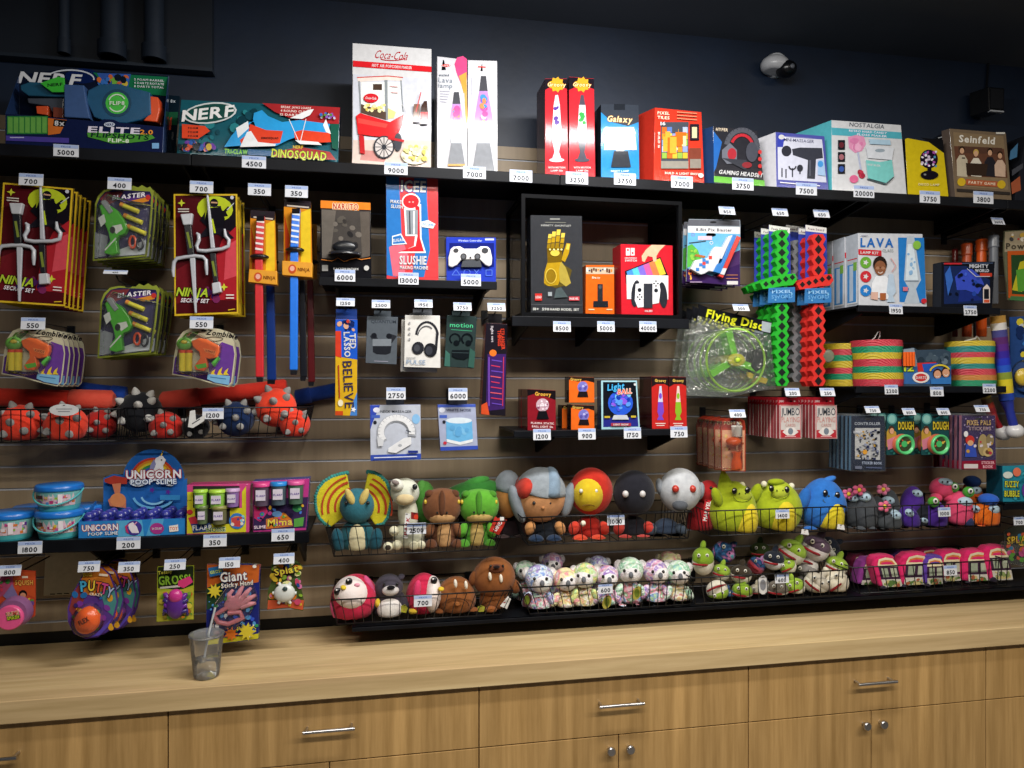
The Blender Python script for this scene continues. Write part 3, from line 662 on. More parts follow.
# red pixel lamp box
o = carton('arcade_lamp_box', 'red box with a colour tile grid lamp picture, side turned to the left', 'box', [(653.5, 179), (704.5, 182), (701.5, 112), (655, 107.5)], TY, .13, zM, '#cf3826', '#b82f22', sh=(-.055, 0))
A = Art(TY); A.r(661, 122, 688.5, 168, '#474b55')
cols = ['#e08a2a', '#7fa0d0', '#d8b03a', '#8a9ad0', '#c8682a', '#5a78b8', '#8cae4a', '#e4c870', '#aab8e0']
R = random.Random(5)
for i in range(5):
    for j in range(5):
        if i == 0 and j in (2, 3): continue
        A.r(662+j*5.2, 127+i*6.4, 666.8+j*5.2, 132.8+i*6.4, R.choice(cols))
for k in range(12): A.r(663+R.random()*20, 127+R.random()*28, 665+R.random()*22, 130+R.random()*30, R.choice(['#e8a23a', '#d86a22', '#f4e2a0']))
A.r(690, 124, 699, 140, '#23202a'); A.r(692, 127, 697, 138, '#d8c8a0'); A.r(689.5, 148, 701, 169, '#7a3e30'); A.r(690, 159, 701, 168, '#8a8278'); A.r(661, 161, 688.5, 168.5, '#8f8a80')
A.t('PIXEL', 663.5, 113, 3, '#f4d8c0', 12, 3); A.t('TILES', 663.5, 117.5, 3, '#f4d8c0', 12, 3)
for k in range(3): A.l([(677, 112+k*3.2), (697, 113.5+k*3.2)], 1, '#e88a6a')
A.t('16', 663, 123.5, 3.4, W_, 5); A.t('BUILD A LIGHT SHOW', 683, 173.5, 2.2, '#f6ddd0', 36, 2); A.e(701, 175.5, 2.6, 2.2, '#e8e0d8'); A.t('BUILD 16', 659, 140, 2, '#f6ddd0', 16, 90); A.build('printed_front', o)
# gaming headset box
o = carton('headset_box', 'black gaming headset box with a blue side and a green bottom edge', 'box', [(714.5, 182.5), (765, 186.5), (757.5, 131), (713, 126)], TY, .09, zM, '#2c2c32', '#243c66', sh=(-.05, 0))
A = Art(TY); A.p([(714, 176), (764.5, 180.5), (765, 186.5), (714, 182)], '#63b43a'); A.t('HYPER', 722, 129.5, 3, '#d8c8b0', 12, 4)
A.p([(713.5, 131), (722, 142), (716, 168), (713.8, 172)], '#2a64b0')
A.arc(742, 147, 15.5, -3.0, .2, 5, '#53555e', 14, 17); A.arc(742, 148, 11, -2.7, -.4, 3, '#b8303a', 10, 13); A.p([(722, 150), (730, 143), (737, 150), (737, 163), (727, 164), (722, 158)], '#6a6d78'); A.e(732, 154, 4.5, 6, '#a8303a'); A.e(752, 152, 6, 10, '#4a4c56'); A.p([(722, 158), (745, 170), (750, 165), (746, 160)], '#3a3c44'); A.e(747, 165, 5, 3, '#8a2f36')
A.t('GAMING HEADSET', 741, 173.5, 4, W_, 44, 5, .15); 
for k in range(4): A.e(760, 152+k*7, 2, 2.2, '#c43a3a', 0, 8)
A.build('printed_front', o)
# mini massager box
o = carton('massager_box', 'white and blue box picturing a black massage gun', 'box', [(776.5, 185.5), (829, 189.5), (824.5, 136), (775.5, 132)], TY, .1, zM, '#5257a8', '#d8d8de', sh=(-.035, 0))
A = Art(TY); A.p([(777.5, 136), (822, 139.5), (826.5, 182.5), (778, 179.5)], '#d5d8ea'); A.e(781.5, 138, 4, 3.4, '#eef'); A.p([(777.5, 133.5), (785, 134), (783, 147), (777.5, 147)], '#3c48b0'); A.e(781.5, 137, 3, 2.4, W_); A.t('MINI-MASSAGER', 799, 140.5, 3.2, '#3a3c66', 30, 4, 0, 0); A.l([(786, 136.5), (812, 138.5)], .8, '#8a8cc0')
A.p([(792, 149), (800, 147.5), (822, 148), (823, 158), (816, 159), (815, 179), (807, 178.5), (808, 160), (793, 155)], '#3b3d48'); A.e(786.5, 151, 5, 5.4, '#33353f'); A.l([(810, 160), (810, 176)], 1.6, '#5a5d6a')
for x, y_, k in ((782, 172, 0), (786, 173, 1), (792.5, 172, 2), (800, 169, 3)):
    A.l([(x, y_-4), (x, y_+5)], 1.2, '#33353f')
    if k == 2: A.arc(x, y_-6, 3.4, 0, 3.14, 1.4, '#33353f')
    if k == 3: A.e(x, y_-1, 3, 3.4, '#33353f')
A.p([(818, 160), (824, 160), (825.5, 176), (818, 175)], '#a8c8ec'); A.e(820.5, 164, 2.8, 3.2, '#4a9ae0'); A.l([(780, 182.3), (820, 185.8)], 1, '#e8e8f4'); A.build('printed_front', o)
# candy floss maker box
o = carton('candy_floss_maker_box', 'large white and turquoise box picturing a candy floss machine', 'box', [(832, 190), (907, 194.5), (901, 125), (831.5, 120)], TY, .16, zM, '#d8dade', '#58b4c0', sh=(-.05, 0))
A = Art(TY); A.p([(831.6, 127.5), (901.2, 132.3), (902, 139), (832, 135)], '#55b3c4'); A.t('NOSTALGIA', 867, 125.5, 4.2, '#3a4450', 35, 4, 0, 0); A.t('RETRO HARD CANDY', 868, 131.8, 2, '#eef', 38, 4); A.t('FLOSS MAKER', 872, 135.3, 2, '#eef', 30, 4)
A.p([(848, 137), (856, 135), (864, 136.5), (866, 144), (862, 151), (855, 153), (849, 148)], '#e69ac0'); A.dots(848, 136, 865, 152, 12, 2, 4, ['#eeb0d0', '#dd84b2'], 3); A.l([(858, 152), (861, 170)], 1.6, '#b8c0dc'); A.dots(857, 168, 866, 179, 8, 2, 3, ['#c83a50', '#a82a40'], 4); A.e(854, 179, 4.5, 4, '#e26a98')
for k, c in enumerate(('#6a2a34', '#a86a74', '#3a5aa8')): A.r(838, 140+k*12, 845, 149.5+k*12, '#1f2028'); A.e(841.5, 145+k*12, 2.6, 3, c, 0, 9)
A.p([(869, 139), (890, 140), (891, 145), (870, 144)], '#b0cfe4'); A.p([(866, 146), (894, 148), (892, 160), (868, 158)], '#dbe0e8'); A.e(880, 150.5, 5, 1.8, '#9aa8b4')
A.p([(866, 160), (880, 162), (892, 160), (894, 176), (886, 183), (868, 178)], '#7fd0cc'); A.t('NOSTALGIA', 874, 165, 2, W_, 13, 6); A.l([(867, 179), (886, 184.5), (894, 177)], 1, '#4a5a60'); A.build('printed_front', o)
# yellow disco lamp box with sloping top
o = carton('disco_lamp_box', 'yellow box with a slanted top and a black disco ball picture', 'box', [(908, 194), (949, 196.5), (944, 153), (929, 142), (907.5, 138), (905, 139)], TY, .1, zM, '#d8c01e', '#17171a')
A = Art(TY); A.p([(929.5, 142.3), (944, 152.8), (943, 140), (920, 137.5)], '#17171a'); A.e(929, 159, 9, 9.5, '#20162a'); A.dots(920.5, 150.5, 937.5, 168, 26, 1.1, 1.7, ['#f2eaf4', '#b05ab0', '#d8c8e0', '#5aa0c8'], 2); A.e(929.5, 175, 9, 4.5, '#19141e'); A.l([(929.5, 168), (929.5, 172)], 4, '#19141e'); A.e(925, 174.5, 1.4, 1, '#888'); A.t('DISCO LAMP', 929, 184.5, 2.2, '#f4e8a8', 21, 2); A.build('printed_front', o)
# party game in sleeve
o = carton('party_game_box', 'brown and grey party game box with four people on its cover', 'game box', [(955.5, 193), (1012, 197.5), (1006, 133), (949.5, 128.5)], TY, .03, zM, '#7d6b56', '#5c5048', sh=(-.01, 0))
A = Art(TY); A.p([(953, 132), (1003.5, 136), (1008.5, 190), (958, 186)], '#8f7a5e'); A.p([(954, 146), (1004, 149), (1007.5, 178), (957, 176)], '#6a4636'); A.t('Seinfeld', 977, 139.5, 7, '#f2eee4', 36, 4, 0, 1); A.p([(958, 146), (1002, 148), (1003, 154), (958, 153)], '#5c4034')
for x, y_, c, hc in ((962, 150, '#c8bca4', '#2a2018'), (976, 153, '#e4dccc', '#caa85a'), (990, 152, '#2c2a30', '#241c18'), (1000, 155, '#d8b8a0', '#3a261c')):
    A.p([(x-5, 176), (x-5.5, y_+10), (x-2.4, y_+5), (x+2.4, y_+5), (x+5.5, y_+10), (x+5.5, 177)], c); A.e(x, y_-.6, 2.8, 3.4, hc, 0, 10); A.e(x, y_+.8, 2.2, 2.9, '#d9ab88', 0, 10)
A.p([(966, 163), (988, 164), (986, 176), (967, 175)], '#3a2c24'); A.l([(962, 158), (965, 158)], 1, '#201c1c')
A.p([(966, 179), (998, 181.5), (998, 187), (966, 185)], '#b4603e'); A.t('PARTY GAME', 982, 183, 2.6, '#f2dcc0', 27, 4); A.e(961.5, 182, 4.2, 4.2, '#d8b42e'); A.e(1001.5, 184.5, 4.2, 4.2, '#d8b42e'); A.p([(957, 188.5), (1010, 192), (1010.5, 195), (957, 191.5)], '#3a3430'); A.r(996, 132.2, 1005, 134, '#e8e4da'); A.build('printed_front', o)
o = carton('party_game_box', 'dark narrow game box with a white squiggle, tucked behind the yellow disco lamp box', 'game box', [(937, 194), (949, 196), (947.5, 131), (935, 139)], -.2, .05, zM, '#15161a')
A = Art(-.2); A.l([(946, 132), (943, 136), (947, 138), (942, 141), (946, 145), (944, 150)], 1, '#d8dce0'); A.l([(938, 138), (942, 137)], .8, '#c8ccd0'); A.build('printed_front', o)
# dark box at the frame's edge
o = carton('phone_gadget_box', 'dark box with small blue and orange pictures at the right end of the top shelf', 'box', [(1014, 197.8), (1075, 203), (1072, 140), (1026, 135)], TY, .1, zM, '#23252c', '#1b1d22')
A = Art(TY); A.p([(1010.5, 151), (1018, 143), (1017, 157), (1009.5, 160)], '#4a7aa0'); A.p([(1012, 170), (1023, 163), (1023, 168), (1012, 176)], '#4a4c54'); A.p([(1011, 183), (1020, 176), (1021, 190), (1012, 194)], '#a85a3c'); A.build('printed_front', o)
# security camera and speaker on the wall
c = W(780, 66, -.05)
t = thing('security_camera', 'white turret security camera with a black eye, high on the navy wall', 'camera', (c.x, .02, c.z-.03))
s = S(780, -.05)
MB('plastic').lathe((W(776, 66, 0).x, .019, W(776, 65, 0).z), [(.048, 0), (.05, .02), (.044, .035)], '#c9ccd0', 24, axis=Matrix.Rotation(math.radians(90), 3, 'X')).build('mount_base', t)
MB('plastic').ell((c.x-.012, -.035, c.z+.006), (.060, .055, .040), '#c4c6ca', Matrix.Rotation(.12, 3, 'Y'), fn=lambda p: (p.x, p.y, max(p.z, -.62))).build('housing', t)
e = MB('plastic').ell((c.x+.022, -.060, c.z-.016), (.040, .042, .034), '#0d0e12').build('lens_dome', t)
MB('plastic').ell((c.x+.024, -.101, c.z-.020), (.010, .006, .010), '#5a5e66').build('lens', e)
c = W(996.5, 99, -.06); t = thing('wall_speaker', 'small black box speaker high on the wall above the party game', 'speaker', (c.x, 0, W(996, 111, -.06).z))
p0, p1 = W(989, 111, -.10), W(1004, 88, -.10)
MB('plastic').prism([(p0.x, -.10, p0.z), (p1.x, -.10, p0.z), (p1.x+.004, -.10, p1.z), (p0.x-.004, -.10, p1.z)], (0, .1, .012), '#0e1014').build('cabinet', t, bevel=.004)
MB('matte').box((p0.x+.006, -.103, p0.z+.012), (p1.x-.006, -.1, p1.z-.008), '#1a1c21').build('grille', t)
MB('plastic').box((p0.x+.004, -.104, p0.z-.002), (p1.x-.004, -.09, p0.z+.004), '#c9cdd2').build('trim_strip', t)
MB('matte').tube([(p1.x-.01, -.02, p1.z), (p1.x+.02, .01, p1.z+.05), (p1.x+.035, .012, p1.z+.2)], .004, '#14161b').build('cable', t)
# ---------------------------------------------------------------- hanging toys, left end
HY = -.27
SIL = '#b9bcc4'
def toy(parent, name, pp, y, d, c, bev=.003, kind='plastic', tf=None): return bevelled(MB(kind, tf).ex(pp, y, d, c).build(name, parent), bev)
def ninja(tf, desc, n, outline):
    y = HY
    o = MB().ex(outline, y, .0025, '#3a1216', '#b89a2a').build('sai_toy_card', origin=bcen(outline, y)); tag(o, desc, 'toy', 'carded ninja sai toys')
    A = Art(y, tf=tf)
    A.p([(173.6, 194), (237.3, 194), (238.5, 313.5), (174.5, 316)], '#d8b52c'); A.p([(175.3, 195.6), (235.6, 195.6), (236.8, 311.8), (176, 314)], '#4d1218')
    A.p([(206, 196), (235.6, 196), (236, 232), (206, 226)], '#17131a'); A.p([(222, 240), (236.4, 226), (236.7, 300), (210, 300), (214, 262)], '#a8242e'); A.p([(226, 246), (236, 240), (236.4, 276), (224, 280)], '#cf4a56')
    A.p([(176, 270), (190, 262), (192, 300), (176, 304)], '#6d1a22'); A.dots(190, 278, 222, 306, 12, 2, 5, ['#5a2a70', '#3c2268', '#7a2a5a'], 3)
    A.e(215, 209, 18, 13, '#b9c92c', .08)
    A.e(214, 203, 4.2, 4.4, '#14131a'); A.l([(211, 202.4), (217.5, 202.8)], 1.4, '#c89a78'); A.p([(208, 208), (221, 207), (225, 219), (222, 230), (207, 230), (205, 218)], '#14131a'); A.p([(219, 209), (226, 212), (228, 216), (222, 217)], '#14131a'); A.p([(206, 228), (224, 228), (234, 238), (226, 240), (218, 234), (208, 236), (198, 238)], '#1c1a22'); A.p([(205, 212), (200, 220), (206, 226), (209, 222), (205, 219)], '#14131a'); A.l([(221, 215), (229, 207)], 2.6, '#14131a'); A.l([(227, 210), (234, 203)], .8, '#c8ccd0'); A.l([(207, 206), (221, 206.5)], 1, '#2a2830'); A.l([(212, 219), (215, 233)], 2, '#b9c92c')
    A.star(181.5, 203, 4, '#c9cf3a', 4, .4); A.lines(178, 189, (209, 211.5), 1, '#d8d2c8'); A.t('NINJA', 193, 292, 8.5, '#b7d03a', 32, 2, .25, 1, .6, '#20280f'); A.t('SECRET SET', 195, 300.5, 4, '#e8e4ec', 28, 2, .2); A.star(224, 287, 4, '#c9cf3a', 4, .4); A.lines(226, 234, (295, 298), 1.2, '#e8dcd8'); A.e(232, 197.5, 1.8, 1.8, '#c8ccd8'); A.l([(228, 310), (235, 309)], 1, '#d8b52c')
    A.build('printed_front', o)
    # two plastic sais tied to the card, points opposite ways
    for flip in (0, 1):
        m = MB('plastic', tf)
        if not flip:
            m.ex([(189.5, 257), (195, 257), (196.5, 313), (194.5, 313)], y-.014, .008, SIL)
            pr = [(173.5, 277), (173, 271), (174, 262), (177, 258.5), (186, 257), (195, 256), (203, 257), (206, 260), (206.3, 268), (206.8, 275)]
            cap, grip = [(180, 214), (192.5, 213), (191, 224.5), (183, 225)], [(183.5, 224), (191, 224), (194, 254), (187.5, 255)]
        else:
            m.ex([(206.2, 194), (208, 194), (214.8, 248), (210.5, 248)], y-.014, .008, SIL)
            pr = [(196.5, 233), (198.5, 234.5), (199, 240), (196.5, 246), (198, 250.5), (206, 251), (214, 250), (222, 249), (228.5, 246), (229, 240), (225.5, 236), (224.5, 229)]
            cap, grip = [(211.5, 283), (219.5, 281.5), (221.5, 292), (212.5, 294)], [(209.5, 253), (215.5, 253), (218, 282), (213, 282)]
        sb = m.build('sai', o); bevelled(sb, .002)
        MB('plastic').tube([W(*tf(a, b), y-.012) for a, b in pr], [.0035]+[.006]*(len(pr)-2)+[.0035], SIL, 8).build('prongs', sb)
        MB('plastic', tf).ex(grip, y-.017, .014, '#1b1c22').build('grip', sb, bevel=.002); MB('plastic', tf).ex(cap, y-.02, .019, '#c3c6cc').build('pommel', sb, bevel=.003)
        a = Art(y-.017, tf=tf); g = grip; a.l([((g[0][0]+g[1][0])/2, g[0][1]+8), ((g[2][0]+g[3][0])/2, g[2][1]-6)], 2.4, '#7c8a3a'); a.build('grip_label', sb)
    stack(o, n, .036, desc, 'carded ninja sai toys')
q1 = quadmap((173.6, 194, 238, 315), (3, 182.5), (74, 188.6), (64.5, 307.8), (-5, 301))
ninja(q1, 'ninja sai toy card on the leftmost top hook', 5, [q1(173.6, 194), q1(238, 194), q1(238, 315), q1(173.6, 315)])
q2 = lambda a, b: (a, b)
ninja(q2, 'ninja sai toy card between the green blasters and the red sword', 4, [(173.6, 194), (237.3, 194), (238.5, 313.5), (174.5, 316)])
hooktag(31, 179.5, '700', 'above the leftmost ninja sai cards', -.29); hooktag(201.5, 187, '700', 'above the ninja sai cards beside the red sword', -.29)
def blaster(tf, desc, n, y=-.26):
    ol = [(92.6, 261), (95, 204), (98, 196), (104, 190), (113, 188), (122, 188.5), (130, 188.5), (133, 185.5), (138, 187.5), (142, 185), (147, 188), (150, 186.5), (153.5, 191), (151, 225), (146.5, 256.5)]
    o = card('dart_blaster_card', desc, 'toy', ol, y, .003, '#8f9a3c', '#a8b048', tf)
    A = Art(y, tf=tf); A.p([(94.4, 259), (96.8, 204.5), (100, 197.5), (105, 192), (113, 190), (131, 190.5), (150, 191.5), (151.3, 195), (149.3, 225), (144.8, 254.8)], '#2c2750')
    A.p([(100, 199), (106, 192.5), (124, 191), (118, 200), (104, 207)], '#7a3438'); A.p([(118, 199), (150, 194), (149, 201), (124, 203)], '#5a3a86'); A.p([(130, 201), (149, 196.5), (149, 201), (138, 203.5)], '#d88a2e'); A.e(148, 197.5, 2.6, 2.6, '#c83a34')
    A.t('BLASTER', 129, 196, 4.6, '#f2eef6', 34, -6, .2, 1, .4, '#2a1640'); A.p([(95, 232), (108, 236), (106, 256), (94.5, 258)], '#8f959c'); A.p([(118, 250), (146, 240), (145, 254), (108, 257)], '#b9bfc4'); A.dots(95, 206, 112, 232, 9, 2, 4, ['#5c5a70', '#6f7086', '#494660'], 8)
    A.build('printed_front', o)
    g = toy(o, 'toy_blaster', [(99, 206), (103, 203), (111, 206), (117, 210), (124, 220), (127, 228), (124, 234), (118, 236), (116, 240), (118, 253), (111, 255), (104, 253), (105, 247), (110, 241), (108, 232), (104, 222)], y-.028, .024, '#4fb82f', .003, tf=tf)
    toy(g, 'barrel', [(100, 201.5), (105, 199.5), (113, 211), (109, 214)], y-.032, .02, '#9aa0a4', .002, tf=tf)
    A = Art(y-.0282, 'plastic', tf=tf); A.p([(112, 226), (121, 224), (123, 229), (116, 234)], '#e4e8e4'); A.p([(98, 218), (104, 214), (106, 222), (101, 227)], '#d7dcd8'); A.e(112.5, 230, 2.8, 3.6, '#1f2420'); A.l([(105, 250), (116, 238)], 1.4, '#e4e8e4'); A.build('printed_logo', g)
    for k in range(3):
        x, z = 121+k*3.6, 204.5+k*11
        b = MB('plastic').tube([W(*tf(x, z), y-.010), W(*tf(x+17.5, z+7.2), y-.010)], .0075, '#d9cf3a', 10).build('foam_dart', o)
        MB('plastic').tube([W(*tf(x-.6, z-.3), y-.010), W(*tf(x+2.6, z+1), y-.010)], .0079, '#d8862e', 10).build('dart_tip', b)
    for (x, z, c) in ((132.5, 242, '#d9512c'), (140, 243.5, '#24262c')):
        pts = [W(*tf(x+3.2*math.cos(t), z+6*math.sin(t)), y-.012) for t in [k*math.pi/5 for k in range(10)]]
        MB('plastic').tube(pts, .004, c, 6, closed=True).build('finger_ring', o)
    bl = MB('clear', tf).ex([(94.5, 258), (97, 205), (106, 193), (128, 200), (149, 203), (145, 253)], y-.036, .035, '#f4f6f8'); bl.build('blister_cover', o, bevel=.006)
    stack(o, n, .04, desc, 'carded green dart blasters')
blaster(lambda a, b: (a, b), 'green dart blaster card on the upper hook', 6)
blaster(quadmap((92.6, 186, 153.5, 261), (98.5, 283.5), (159.5, 284.5), (157.5, 357), (97.5, 358.5)), 'green dart blaster card on the lower hook', 5)
hooktag(119.5, 183.5, '400', 'above the upper green blaster cards', -.29)
tag_at(115.5, 272, '400', 'tipped forward above the lower green blaster cards', -.29, 22, 5.5, 40); hook(115.5, 276, 'of the lower green blaster cards', -.28, .012)
def zombie(tf, desc, n, y=-.26):
    ol = [(172, 374.5), (174, 356), (177, 340), (183, 331.5), (190, 328.5), (206, 327.5), (220, 329), (228, 332), (234, 341), (235.7, 354), (234, 370), (232, 383), (228, 387), (214, 384), (192, 378)]
    o = card('zombie_blaster_card', desc, 'toy', ol, y, .003, '#c9c4a8', '#5f3a78', tf)
    A = Art(y, tf=tf); A.p([(173, 373.5), (175, 358), (178.5, 354), (180, 372), (192, 377)], '#5b3a86'); A.p([(206, 357), (222, 342), (233, 346), (234.5, 354), (231, 382), (227.5, 385.5), (212, 382.5)], '#6a3f97'); A.p([(178, 372), (192, 376.5), (214, 382.5), (208, 372)], '#3b2458')
    A.p([(179, 341), (186, 333), (200, 331), (196, 336), (184, 345)], '#5d7a3c'); A.t('Zombie', 219.5, 333.5, 5.4, '#1d1a20', 26, 8, .25, 1); A.arc(214, 339, 9, 0, 6.28, .7, '#4a4a3c', 14, 2.2)
    for x, h in ((213, 6), (220, 8), (226, 7)): A.p([(x-3, 375), (x-1, 375-h*.6), (x+2.4, 375-h), (x+1, 375-h*.3), (x+3, 375)], '#e2c23a')
    A.p([(208, 374), (230, 376), (229, 385), (215, 382.5), (207, 379)], '#7fb6dc'); A.l([(210, 377), (226, 379)], 1, '#4a7aa8')
    A.build('printed_front', o)
    g = toy(o, 'toy_blaster', [(191, 341), (199, 338), (206, 339), (219, 346), (219.5, 352), (217, 357.5), (209, 359), (206, 358), (208, 366), (204, 371), (195, 370), (194, 366), (200, 358), (199, 352), (193, 347)], y-.026, .022, '#ea6a2a', .003, tf=tf)
    A = Art(y-.0262, 'plastic', tf=tf); A.p([(195, 365), (206, 363), (207, 367), (198, 369)], '#62b83c'); A.p([(203, 348), (216, 351), (215, 355), (205, 352)], '#f08a4a'); A.t('XSHOT', 210, 351.5, 2, '#6a2414', 10, 14); A.build('printed_logo', g)
    toy(o, 'muzzle', [(211, 363), (218, 356), (219.5, 359), (214, 367)], y-.022, .018, '#5cc04a', .002, tf=tf)
    hd = MB('plastic').ell(W(*tf(184.5, 344), y-.012), (.024, .014, .021), '#6fb04a').build('zombie_target', o)
    MB('plastic').ell(W(*tf(184, 342), y-.025), (.010, .004, .006), '#d8c23a').build('target_face', hd)
    for x in (182.6, 189):
        b = MB('plastic').tube([W(*tf(x, 352), y-.012), W(*tf(x-.3, 371), y-.012)], .0105, '#e2cf3a', 12).build('foam_dart', o)
        MB('plastic').tube([W(*tf(x, 350), y-.012), W(*tf(x, 353), y-.012)], .0108, '#d8502c', 12).build('dart_tip', b)
    MB('clear', tf).ex([(174.5, 372), (178.5, 342), (190, 331), (205, 337), (221, 344), (218, 360), (208, 374), (192, 376)], y-.032, .031, '#f4f6f8').build('blister_cover', o, bevel=.006)
    stack(o, n, .04, desc, 'carded orange zombie blasters')
zombie(lambda a, b: (a-170.5, b-.5), 'orange zombie blaster card at the left edge', 5)
zombie(lambda a, b: (a, b), 'orange zombie blaster card under the ninja sai cards', 3)
hooktag(33, 323.5, '550', 'above the orange zombie blasters at the left edge', -.285); hooktag(201.5, 322.5, '550', 'above the orange zombie blasters under the sai cards', -.285)
def sword(desc, ol, hx, hy0, hy1, gy, band, bx, by, c, cw, y=-.262, front=True):
    o = card('toy_sword', desc, 'toy sword', ol, y, .002, '#d88a22', '#7a4a1c')
    A = Art(y); x0, y0 = ol[0]; x1 = ol[1][0]
    A.p([(x0, y0), (x1, ol[1][1]), (x1, y0+11), (x0, y0+8)], '#2a2228'); A.l([(x0+3, y0+7), (x1-2, y0+9)], 1.5, '#c8bcae'); A.p([(x0+(x1-x0)*.62, y0+14), (x1-.5, y0+10), (x1, ol[2][1]-2), (x0+(x1-x0)*.62, ol[2][1]-2)], '#e6c22e'); A.p([(x0+.4, y0+16), (x0+6, y0+40), (x0+2, ol[3][1]-4)], '#c8451c'); A.build('printed_front', o)
    hd = toy(o, 'handle', [(hx-1, hy0), (hx+7, hy0-.5), (hx+5, hy1), (hx-3, hy1)] if front else [(hx, hy0), (hx+6, hy0), (hx+6, hy1), (hx, hy1)], y-.03, .024, c, .003)
    A = Art(y-.0302)
    for k in range(6):
        t_ = hy0+4+k*(hy1-hy0-5)/6; q = (t_-hy0)/(hy1-hy0)*2*(1 if front else 0)
        A.p([(hx-.6-q, t_), (hx+7-q, t_+1.2), (hx+7-q, t_+3.2), (hx-.6-q, t_+2)], cw)
    A.p([(hx-1, hy0), (hx+7, hy0-.5), (hx+6.6, hy0+5), (hx-1.2, hy0+5)], '#17161a'); A.build('wrap_print', hd)
    MB('plastic').ell(W(hx+2, gy, y-.018), (.030, .022, .010), '#1a1a1e').build('guard', o)
    toy(o, 'blade', [(hx-3, gy+2), (hx+5, gy+2), (bx+8, by), (bx, by)], y-.028, .016, c, .003)
    toy(o, 'blade_tip', [(bx+.6, by), (bx+7.6, by), (bx+7, by+5), (bx+1, by+5)], y-.026, .012, '#16171c', .002)
    toy(o, 'card_band', band, y-.036, .04, '#e09a26', .002)
    A = Art(y-.0362); cx = (band[0][0]+band[1][0])/2; cy = (band[0][1]+band[2][1])/2
    A.e(cx-5, cy, 4, 4.6, '#c8522a'); A.e(cx-5, cy-.5, 2.4, 2.6, '#e8b0a0'); A.t('NINJA', cx+6.5, cy+.6, 3.4, '#7a4416', 12, 3); A.build('band_print', o)
    return o
sword('red and white handled toy sword on a yellow card', [(250.5, 210), (275, 211.5), (277, 283), (249, 281)], 257.5, 216, 254, 257, [(249, 269), (277, 271), (277, 285), (248, 282)], 255.5, 377, '#cf2f34', '#f0e4e0')
sword('bright blue and white handled toy sword on an orange card', [(284, 198.5), (311, 201.5), (312.5, 277), (283.5, 274)], 293, 208.5, 247, 250, [(282, 260.5), (312.5, 262.5), (312, 277.5), (282, 275)], 289.5, 370, '#2478e8', '#e8eef8')
for lb, x0, x1, yb, c, yy in (('dark blue toy sword hanging behind the red one', 266, 275, 380, '#123a8c', -.19), ('black toy sword hanging behind the bright blue one', 299, 306, 377, '#16181f', -.2), ('dark red toy sword hanging behind the black one', 307, 314, 382, '#5c1016', -.16)):
    o = MB('plastic').ex([(x0, 280), (x1-1, 280), (x1+1, yb), (x0+1, yb)], yy, .014, c).build('toy_sword', origin=bcen([(x0, yb), (x1, yb)], yy), bevel=.003); tag(o, lb, 'toy sword')
    MB().ex([(x0-3, 224), (x1+3, 224), (x1+3, 279.5), (x0-3, 279.5)], yy, .002, '#8a5a1e').build('backing_card', o); MB('plastic').ex([(x0+1, yb), (x1, yb), (x1-.5, yb+4), (x0+1.5, yb+4)], yy, .012, '#121318').build('blade_tip', o)
    MB('plastic').ell(W((x0+x1)/2, 262, yy), (.028, .02, .009), '#1a1a1e').build('guard', o); MB('plastic').ex([(x0+1, 228), (x1-1, 228), (x1-1, 260), (x0+1, 260)], yy-.012, .018, c).build('handle', o, bevel=.003)
hooktag(259.5, 189.5, '350', 'above the red toy sword', -.29); hooktag(296.5, 191.5, '350', 'above the bright blue toy sword', -.29)
# ---------------------------------------------------------------- wire baskets
BW = '#121317'
def basket(label, tl, tr, bl, br, yt, yb, nv, yk=-.012, group='black wire baskets'):
    TL, TR, BL, BR = W(*tl, yt), W(*tr, yt), W(*bl, yb), W(*br, yb)
    zb = (BL.z+BR.z)/2; BL.z = BR.z = zb; zt = (TL.z+TR.z)/2; TL.z = TR.z = zt
    kTL, kTR = Vector((TL.x, yk, zt)), Vector((TR.x, yk, zt)); kBL, kBR = Vector((BL.x, yk, zb)), Vector((BR.x, yk, zb))
    t = thing('wire_basket', label, 'basket', ((TL.x+TR.x)/2, yk, zb), group)
    MB('wire').tube([kTL, TL, TR, kTR], .0026, BW, 6, closed=True).build('rim', t)
    MB('wire').tube([kBL, BL, BR, kBR], .0024, BW, 6, closed=True).build('bottom_rim', t)
    def grid(name, a, b, c, d, n):
        m = MB('wire')
        for k in range(n+1):
            u = k/n; m.tube([a.lerp(b, u), c.lerp(d, u)], 0.0017, BW, 4, caps=False)
        return m.build(name, t)
    grid('front_grid', TL, TR, BL, BR, nv); grid('side_grid', kTL, TL, kBL, BL, 9); grid('side_grid', kTR, TR, kBR, BR, 9); grid('bottom_grid', kBL, kBR, BL, BR, max(6, nv//2))
    for q in (kTL.lerp(kTR, .2), kTL.lerp(kTR, .8)): MB('wire').box((q.x-.012, yk-.004, zb+.01), (q.x+.012, -.002, zt+.004), BW).build('hanging_bracket', t)
    return t, zb
def put_basket(key, *a): t, z = basket(*a); BAS[key] = (z, W(*a[1], a[5]).z*.5+W(*a[2], a[5]).z*.5, a[5], a[6]); return z
zM1 = put_basket('m1', 'wire basket of red spiked plush maces at the left edge', (-50, 410), (118, 409), (-48, 443), (116, 441), -.25, -.22, 17)
zM2 = put_basket('m2', 'wire basket of navy and red spiked plush maces with the 1200 tag', (124, 408.5), (308, 407), (128, 440), (302, 436), -.25, -.22, 19)
tag_at(213, 413.5, '1200', 'on the right basket of spiked plush maces', -.256, 20, 11, 4)
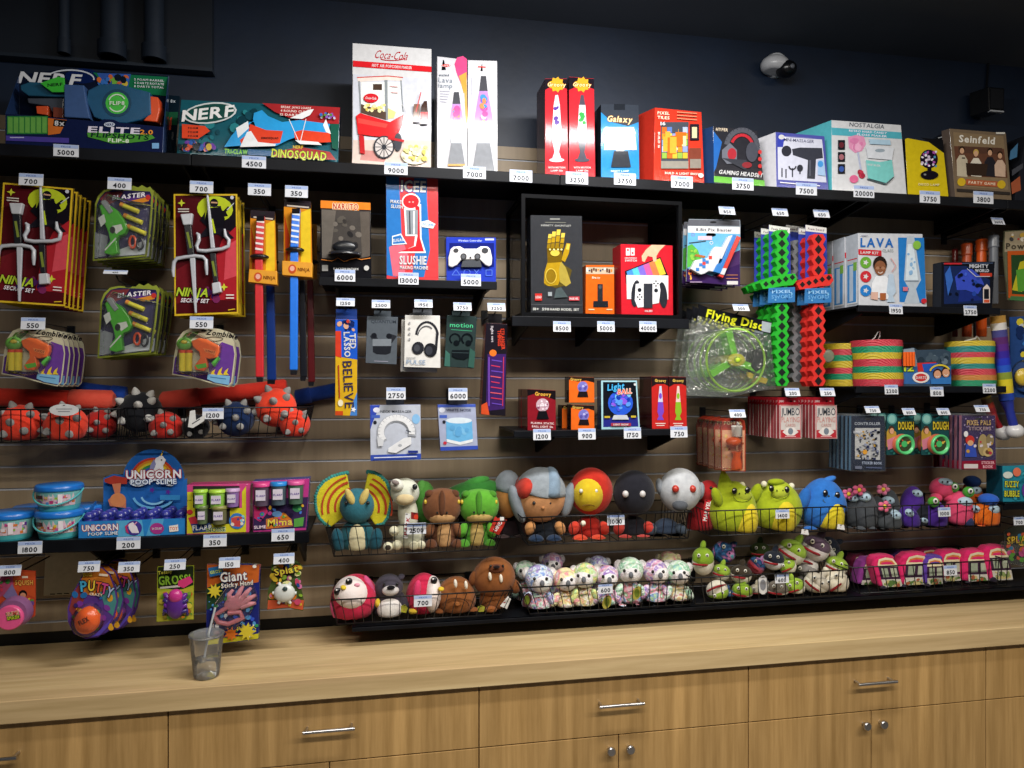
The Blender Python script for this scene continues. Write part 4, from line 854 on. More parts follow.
def mace(label, px, py, r, c, y=-.16, hand=None, dark='#6e7076', spikes=8, seed=1, spk='#8f8e8c'):
    s = S(px, y); cc = W(px, py, y); R_ = r*s
    t = thing('plush_mace', label, 'plush toy', cc-Vector((0, 0, R_)), 'spiked plush maces')
    MB('plush').ell(cc, (R_, R_*.96, R_*.97), c, nu=24, nv=14).build('ball', t)
    R = random.Random(seed)
    dirs = [(-.75, -.5, .45), (.1, -.95, .25), (.7, -.6, .5), (-.45, -.8, -.4), (.5, -.8, -.35), (-.2, -.3, .95), (.5, -.2, .85), (-.95, -.2, -.1), (.95, -.25, -.05), (0, -.85, -.6)][:spikes]
    for d in dirs:
        d = Vector((d[0]+R.uniform(-.15, .15), d[1], d[2]+R.uniform(-.15, .15))).normalized()
        q = d.to_track_quat('Z', 'Y').to_matrix()
        MB('plush').lathe(cc+d*R_*.93, [(R_*.20, 0), (R_*.18, R_*.12), (R_*.10, R_*.26), (R_*.03, R_*.33), (0, R_*.34)], spk, 10, axis=q).build('spike', t)
    if hand:
        a, b, hr, hc, capc, yh = hand
        P0, P1 = W(*a, yh), W(*b, yh); d = (P1-P0)
        MB('plush').tube([P0, P0+d*.02, P0+d*.35, P0+d*.98, P1], [hr*.8*s, hr*s, hr*.95*s, hr*s, hr*.75*s], hc, 14).build('handle', t)
        MB('plush').tube([P0+d*.70, P0+d*.71, P0+d*.985, P1+d*.01], [hr*1.0*s, hr*1.1*s, hr*1.1*s, hr*.7*s], capc, 14).build('grip_band', t)
    return t
mace('red spiked plush mace with a long handle lying across the left basket', 20, 424, 20, '#e2402c', -.17, ((-30, 396), (113, 400), 9.5, '#d93a2c', '#ea5a48', -.085), seed=2)
mace('red spiked plush mace carrying a white paper tag', 66, 425, 20, '#e0412d', -.175, seed=3)
mace('dark red spiked plush mace in the right corner of the left basket', 101, 424, 15, '#a8231e', -.12, None, seed=4)
mace('black spiked plush mace between the two wire baskets', 140, 412, 21, '#17181d', -.14, ((78, 388), (126, 394), 7, '#2348a8', '#2b57c4', -.024), seed=5, spk='#b4b2ae')
mace('red spiked plush mace squashed low at the left of the second basket', 166, 427, 16, '#b92a22', -.17, ((287, 387), (162, 401), 9, '#e03a2c', '#ea5444', -.055), seed=6, spikes=6)
mace('navy spiked plush mace in the middle of the second basket', 236, 419, 18, '#14274c', -.17, ((345, 388), (296, 398), 8, '#1b3a86', '#173072', -.04), seed=7)
mace('black spiked plush mace behind the price tag of the second basket', 196, 427, 13, '#15161b', -.19, None, seed=8, spikes=5)
mace('red spiked plush mace on top at the right end of the second basket', 276, 407.5, 20, '#e8442c', -.16, None, seed=9)
mace('red spiked plush mace low in the right corner of the second basket', 295, 424, 15, '#dd3f2b', -.18, None, seed=10, spikes=7)
settle('spiked plush maces', 'm1')
o = card('paper_tag', 'white oval paper tag on the red plush mace in the left basket', 'tag', [(64+15*math.cos(t), 410+6*math.sin(t)) for t in [k*.4488 for k in range(14)]], -.262, .001, '#d6d8da'); a = Art(-.262); a.l([(56, 409), (72, 409)], .8, '#8a8c94'); a.l([(58, 411.5), (70, 411.5)], .8, '#8a8c94'); a.build('printed_front', o)
o = card('paper_tag', 'crumpled white paper tag on the black plush mace', 'tag', [(190, 411), (195, 410), (196, 420), (206, 414), (204, 421), (193, 428), (188, 427)], -.262, .001, '#dcdcda'); a = Art(-.262); a.l([(192, 424), (200, 419)], 1, '#55565c'); a.build('printed_front', o)
# ---------------------------------------------------------------- middle shelf: figure box, slush maker, controller
y = -.285
o = carton('figure_box', 'black windowed figure box with an orange top band', 'box', [(320, 271.5), (371.5, 275), (370.5, 202.5), (320.5, 200)], y, .09, zC, '#17171b', '#241f1e')
A = Art(y); A.p([(320.6, 200.4), (370.4, 202.8), (370.6, 210), (320.6, 208)], '#e8842a'); A.p([(333, 206), (345, 203), (360, 207), (358, 214), (345, 217), (335, 214)], '#e8842a'); A.t('NARUTO', 345.5, 206.5, 6, '#b8281a', 25, 2, 0, 1, .6, '#f4e4c0'); A.t('SHIPPUDEN', 346, 212.6, 2.4, '#3a50b0', 17, 2, 0, 1, .3, '#eee')
A.p([(321.5, 209), (369.8, 211), (370, 256), (366, 257.5), (360, 258), (356, 256.5), (350, 258), (344, 260), (338, 256.5), (332, 259.5), (322, 258)], '#4a4542')
A.p([(321.5, 209.5), (336, 210.5), (330, 258), (322, 258)], '#6a635c'); A.p([(360, 212), (369.8, 212), (370, 256), (362, 257.5)], '#5f5750')
A.dots(330, 214, 362, 254, 16, 2, 5, ['#5c5650', '#3c3836', '#756d66', '#2c2a2b'], 4)
A.l([(321, 259.5), (332, 261), (338, 258), (344, 261.5), (350, 259.5), (356, 258), (361, 259.5), (370.5, 258)], .8, '#d8843a')
A.r(322, 265, 328, 271, '#8f8e8c'); A.t('KAKASHI HATAKE', 346, 268.8, 1.9, '#d8d8d8', 25, 1); A.e(366.5, 268, 2.6, 2.6, '#c8c6c2'); A.build('printed_front', o)
m = MB('plastic'); cx = W(345, 240, y); s = S(345, y)
m.lathe((cx.x, y-.007, W(345, 256, y).z), [(.052, 0), (.052, .008), (.03, .012)], '#26272b', 20); m.build('figure_plinth', o)
m = MB('plastic').ell((cx.x, y-.007, W(345, 247, y).z), (.038, .010, .02), '#1d1e22').build('dark_figure', o)
MB('glass').ex([(322, 215.5), (369.6, 216), (369.8, 255), (344, 256), (322, 256.5)], y-.022, .002, '#f6f7f8').build('window', o)
o = carton('slush_maker_box', 'tall red and blue box picturing a red slush maker', 'box', [(386.5, 275.5), (438.5, 277.5), (438, 178.5), (386, 176)], y, .11, zC, '#d84448', '#3a6ab4')
A = Art(y); A.p([(386.2, 176.4), (399, 177), (402, 242), (396, 277), (386.7, 275)], '#2f74bc'); A.p([(427, 178), (437.8, 178.6), (438.3, 277), (425, 277)], '#d84448'); A.p([(414, 177.4), (427, 178), (427, 200), (430, 250), (424, 277), (412, 277), (418, 230)], '#2f74bc')
A.p([(389, 247), (403, 241), (408, 255), (404, 277), (393, 276)], '#de6a7c'); A.t('ICEE', 413.5, 186, 11, '#f2f1f2', 25, 2, 0, 1, .8, '#2a4aa0')
A.e(411, 201.5, 9.3, 8.2, '#f0f0f0'); A.p([(404, 208), (421, 204), (421.5, 238), (426, 253), (398, 253), (414, 246), (415, 236), (405.5, 236)], '#f0f0f0')
A.e(411, 201.5, 8, 6.8, '#d02c34'); A.p([(415, 204), (419.5, 207), (420, 238), (424, 251.5), (400, 251.5), (415.6, 246), (417.5, 236)], '#d02c34'); A.p([(406, 210), (418, 210), (417.6, 234.5), (407, 234.5)], '#8f959c'); A.l([(409.5, 211), (410, 234)], 1.3, '#43474e'); A.l([(414, 211), (414, 234)], 1.6, '#d8dce0')
A.e(409.5, 202, .9, .7, '#f4b8b0'); A.e(413, 202, .9, .7, '#f4b8b0'); A.t('MAKE', 396, 201.5, 3.4, W_, 11, 4); A.t('SLUSH', 397, 206.5, 3.4, W_, 12, 4); A.p([(392, 236), (401, 233.5), (407, 244), (392, 245)], '#e4eef6'); A.p([(393, 237), (400.5, 235), (405.4, 243), (393, 244)], '#2f74bc'); A.t('SUGAR', 398.5, 240, 3, W_, 11, -6)
A.p([(420, 222), (428, 220), (435.5, 224), (433, 228.5), (422, 227)], '#e8eef4'); A.t('COOL DRINKS', 428, 224.5, 2.2, '#2f74bc', 13, 6)
A.t('SLUSHIE', 413, 260, 8.5, W_, 27, 1); A.t('MAKING MACHINE', 414, 267.5, 3.4, W_, 28, 1, 0, 1); A.build('printed_front', o)
o = carton('controller_box', 'blue game controller box with a white controller in its window', 'box', [(446.5, 276.5), (496, 277.5), (496, 237.5), (446, 237)], y, .06, zC, '#2b3fb4', '#22309a')
A = Art(y); A.t('Wireless Controller', 470, 240.5, 2, '#b8c4f0', 24, 0); A.r(485, 238.5, 494, 240.3, '#c8d0f0'); A.p([(449.5, 243), (494, 243), (494, 267), (449.5, 267)], '#1a2372')
A.l([(452, 275), (456, 269.5), (460, 275), (452, 275)], .7, '#5a7ae0'); A.arc(467, 272.5, 3.2, 0, 6.28, .7, '#5a7ae0'); A.l([(474, 269.5), (479, 275.5)], .7, '#5a7ae0'); A.l([(479, 269.5), (474, 275.5)], .7, '#5a7ae0'); A.l([(486, 270), (492, 270), (492, 275.5), (486, 275.5), (486, 270)], .7, '#5a7ae0'); A.p([(448.5, 266), (450.5, 262.5), (452.5, 266)], '#e8ecf8'); A.build('printed_front', o)
pad = toy(o, 'controller', [(448.5, 266), (448.3, 258), (450.5, 249), (453.5, 246.5), (460, 246), (464, 248.5), (477, 248.5), (481, 246), (488, 246.3), (490.5, 249), (492.4, 258), (491.8, 265), (489, 266.5), (485.5, 265), (480, 259.5), (461.5, 259.5), (457, 265), (452, 267.4)], y-.016, .014, '#e6e4e6', .004)
MB('plastic').ex([(463, 260), (480, 260), (482, 267), (461, 267)], y-.012, .011, '#3c4048').build('touch_pad', pad)
A = Art(y-.0162, 'plastic')
for x in (463.5, 477.5): A.e(x, 256.5, 3.2, 3.3, '#23252b'); A.e(x, 256.5, 2, 2.1, '#55575e')
A.e(470.5, 257.5, 1, 1, '#2a2c32'); A.e(456, 250.5, 2.6, 2.2, '#2f3138'); A.e(485, 250.5, 3.4, 2.8, '#2f3138')
A.build('thumb_sticks', pad)
# ---------------------------------------------------------------- boxes on hooks below it
y = -.25
tags_c = ((345.5, 302, '1250', 'above the blue and yellow banner box'), (381, 304, '2500', 'above the grey earbuds box'), (423.5, 303.5, '1950', 'above the white headphones box'), (462.5, 306.5, '3750', 'above the dark green motion box'), (496.5, 307, '3250', 'above the dark red string light box'))
for px, py, n, d in tags_c: tag_at(px, py, n, d, -.28, 18, 9, 22); hook(px, py+2, 'holding the tag '+d, -.28, .012)
def hbox(name, label, pp, d, c, side, y=y, bev=.0012):
    return carton(name, label, 'box', pp, y, d, None, c, side, bev=bev)
o = hbox('banner_box', 'tall slim blue and yellow box reading BELIEVE on a hook', [(335, 415.5), (357, 416), (357.5, 319.5), (335.5, 319)], .05, '#d8ac24', '#1d3f98')
A = Art(y); A.p([(335.6, 319.2), (357.4, 319.7), (357.2, 359.5), (335.4, 356)], '#2259c8'); A.p([(335.5, 331), (341, 331), (341.4, 358), (335.4, 356)], '#d2402c'); A.p([(352, 405), (357.1, 392), (357, 415.6), (350, 415.6)], '#4a86d0'); A.r(335.3, 411, 343, 415.3, '#c84a22')
A.dots(336, 319, 356, 332, 14, 1.5, 3.4, ['#1a2c66', '#d8a88a', '#e2b04a', '#12204c', '#c8402c'], 9); A.t('TED', 353, 341, 6, W_, 15, 88); A.t('LASSO', 347.2, 344.5, 6, W_, 25, 88); A.t('BELIEVE', 348.5, 384.5, 9.5, '#3a3450', 47, 87, 0, 0); A.l([(338.5, 365), (339.5, 398)], 1.2, '#a83a2c'); A.e(340.5, 403, 2.6, 3.4, '#f0e8c8'); A.star(353.5, 409.5, 3, '#f0f2f8', 5, .45)
A.build('printed_front', o); MB('plastic').ex([(336, 319.5), (357, 319.7), (357, 309), (336, 309)], y+.02, .0015, '#1b3c86').build('hang_tab', o)
o = hbox('earbuds_box', 'grey wireless earbuds box on a hook beside the banner box', [(365.5, 363), (396.5, 364.5), (398, 317), (367, 316)], .04, '#575e66', '#3c4248')
A = Art(y); A.t('QUANTUM', 383.5, 321.5, 3.2, '#39404a', 25, 1, 0, 0); A.p([(370, 336), (375, 333), (378, 339), (388, 339), (391, 334), (397, 336), (392, 343), (374, 343)], '#2a2c32'); A.e(374, 335.5, 2.8, 2.6, '#1c1e24'); A.e(389, 336, 2.8, 2.6, '#1c1e24'); A.p([(372.5, 339), (391.5, 339), (391, 346), (372.5, 346)], '#7d848c'); A.p([(373, 346), (391.5, 346), (390.5, 353), (386, 354.5), (377, 354), (373, 352)], '#23252b'); A.l([(374, 361), (388, 361.6)], .7, '#99a'); A.build('printed_front', o); MB('plastic').ex([(374, 317), (391, 317.5), (391, 311), (374, 310.5)], y+.018, .0012, '#4a5158').build('hang_tab', o)
def pulse(dx, dy, yy, lb):
    o = hbox('headphones_box', lb, [(404+dx, 367+dy), (440.5+dx, 368+dy), (440+dx, 315.5+dy), (405+dx, 315+dy)], .035, '#dedcd8', '#b4b2ae', yy)
    A = Art(yy, tf=shift(dx, dy)); A.arc(427, 337, 11, -3.0, -.15, 2.2, '#2c2d33', 14, 15); A.arc(426.5, 338, 9, -2.9, -.9, 1, '#55565c', 10, 12); A.l([(437.5, 332), (436, 350)], 2.4, '#2c2d33'); A.e(418, 348, 6, 6.4, '#2a2b31', .4); A.e(417, 348, 3, 3.6, '#45474e'); A.e(430.5, 350, 6.5, 7, '#232429', -.2); A.e(429, 350.5, 3.6, 4.4, '#3c3e46'); A.t('PULSE', 416, 362, 4.6, '#8aa0bc', 19, 1, 0, 0); A.t('bluetooth', 411, 357.6, 1.6, '#8a8c92', 9)
    for k in range(4): A.e(409.5, 323+k*5.4, 1.1, 1.2, '#9a9a9e', 0, 8)
    A.build('printed_front', o); MB('plastic').ex([(413+dx, 315.3+dy), (432+dx, 315.6+dy), (432+dx, 309+dy), (413+dx, 309+dy)], yy+.016, .0012, '#55575c').build('hang_tab', o); return o
pulse(0, 0, y, 'white headphones box with a black headphone picture, front one on its hook'); pulse(-3.5, 4.5, y+.05, 'white headphones box behind the front one on the same hook')
o = hbox('speaker_box', 'dark green sport earphones box with a green title', [(444, 366.5), (474, 368.5), (477, 316.5), (447, 315)], .05, '#2c3a3a', '#1c2426')
A = Art(y); A.t('motion', 461.5, 325, 4.6, '#4cc48a', 23, 2, 0, 0); A.l([(451, 329.5), (472, 331)], .8, '#3a8a68')
for x in (455, 467): A.arc(x, 339, 5.2, 2.2, 6.8, 1.6, '#11161a', 10); A.e(x+1.5, 343, 3, 2.8, '#11161a')
A.p([(452, 350), (469, 350), (469, 357), (464, 359.5), (456, 358.5), (452, 356)], '#151a1e'); A.l([(452, 352.5), (469, 353)], .6, '#39474a'); A.p([(445.5, 350), (450, 354), (450, 366.6), (444.3, 366)], '#3f6a60'); A.p([(470, 348), (475.4, 352), (474, 368), (468, 367)], '#35584f'); A.build('printed_front', o); MB('plastic').ex([(452, 316), (470, 316.8), (470, 311), (452, 310)], y+.02, .0012, '#273334').build('hang_tab', o)
o = hbox('string_light_box', 'tall dark box with a red title and purple picture, right of the green box', [(481, 414.5), (505.5, 416), (507.5, 324), (486, 323)], .06, '#1e1a22', '#8c2a2a')
A = Art(y); A.p([(487.5, 354), (506, 354), (504.5, 409), (486, 411)], '#3c2462'); A.t('STRANGER', 503, 339, 3.4, '#e0462c', 21, 88); A.t('THINGS', 499.5, 338, 3.4, '#e0462c', 16, 88); A.t('light set', 492.5, 334, 2.4, '#c8c0c8', 16, 88); A.e(493, 353, 3.6, 3.4, '#e0742c'); A.p([(481.4, 405), (487, 402), (489.5, 415), (481.2, 414)], '#d0502a')
for k in range(9): A.l([(490+R.random()*3, 360+k*5.4), (499+R.random()*4, 361.5+k*5.4)], 1, random.choice(['#c83a5a', '#6a4ab8', '#d85a6a']))
A.l([(489, 357), (489, 406)], .8, '#8a5ad0'); A.l([(503.6, 357), (502.6, 406)], .8, '#c83a5a'); A.build('printed_front', o); MB('plastic').ex([(488, 323.5), (502, 324), (502, 314), (488, 313.5)], y+.03, .0012, '#141216').build('hang_tab', o)
y2 = -.25
for px, py, n, d in ((396, 393.5, '2750', 'above the neck massager box'), (458, 394, '6000', 'above the white noise lamp box')): hooktag(px, py, n, d, -.28, tw=19)
o = hbox('massager_box', 'white and blue neck massager box hanging below the headphones', [(370.5, 461), (421, 459.5), (420.5, 404.5), (370, 405)], .05, '#c2c8d6', '#3a4a9a')
A = Art(y); A.p([(370.6, 455), (421, 453.5), (421, 459.3), (370.6, 460.8)], '#3850b0'); A.p([(370.2, 405.2), (380, 405.2), (372, 424), (370.3, 430)], '#3a50b8'); A.e(376.5, 410, 3.4, 2.6, '#eef'); A.t('NECK MASSAGER', 396, 411.5, 2.6, '#40444e', 31, 0, 0, 0); A.r(371.5, 415, 380, 418, '#4a66c0'); A.e(375, 422.5, 1.8, 2, '#2a2c34'); A.e(416, 419, 4, 5, '#8cc0ec')
A.arc(396.5, 433, 16, 2.5, 6.5, 8, '#aeb3bd', 18, 15); A.arc(396.5, 432, 15.6, 2.55, 6.45, 6, '#eceef2', 18, 14.4); A.p([(404, 438), (411, 437), (411.5, 444), (396, 453), (388, 452), (388.5, 448)], '#e8eaee'); A.p([(377, 436), (384, 440), (383, 446), (378, 446.5)], '#d4d7dd'); A.e(400, 445.5, 2, 1.4, '#b0b4bc'); A.l([(406, 430), (411, 432)], 1, '#555a66'); A.l([(374, 457.8), (417, 456.4)], 1, '#dfe4f4'); A.r(408, 450.5, 418, 453, '#2c3a8a'); A.build('printed_front', o); MB('plastic').ex([(386, 405), (404, 405), (404, 399), (386, 399)], y+.02, .0012, '#2a2c32').build('hang_tab', o)
o = hbox('sound_lamp_box', 'blue and white box picturing a glowing drum-shaped sound machine', [(440.5, 451), (478, 449.5), (475.5, 404), (437.5, 404.5)], .045, '#a8b0cc', '#3a4a9a')
A = Art(y); A.p([(440.4, 447), (477.8, 445.6), (478, 449.3), (440.6, 450.8)], '#3a52b4'); A.p([(437.7, 404.7), (475.4, 404.2), (475.6, 407), (437.8, 407.4)], '#4a62c0'); A.e(442, 410, 3, 2.6, '#dfe4f4'); A.t('WHITE NOISE', 458.5, 410, 2.6, '#38405c', 25, 0, 0, 0); A.r(439.5, 415, 447, 418, '#4a66c0'); A.e(444, 422, 1.6, 1.8, '#2a2c34'); A.p([(446, 421), (472, 421), (473, 440), (460, 443.5), (446.5, 441)], '#6db4e4'); A.e(459, 420.5, 13, 3, '#dbe8f2'); A.p([(446.5, 439), (460, 442), (473, 439), (472.5, 442), (460, 445), (447, 442)], '#e8ecf0'); A.dots(447, 423, 472, 438, 8, 2.5, 5, ['#7fc0ea', '#62a8dc'], 3); A.e(445, 443, 1.8, 1.6, '#c83a4a'); A.build('printed_front', o); MB('plastic').ex([(449, 404.5), (467, 404.3), (467, 399), (449, 399)], y+.02, .0012, '#2a2c32').build('hang_tab', o)
# ---------------------------------------------------------------- inside the display case
y = -.25
o = carton('gauntlet_box', 'tall dark grey box picturing a gold gauntlet inside the display case', 'box', [(531, 312.5), (583, 313), (582, 216), (530.5, 215)], y, .07, zCase, '#35363a', '#28292d')
A = Art(y); A.t('INFINITY GAUNTLET', 556, 225.5, 1.8, '#a8a8a4', 30, 1); A.l([(550, 219), (560, 219)], 1.4, '#8c8c88'); A.l([(545, 222.3), (566, 222.6)], .7, '#77776f')
G1, G2, G3 = '#b08c1c', '#6e5412', '#d8bc4c'
A.p([(548, 268), (560, 262), (572, 270), (568, 285), (556, 288), (544, 285)], '#5a4c1e')
A.p([(547.5, 262), (561, 261), (559.5, 270), (560, 280), (558, 285), (548, 286), (544, 283), (544.5, 272)], G1); A.p([(561, 261), (566, 268), (571, 283), (566, 286.5), (560, 282), (559, 270)], '#a89440')
A.p([(547, 247), (562, 246.5), (562.5, 262), (547.5, 263)], G2)
for k, (x, t_, w_) in enumerate(((549, 234, 3.4), (553, 231.5, 3.6), (557.5, 229.5, 3.8), (562, 233, 3.6))):
    for j in range(3):
        ya = t_+j*(249-t_)/3; yb2 = t_+(j+1)*(249-t_)/3-.7
        A.p([(x-w_/2+1.3-j*.6, ya), (x+w_/2+1.3-j*.6, ya), (x+w_/2+.6-j*.6, yb2), (x-w_/2+.6-j*.6, yb2)], (G3, G1, '#8e7016')[j])
A.p([(566.5, 243), (570.5, 243.5), (569, 253), (565, 262), (561.5, 260), (563.5, 252)], G1); A.p([(567, 244), (569.8, 244.4), (568.6, 250), (566, 249)], G3); A.e(555, 253, 4.6, 3.2, G3); A.e(551, 276, 4.6, 6.6, '#8a6c18'); A.arc(551, 276, 5.4, 0, 6.28, .8, G3, 14, 7.4)
for x in (550, 554, 558, 561.5): A.e(x, 249.5, 1, 1, '#f4e49a', 0, 8)
A.p([(556, 289), (561, 287), (568, 297), (554, 298)], '#4b5658'); A.r(535, 293.5, 542, 300.5, '#c8332c'); A.r(569, 296.5, 579.5, 300.5, '#c23a44'); A.t('LEGO', 538.5, 297, 2.4, W_, 6); A.t('MARVEL', 574, 298.6, 2.2, W_, 9); A.r(548, 292, 552, 296, '#9aa0a4')
A.l([(531.4, 304.5), (582.4, 305)], .3, '#66666a'); A.t('18+  590', 541, 309, 2.6, '#c8c8c4', 16, 1); A.t('HAND MODEL SET', 564.5, 309.4, 2.4, '#c8c8c4', 29, 1); A.build('printed_front', o)
def stick(x0, x1, yt, yy, lb, d=.05):
    o = carton('streaming_stick_box', lb, 'box', [(x0, 313), (x1, 313), (x1-.4, yt), (x0+.4, yt)], yy, d, zCase, '#e2641c', '#b84c16', group='orange streaming stick boxes')
    A = Art(yy); A.p([(x0+.4, yt+.2), (x1-.4, yt+.2), (x1-.4, yt+9), (x0+.4, yt+9)], '#c7b49a'); R = random.Random(3)
    for k in range(12): A.r(x0+1+k*2.2, yt+2+R.random()*3, x0+2.6+k*2.2, yt+5+R.random()*3, R.choice(['#24305a', '#e8842a', '#f0ede6', '#5a2a1c']))
    A.l([(x0+.5, yt+1), (x1-.5, yt+1)], 1.6, '#e2641c'); cx = (x0+x1)/2; A.t('fire tv', cx-4, yt+12.5, 2.4, '#f8e4cc', 8)
    A.p([(cx-2.4, yt+19), (cx+2.8, yt+19), (cx+2.8, yt+36), (cx-2.4, yt+36)], '#2a2c30'); A.e(cx+.2, yt+22, 1.7, 2, '#4a4c52'); A.p([(cx-6.5, yt+36), (cx+8, yt+36), (cx+8.3, yt+42), (cx-6.8, yt+42)], '#22242a'); A.l([(x0+3, 309.5), (x0+9, 309.5)], 1.2, '#f0c49a'); A.l([(x1-8, 309.5), (x1-2, 309.5)], 1.2, '#f0c49a'); A.build('printed_front', o)
stick(585.5, 614.5, 265, -.24, 'orange streaming stick box, front one beside the gauntlet box'); stick(585.5, 614.5, 265.5, -.17, 'orange streaming stick box behind the front orange one in the case')
o = carton('console_box', 'red handheld game console box inside the display case', 'box', [(621.5, 313.5), (673.2, 314), (672.6, 245.5), (620.5, 244)], -.27, .09, zCase, '#cc2330', '#a81a26')
A = Art(-.27, tf=shift(0, 0, .985, 1, 621, 0)); A.r(626, 248, 630, 255.5, W_); A.r(630.8, 248, 634.8, 255.5, W_); A.e(628, 250, 1, 1.1, '#cc2330', 0, 9); A.e(632.8, 253, 1, 1.1, '#cc2330', 0, 9); A.t('NINTENDO', 631, 258, 1.2, W_, 12); A.t('SWITCH', 631, 260.5, 2, W_, 12)
A.p([(625, 271), (661, 257), (669, 276), (640, 284), (626, 284)], '#1b1d24')
sc = [(626.5, 271.5), (660.5, 258.4), (666.5, 274), (630, 283)]
cs = ['#4a8ad8', '#5ac0d8', '#7a6ad0', '#c85a9a', '#e87a4a', '#f0c040']
for k in range(6):
    a0, a1 = k/6, (k+1)/6; f = lambda a, P, Q: (P[0]*(1-a)+Q[0]*a, P[1]*(1-a)+Q[1]*a)
    A.p([f(a0, sc[0], sc[1]), f(a1, sc[0], sc[1]), f(a1, sc[3], sc[2]), f(a0, sc[3], sc[2])], cs[k])
A.p([(642, 256), (646, 250), (652, 244.8), (662, 245), (666, 245), (660, 251), (657, 256), (657, 261), (654, 262), (653, 257), (648, 256), (645, 262), (642.5, 261)], '#e8b494')
A.p([(626.5, 275), (669, 275.5), (669, 299.5), (627, 299)], '#e4e4e6'); A.e(636, 293.5, 4.6, 13.5, '#2b2d34', .1); A.e(663.5, 295, 4.4, 13, '#2b2d34', -.1); A.p([(636, 284), (643.5, 283), (644, 307), (638, 307.5), (635, 300)], '#e9e9ec'); A.p([(653, 279), (659, 279.5), (661, 290), (659.5, 303), (653, 304)], '#e9e9ec'); A.p([(644, 283.5), (653, 283.5), (653, 308), (644, 308)], '#33353c')
A.e(639.8, 290, 2, 2.1, '#22242a'); A.e(656.6, 290.5, 2, 2.1, '#22242a')
for dx, dz in ((0, -2.4), (0, 2.4), (-2, 0), (2, 0)): A.e(640+dx, 297+dz, .9, .9, '#22242a', 0, 8); A.e(656.5+dx, 283.5+dz, .9, .9, '#22242a', 0, 8)
A.t('OLED', 649, 311, 1.8, W_, 8); A.build('printed_front', o)
# ---------------------------------------------------------------- small lamp shelf
def ball_red(x0, x1, yy, lb, front=True):
    o = carton('static_ball_box', lb, 'box', [(x0, 429), (x1, 430), (x1-.3, 390.5), (x0, 389)], yy, .055, zP, '#8a1c28', '#5e141c', group='dark red static ball boxes')
    A = Art(yy); A.p([(x0, 389.3), (x1-.4, 390.8), (x1-.4, 400), (x0+20, 397), (x0+6, 394), (x0, 396)], '#1a1418'); A.t('Groovy', x0+15.5, 394, 3.6, '#e8b84a', 16, 3, 0, 1, .3, '#7a2c1c'); A.e(x0+15, 405, 6.4, 6.6, '#c8a8b4'); A.dots(x0+9, 399, x0+21, 411, 16, .8, 1.6, ['#f0e4ec', '#9a5a78', '#e0c8d4'], 3); A.p([(x0+11, 411), (x0+19, 411), (x0+21.5, 419), (x0+9, 419)], '#17151a'); A.t('PLASMA STATIC', x0+15, 423.2, 2, '#f0d8d8', 23, 2); A.t('BALL LIGHT 5in', x0+15, 426.6, 2, '#f0d8d8', 21, 2); A.build('printed_front', o)
yP = -.275
ball_red(527.5, 556, yP, 'dark red static ball box, frontmost of the three on the lamp shelf'); ball_red(524.5, 552, -.205, 'dark red static ball box, second of the three'); ball_red(521, 548, -.135, 'dark red static ball box, rearmost of the three')
zO = W(580, 403, yP).z
def ball_or(x0, x1, yt, yb, yy, z, lb):
    o = carton('plasma_ball_box', lb, 'box', [(x0, yb), (x1, yb+.5), (x1-.3, yt+1), (x0, yt)], yy, .06, z, '#e86a22', '#1c1a20', group='orange ball lamp boxes')
    A = Art(yy); A.p([(x0, yt+.2), (x1-.3, yt+1.2), (x1-.3, yt+6), (x0+17, yt+4), (x0+9, yt+5), (x0, yt+3)], '#201a1a'); A.t('Groovy', x0+7, yt+2.8, 2.8, '#f0c25a', 11, 2); cx = (x0+x1)/2+1; A.e(cx, yt+10.5, 5.2, 5.6, '#7a78c8'); A.dots(cx-4.6, yt+6, cx+4.6, yt+15, 8, 1, 1.8, ['#a8a4e4', '#5a54a8', '#c8c4f0'], 3); A.p([(cx-4, yt+15), (cx+4.5, yt+15), (cx+5.5, yt+20.5), (cx-5.4, yt+20.5)], '#211a1c'); A.build('printed_front', o)
ball_or(571, 594.5, 404.5, 429.5, yP, zP, 'orange ball lamp box at the bottom of the stack of two'); ball_or(569, 594.5, 376.5, 403, yP, zO+.001, 'orange ball lamp box on top of the stack of two')
ball_or(562, 584, 405, 430, -.19, zP, 'orange ball lamp box half hidden behind the stack, dark side showing')
o = carton('ball_lamp_card', 'black card box with a glowing blue ball picture and pale border', 'box', [(601.5, 428.5), (640, 428), (637, 380.5), (601, 380.5)], yP, .05, zP, '#a8d4e0', '#2c3c5a')
A = Art(yP); A.p([(603, 382), (635.6, 382), (638.4, 426.5), (603.3, 427)], '#16181f'); A.p([(603.2, 418), (637.8, 417), (638.4, 426.5), (603.3, 427)], '#2a2f88'); A.e(620.5, 403, 12.5, 12.5, '#2c5cd8'); A.dots(609, 391, 632, 414, 26, 1.6, 3.6, ['#5a9af0', '#1c3cb0', '#7ac8f4', '#4a5ae0', '#8a5ae0'], 7); A.t('Light', 616, 386.5, 6.4, '#4ab4ec', 17, -6, .15, 1, .4, '#0c2c5c'); A.t('BALL', 625, 391.2, 5, '#e8543c', 14, -4, .15, 1, .4, '#f4ece0'); A.p([(614, 415), (627, 415), (629, 419.5), (612, 419.5)], '#c8ccd4'); A.r(604.5, 416, 610, 418, '#c8b03a'); A.r(631, 415.6, 636, 417.6, '#c8b03a'); A.r(611, 423, 631, 426, '#a83a4a'); A.t('LIGHT SHOW', 621, 424.5, 1.8, W_, 15); A.e(635, 384.5, 1.3, 1.3, W_, 0, 8); A.build('printed_front', o)
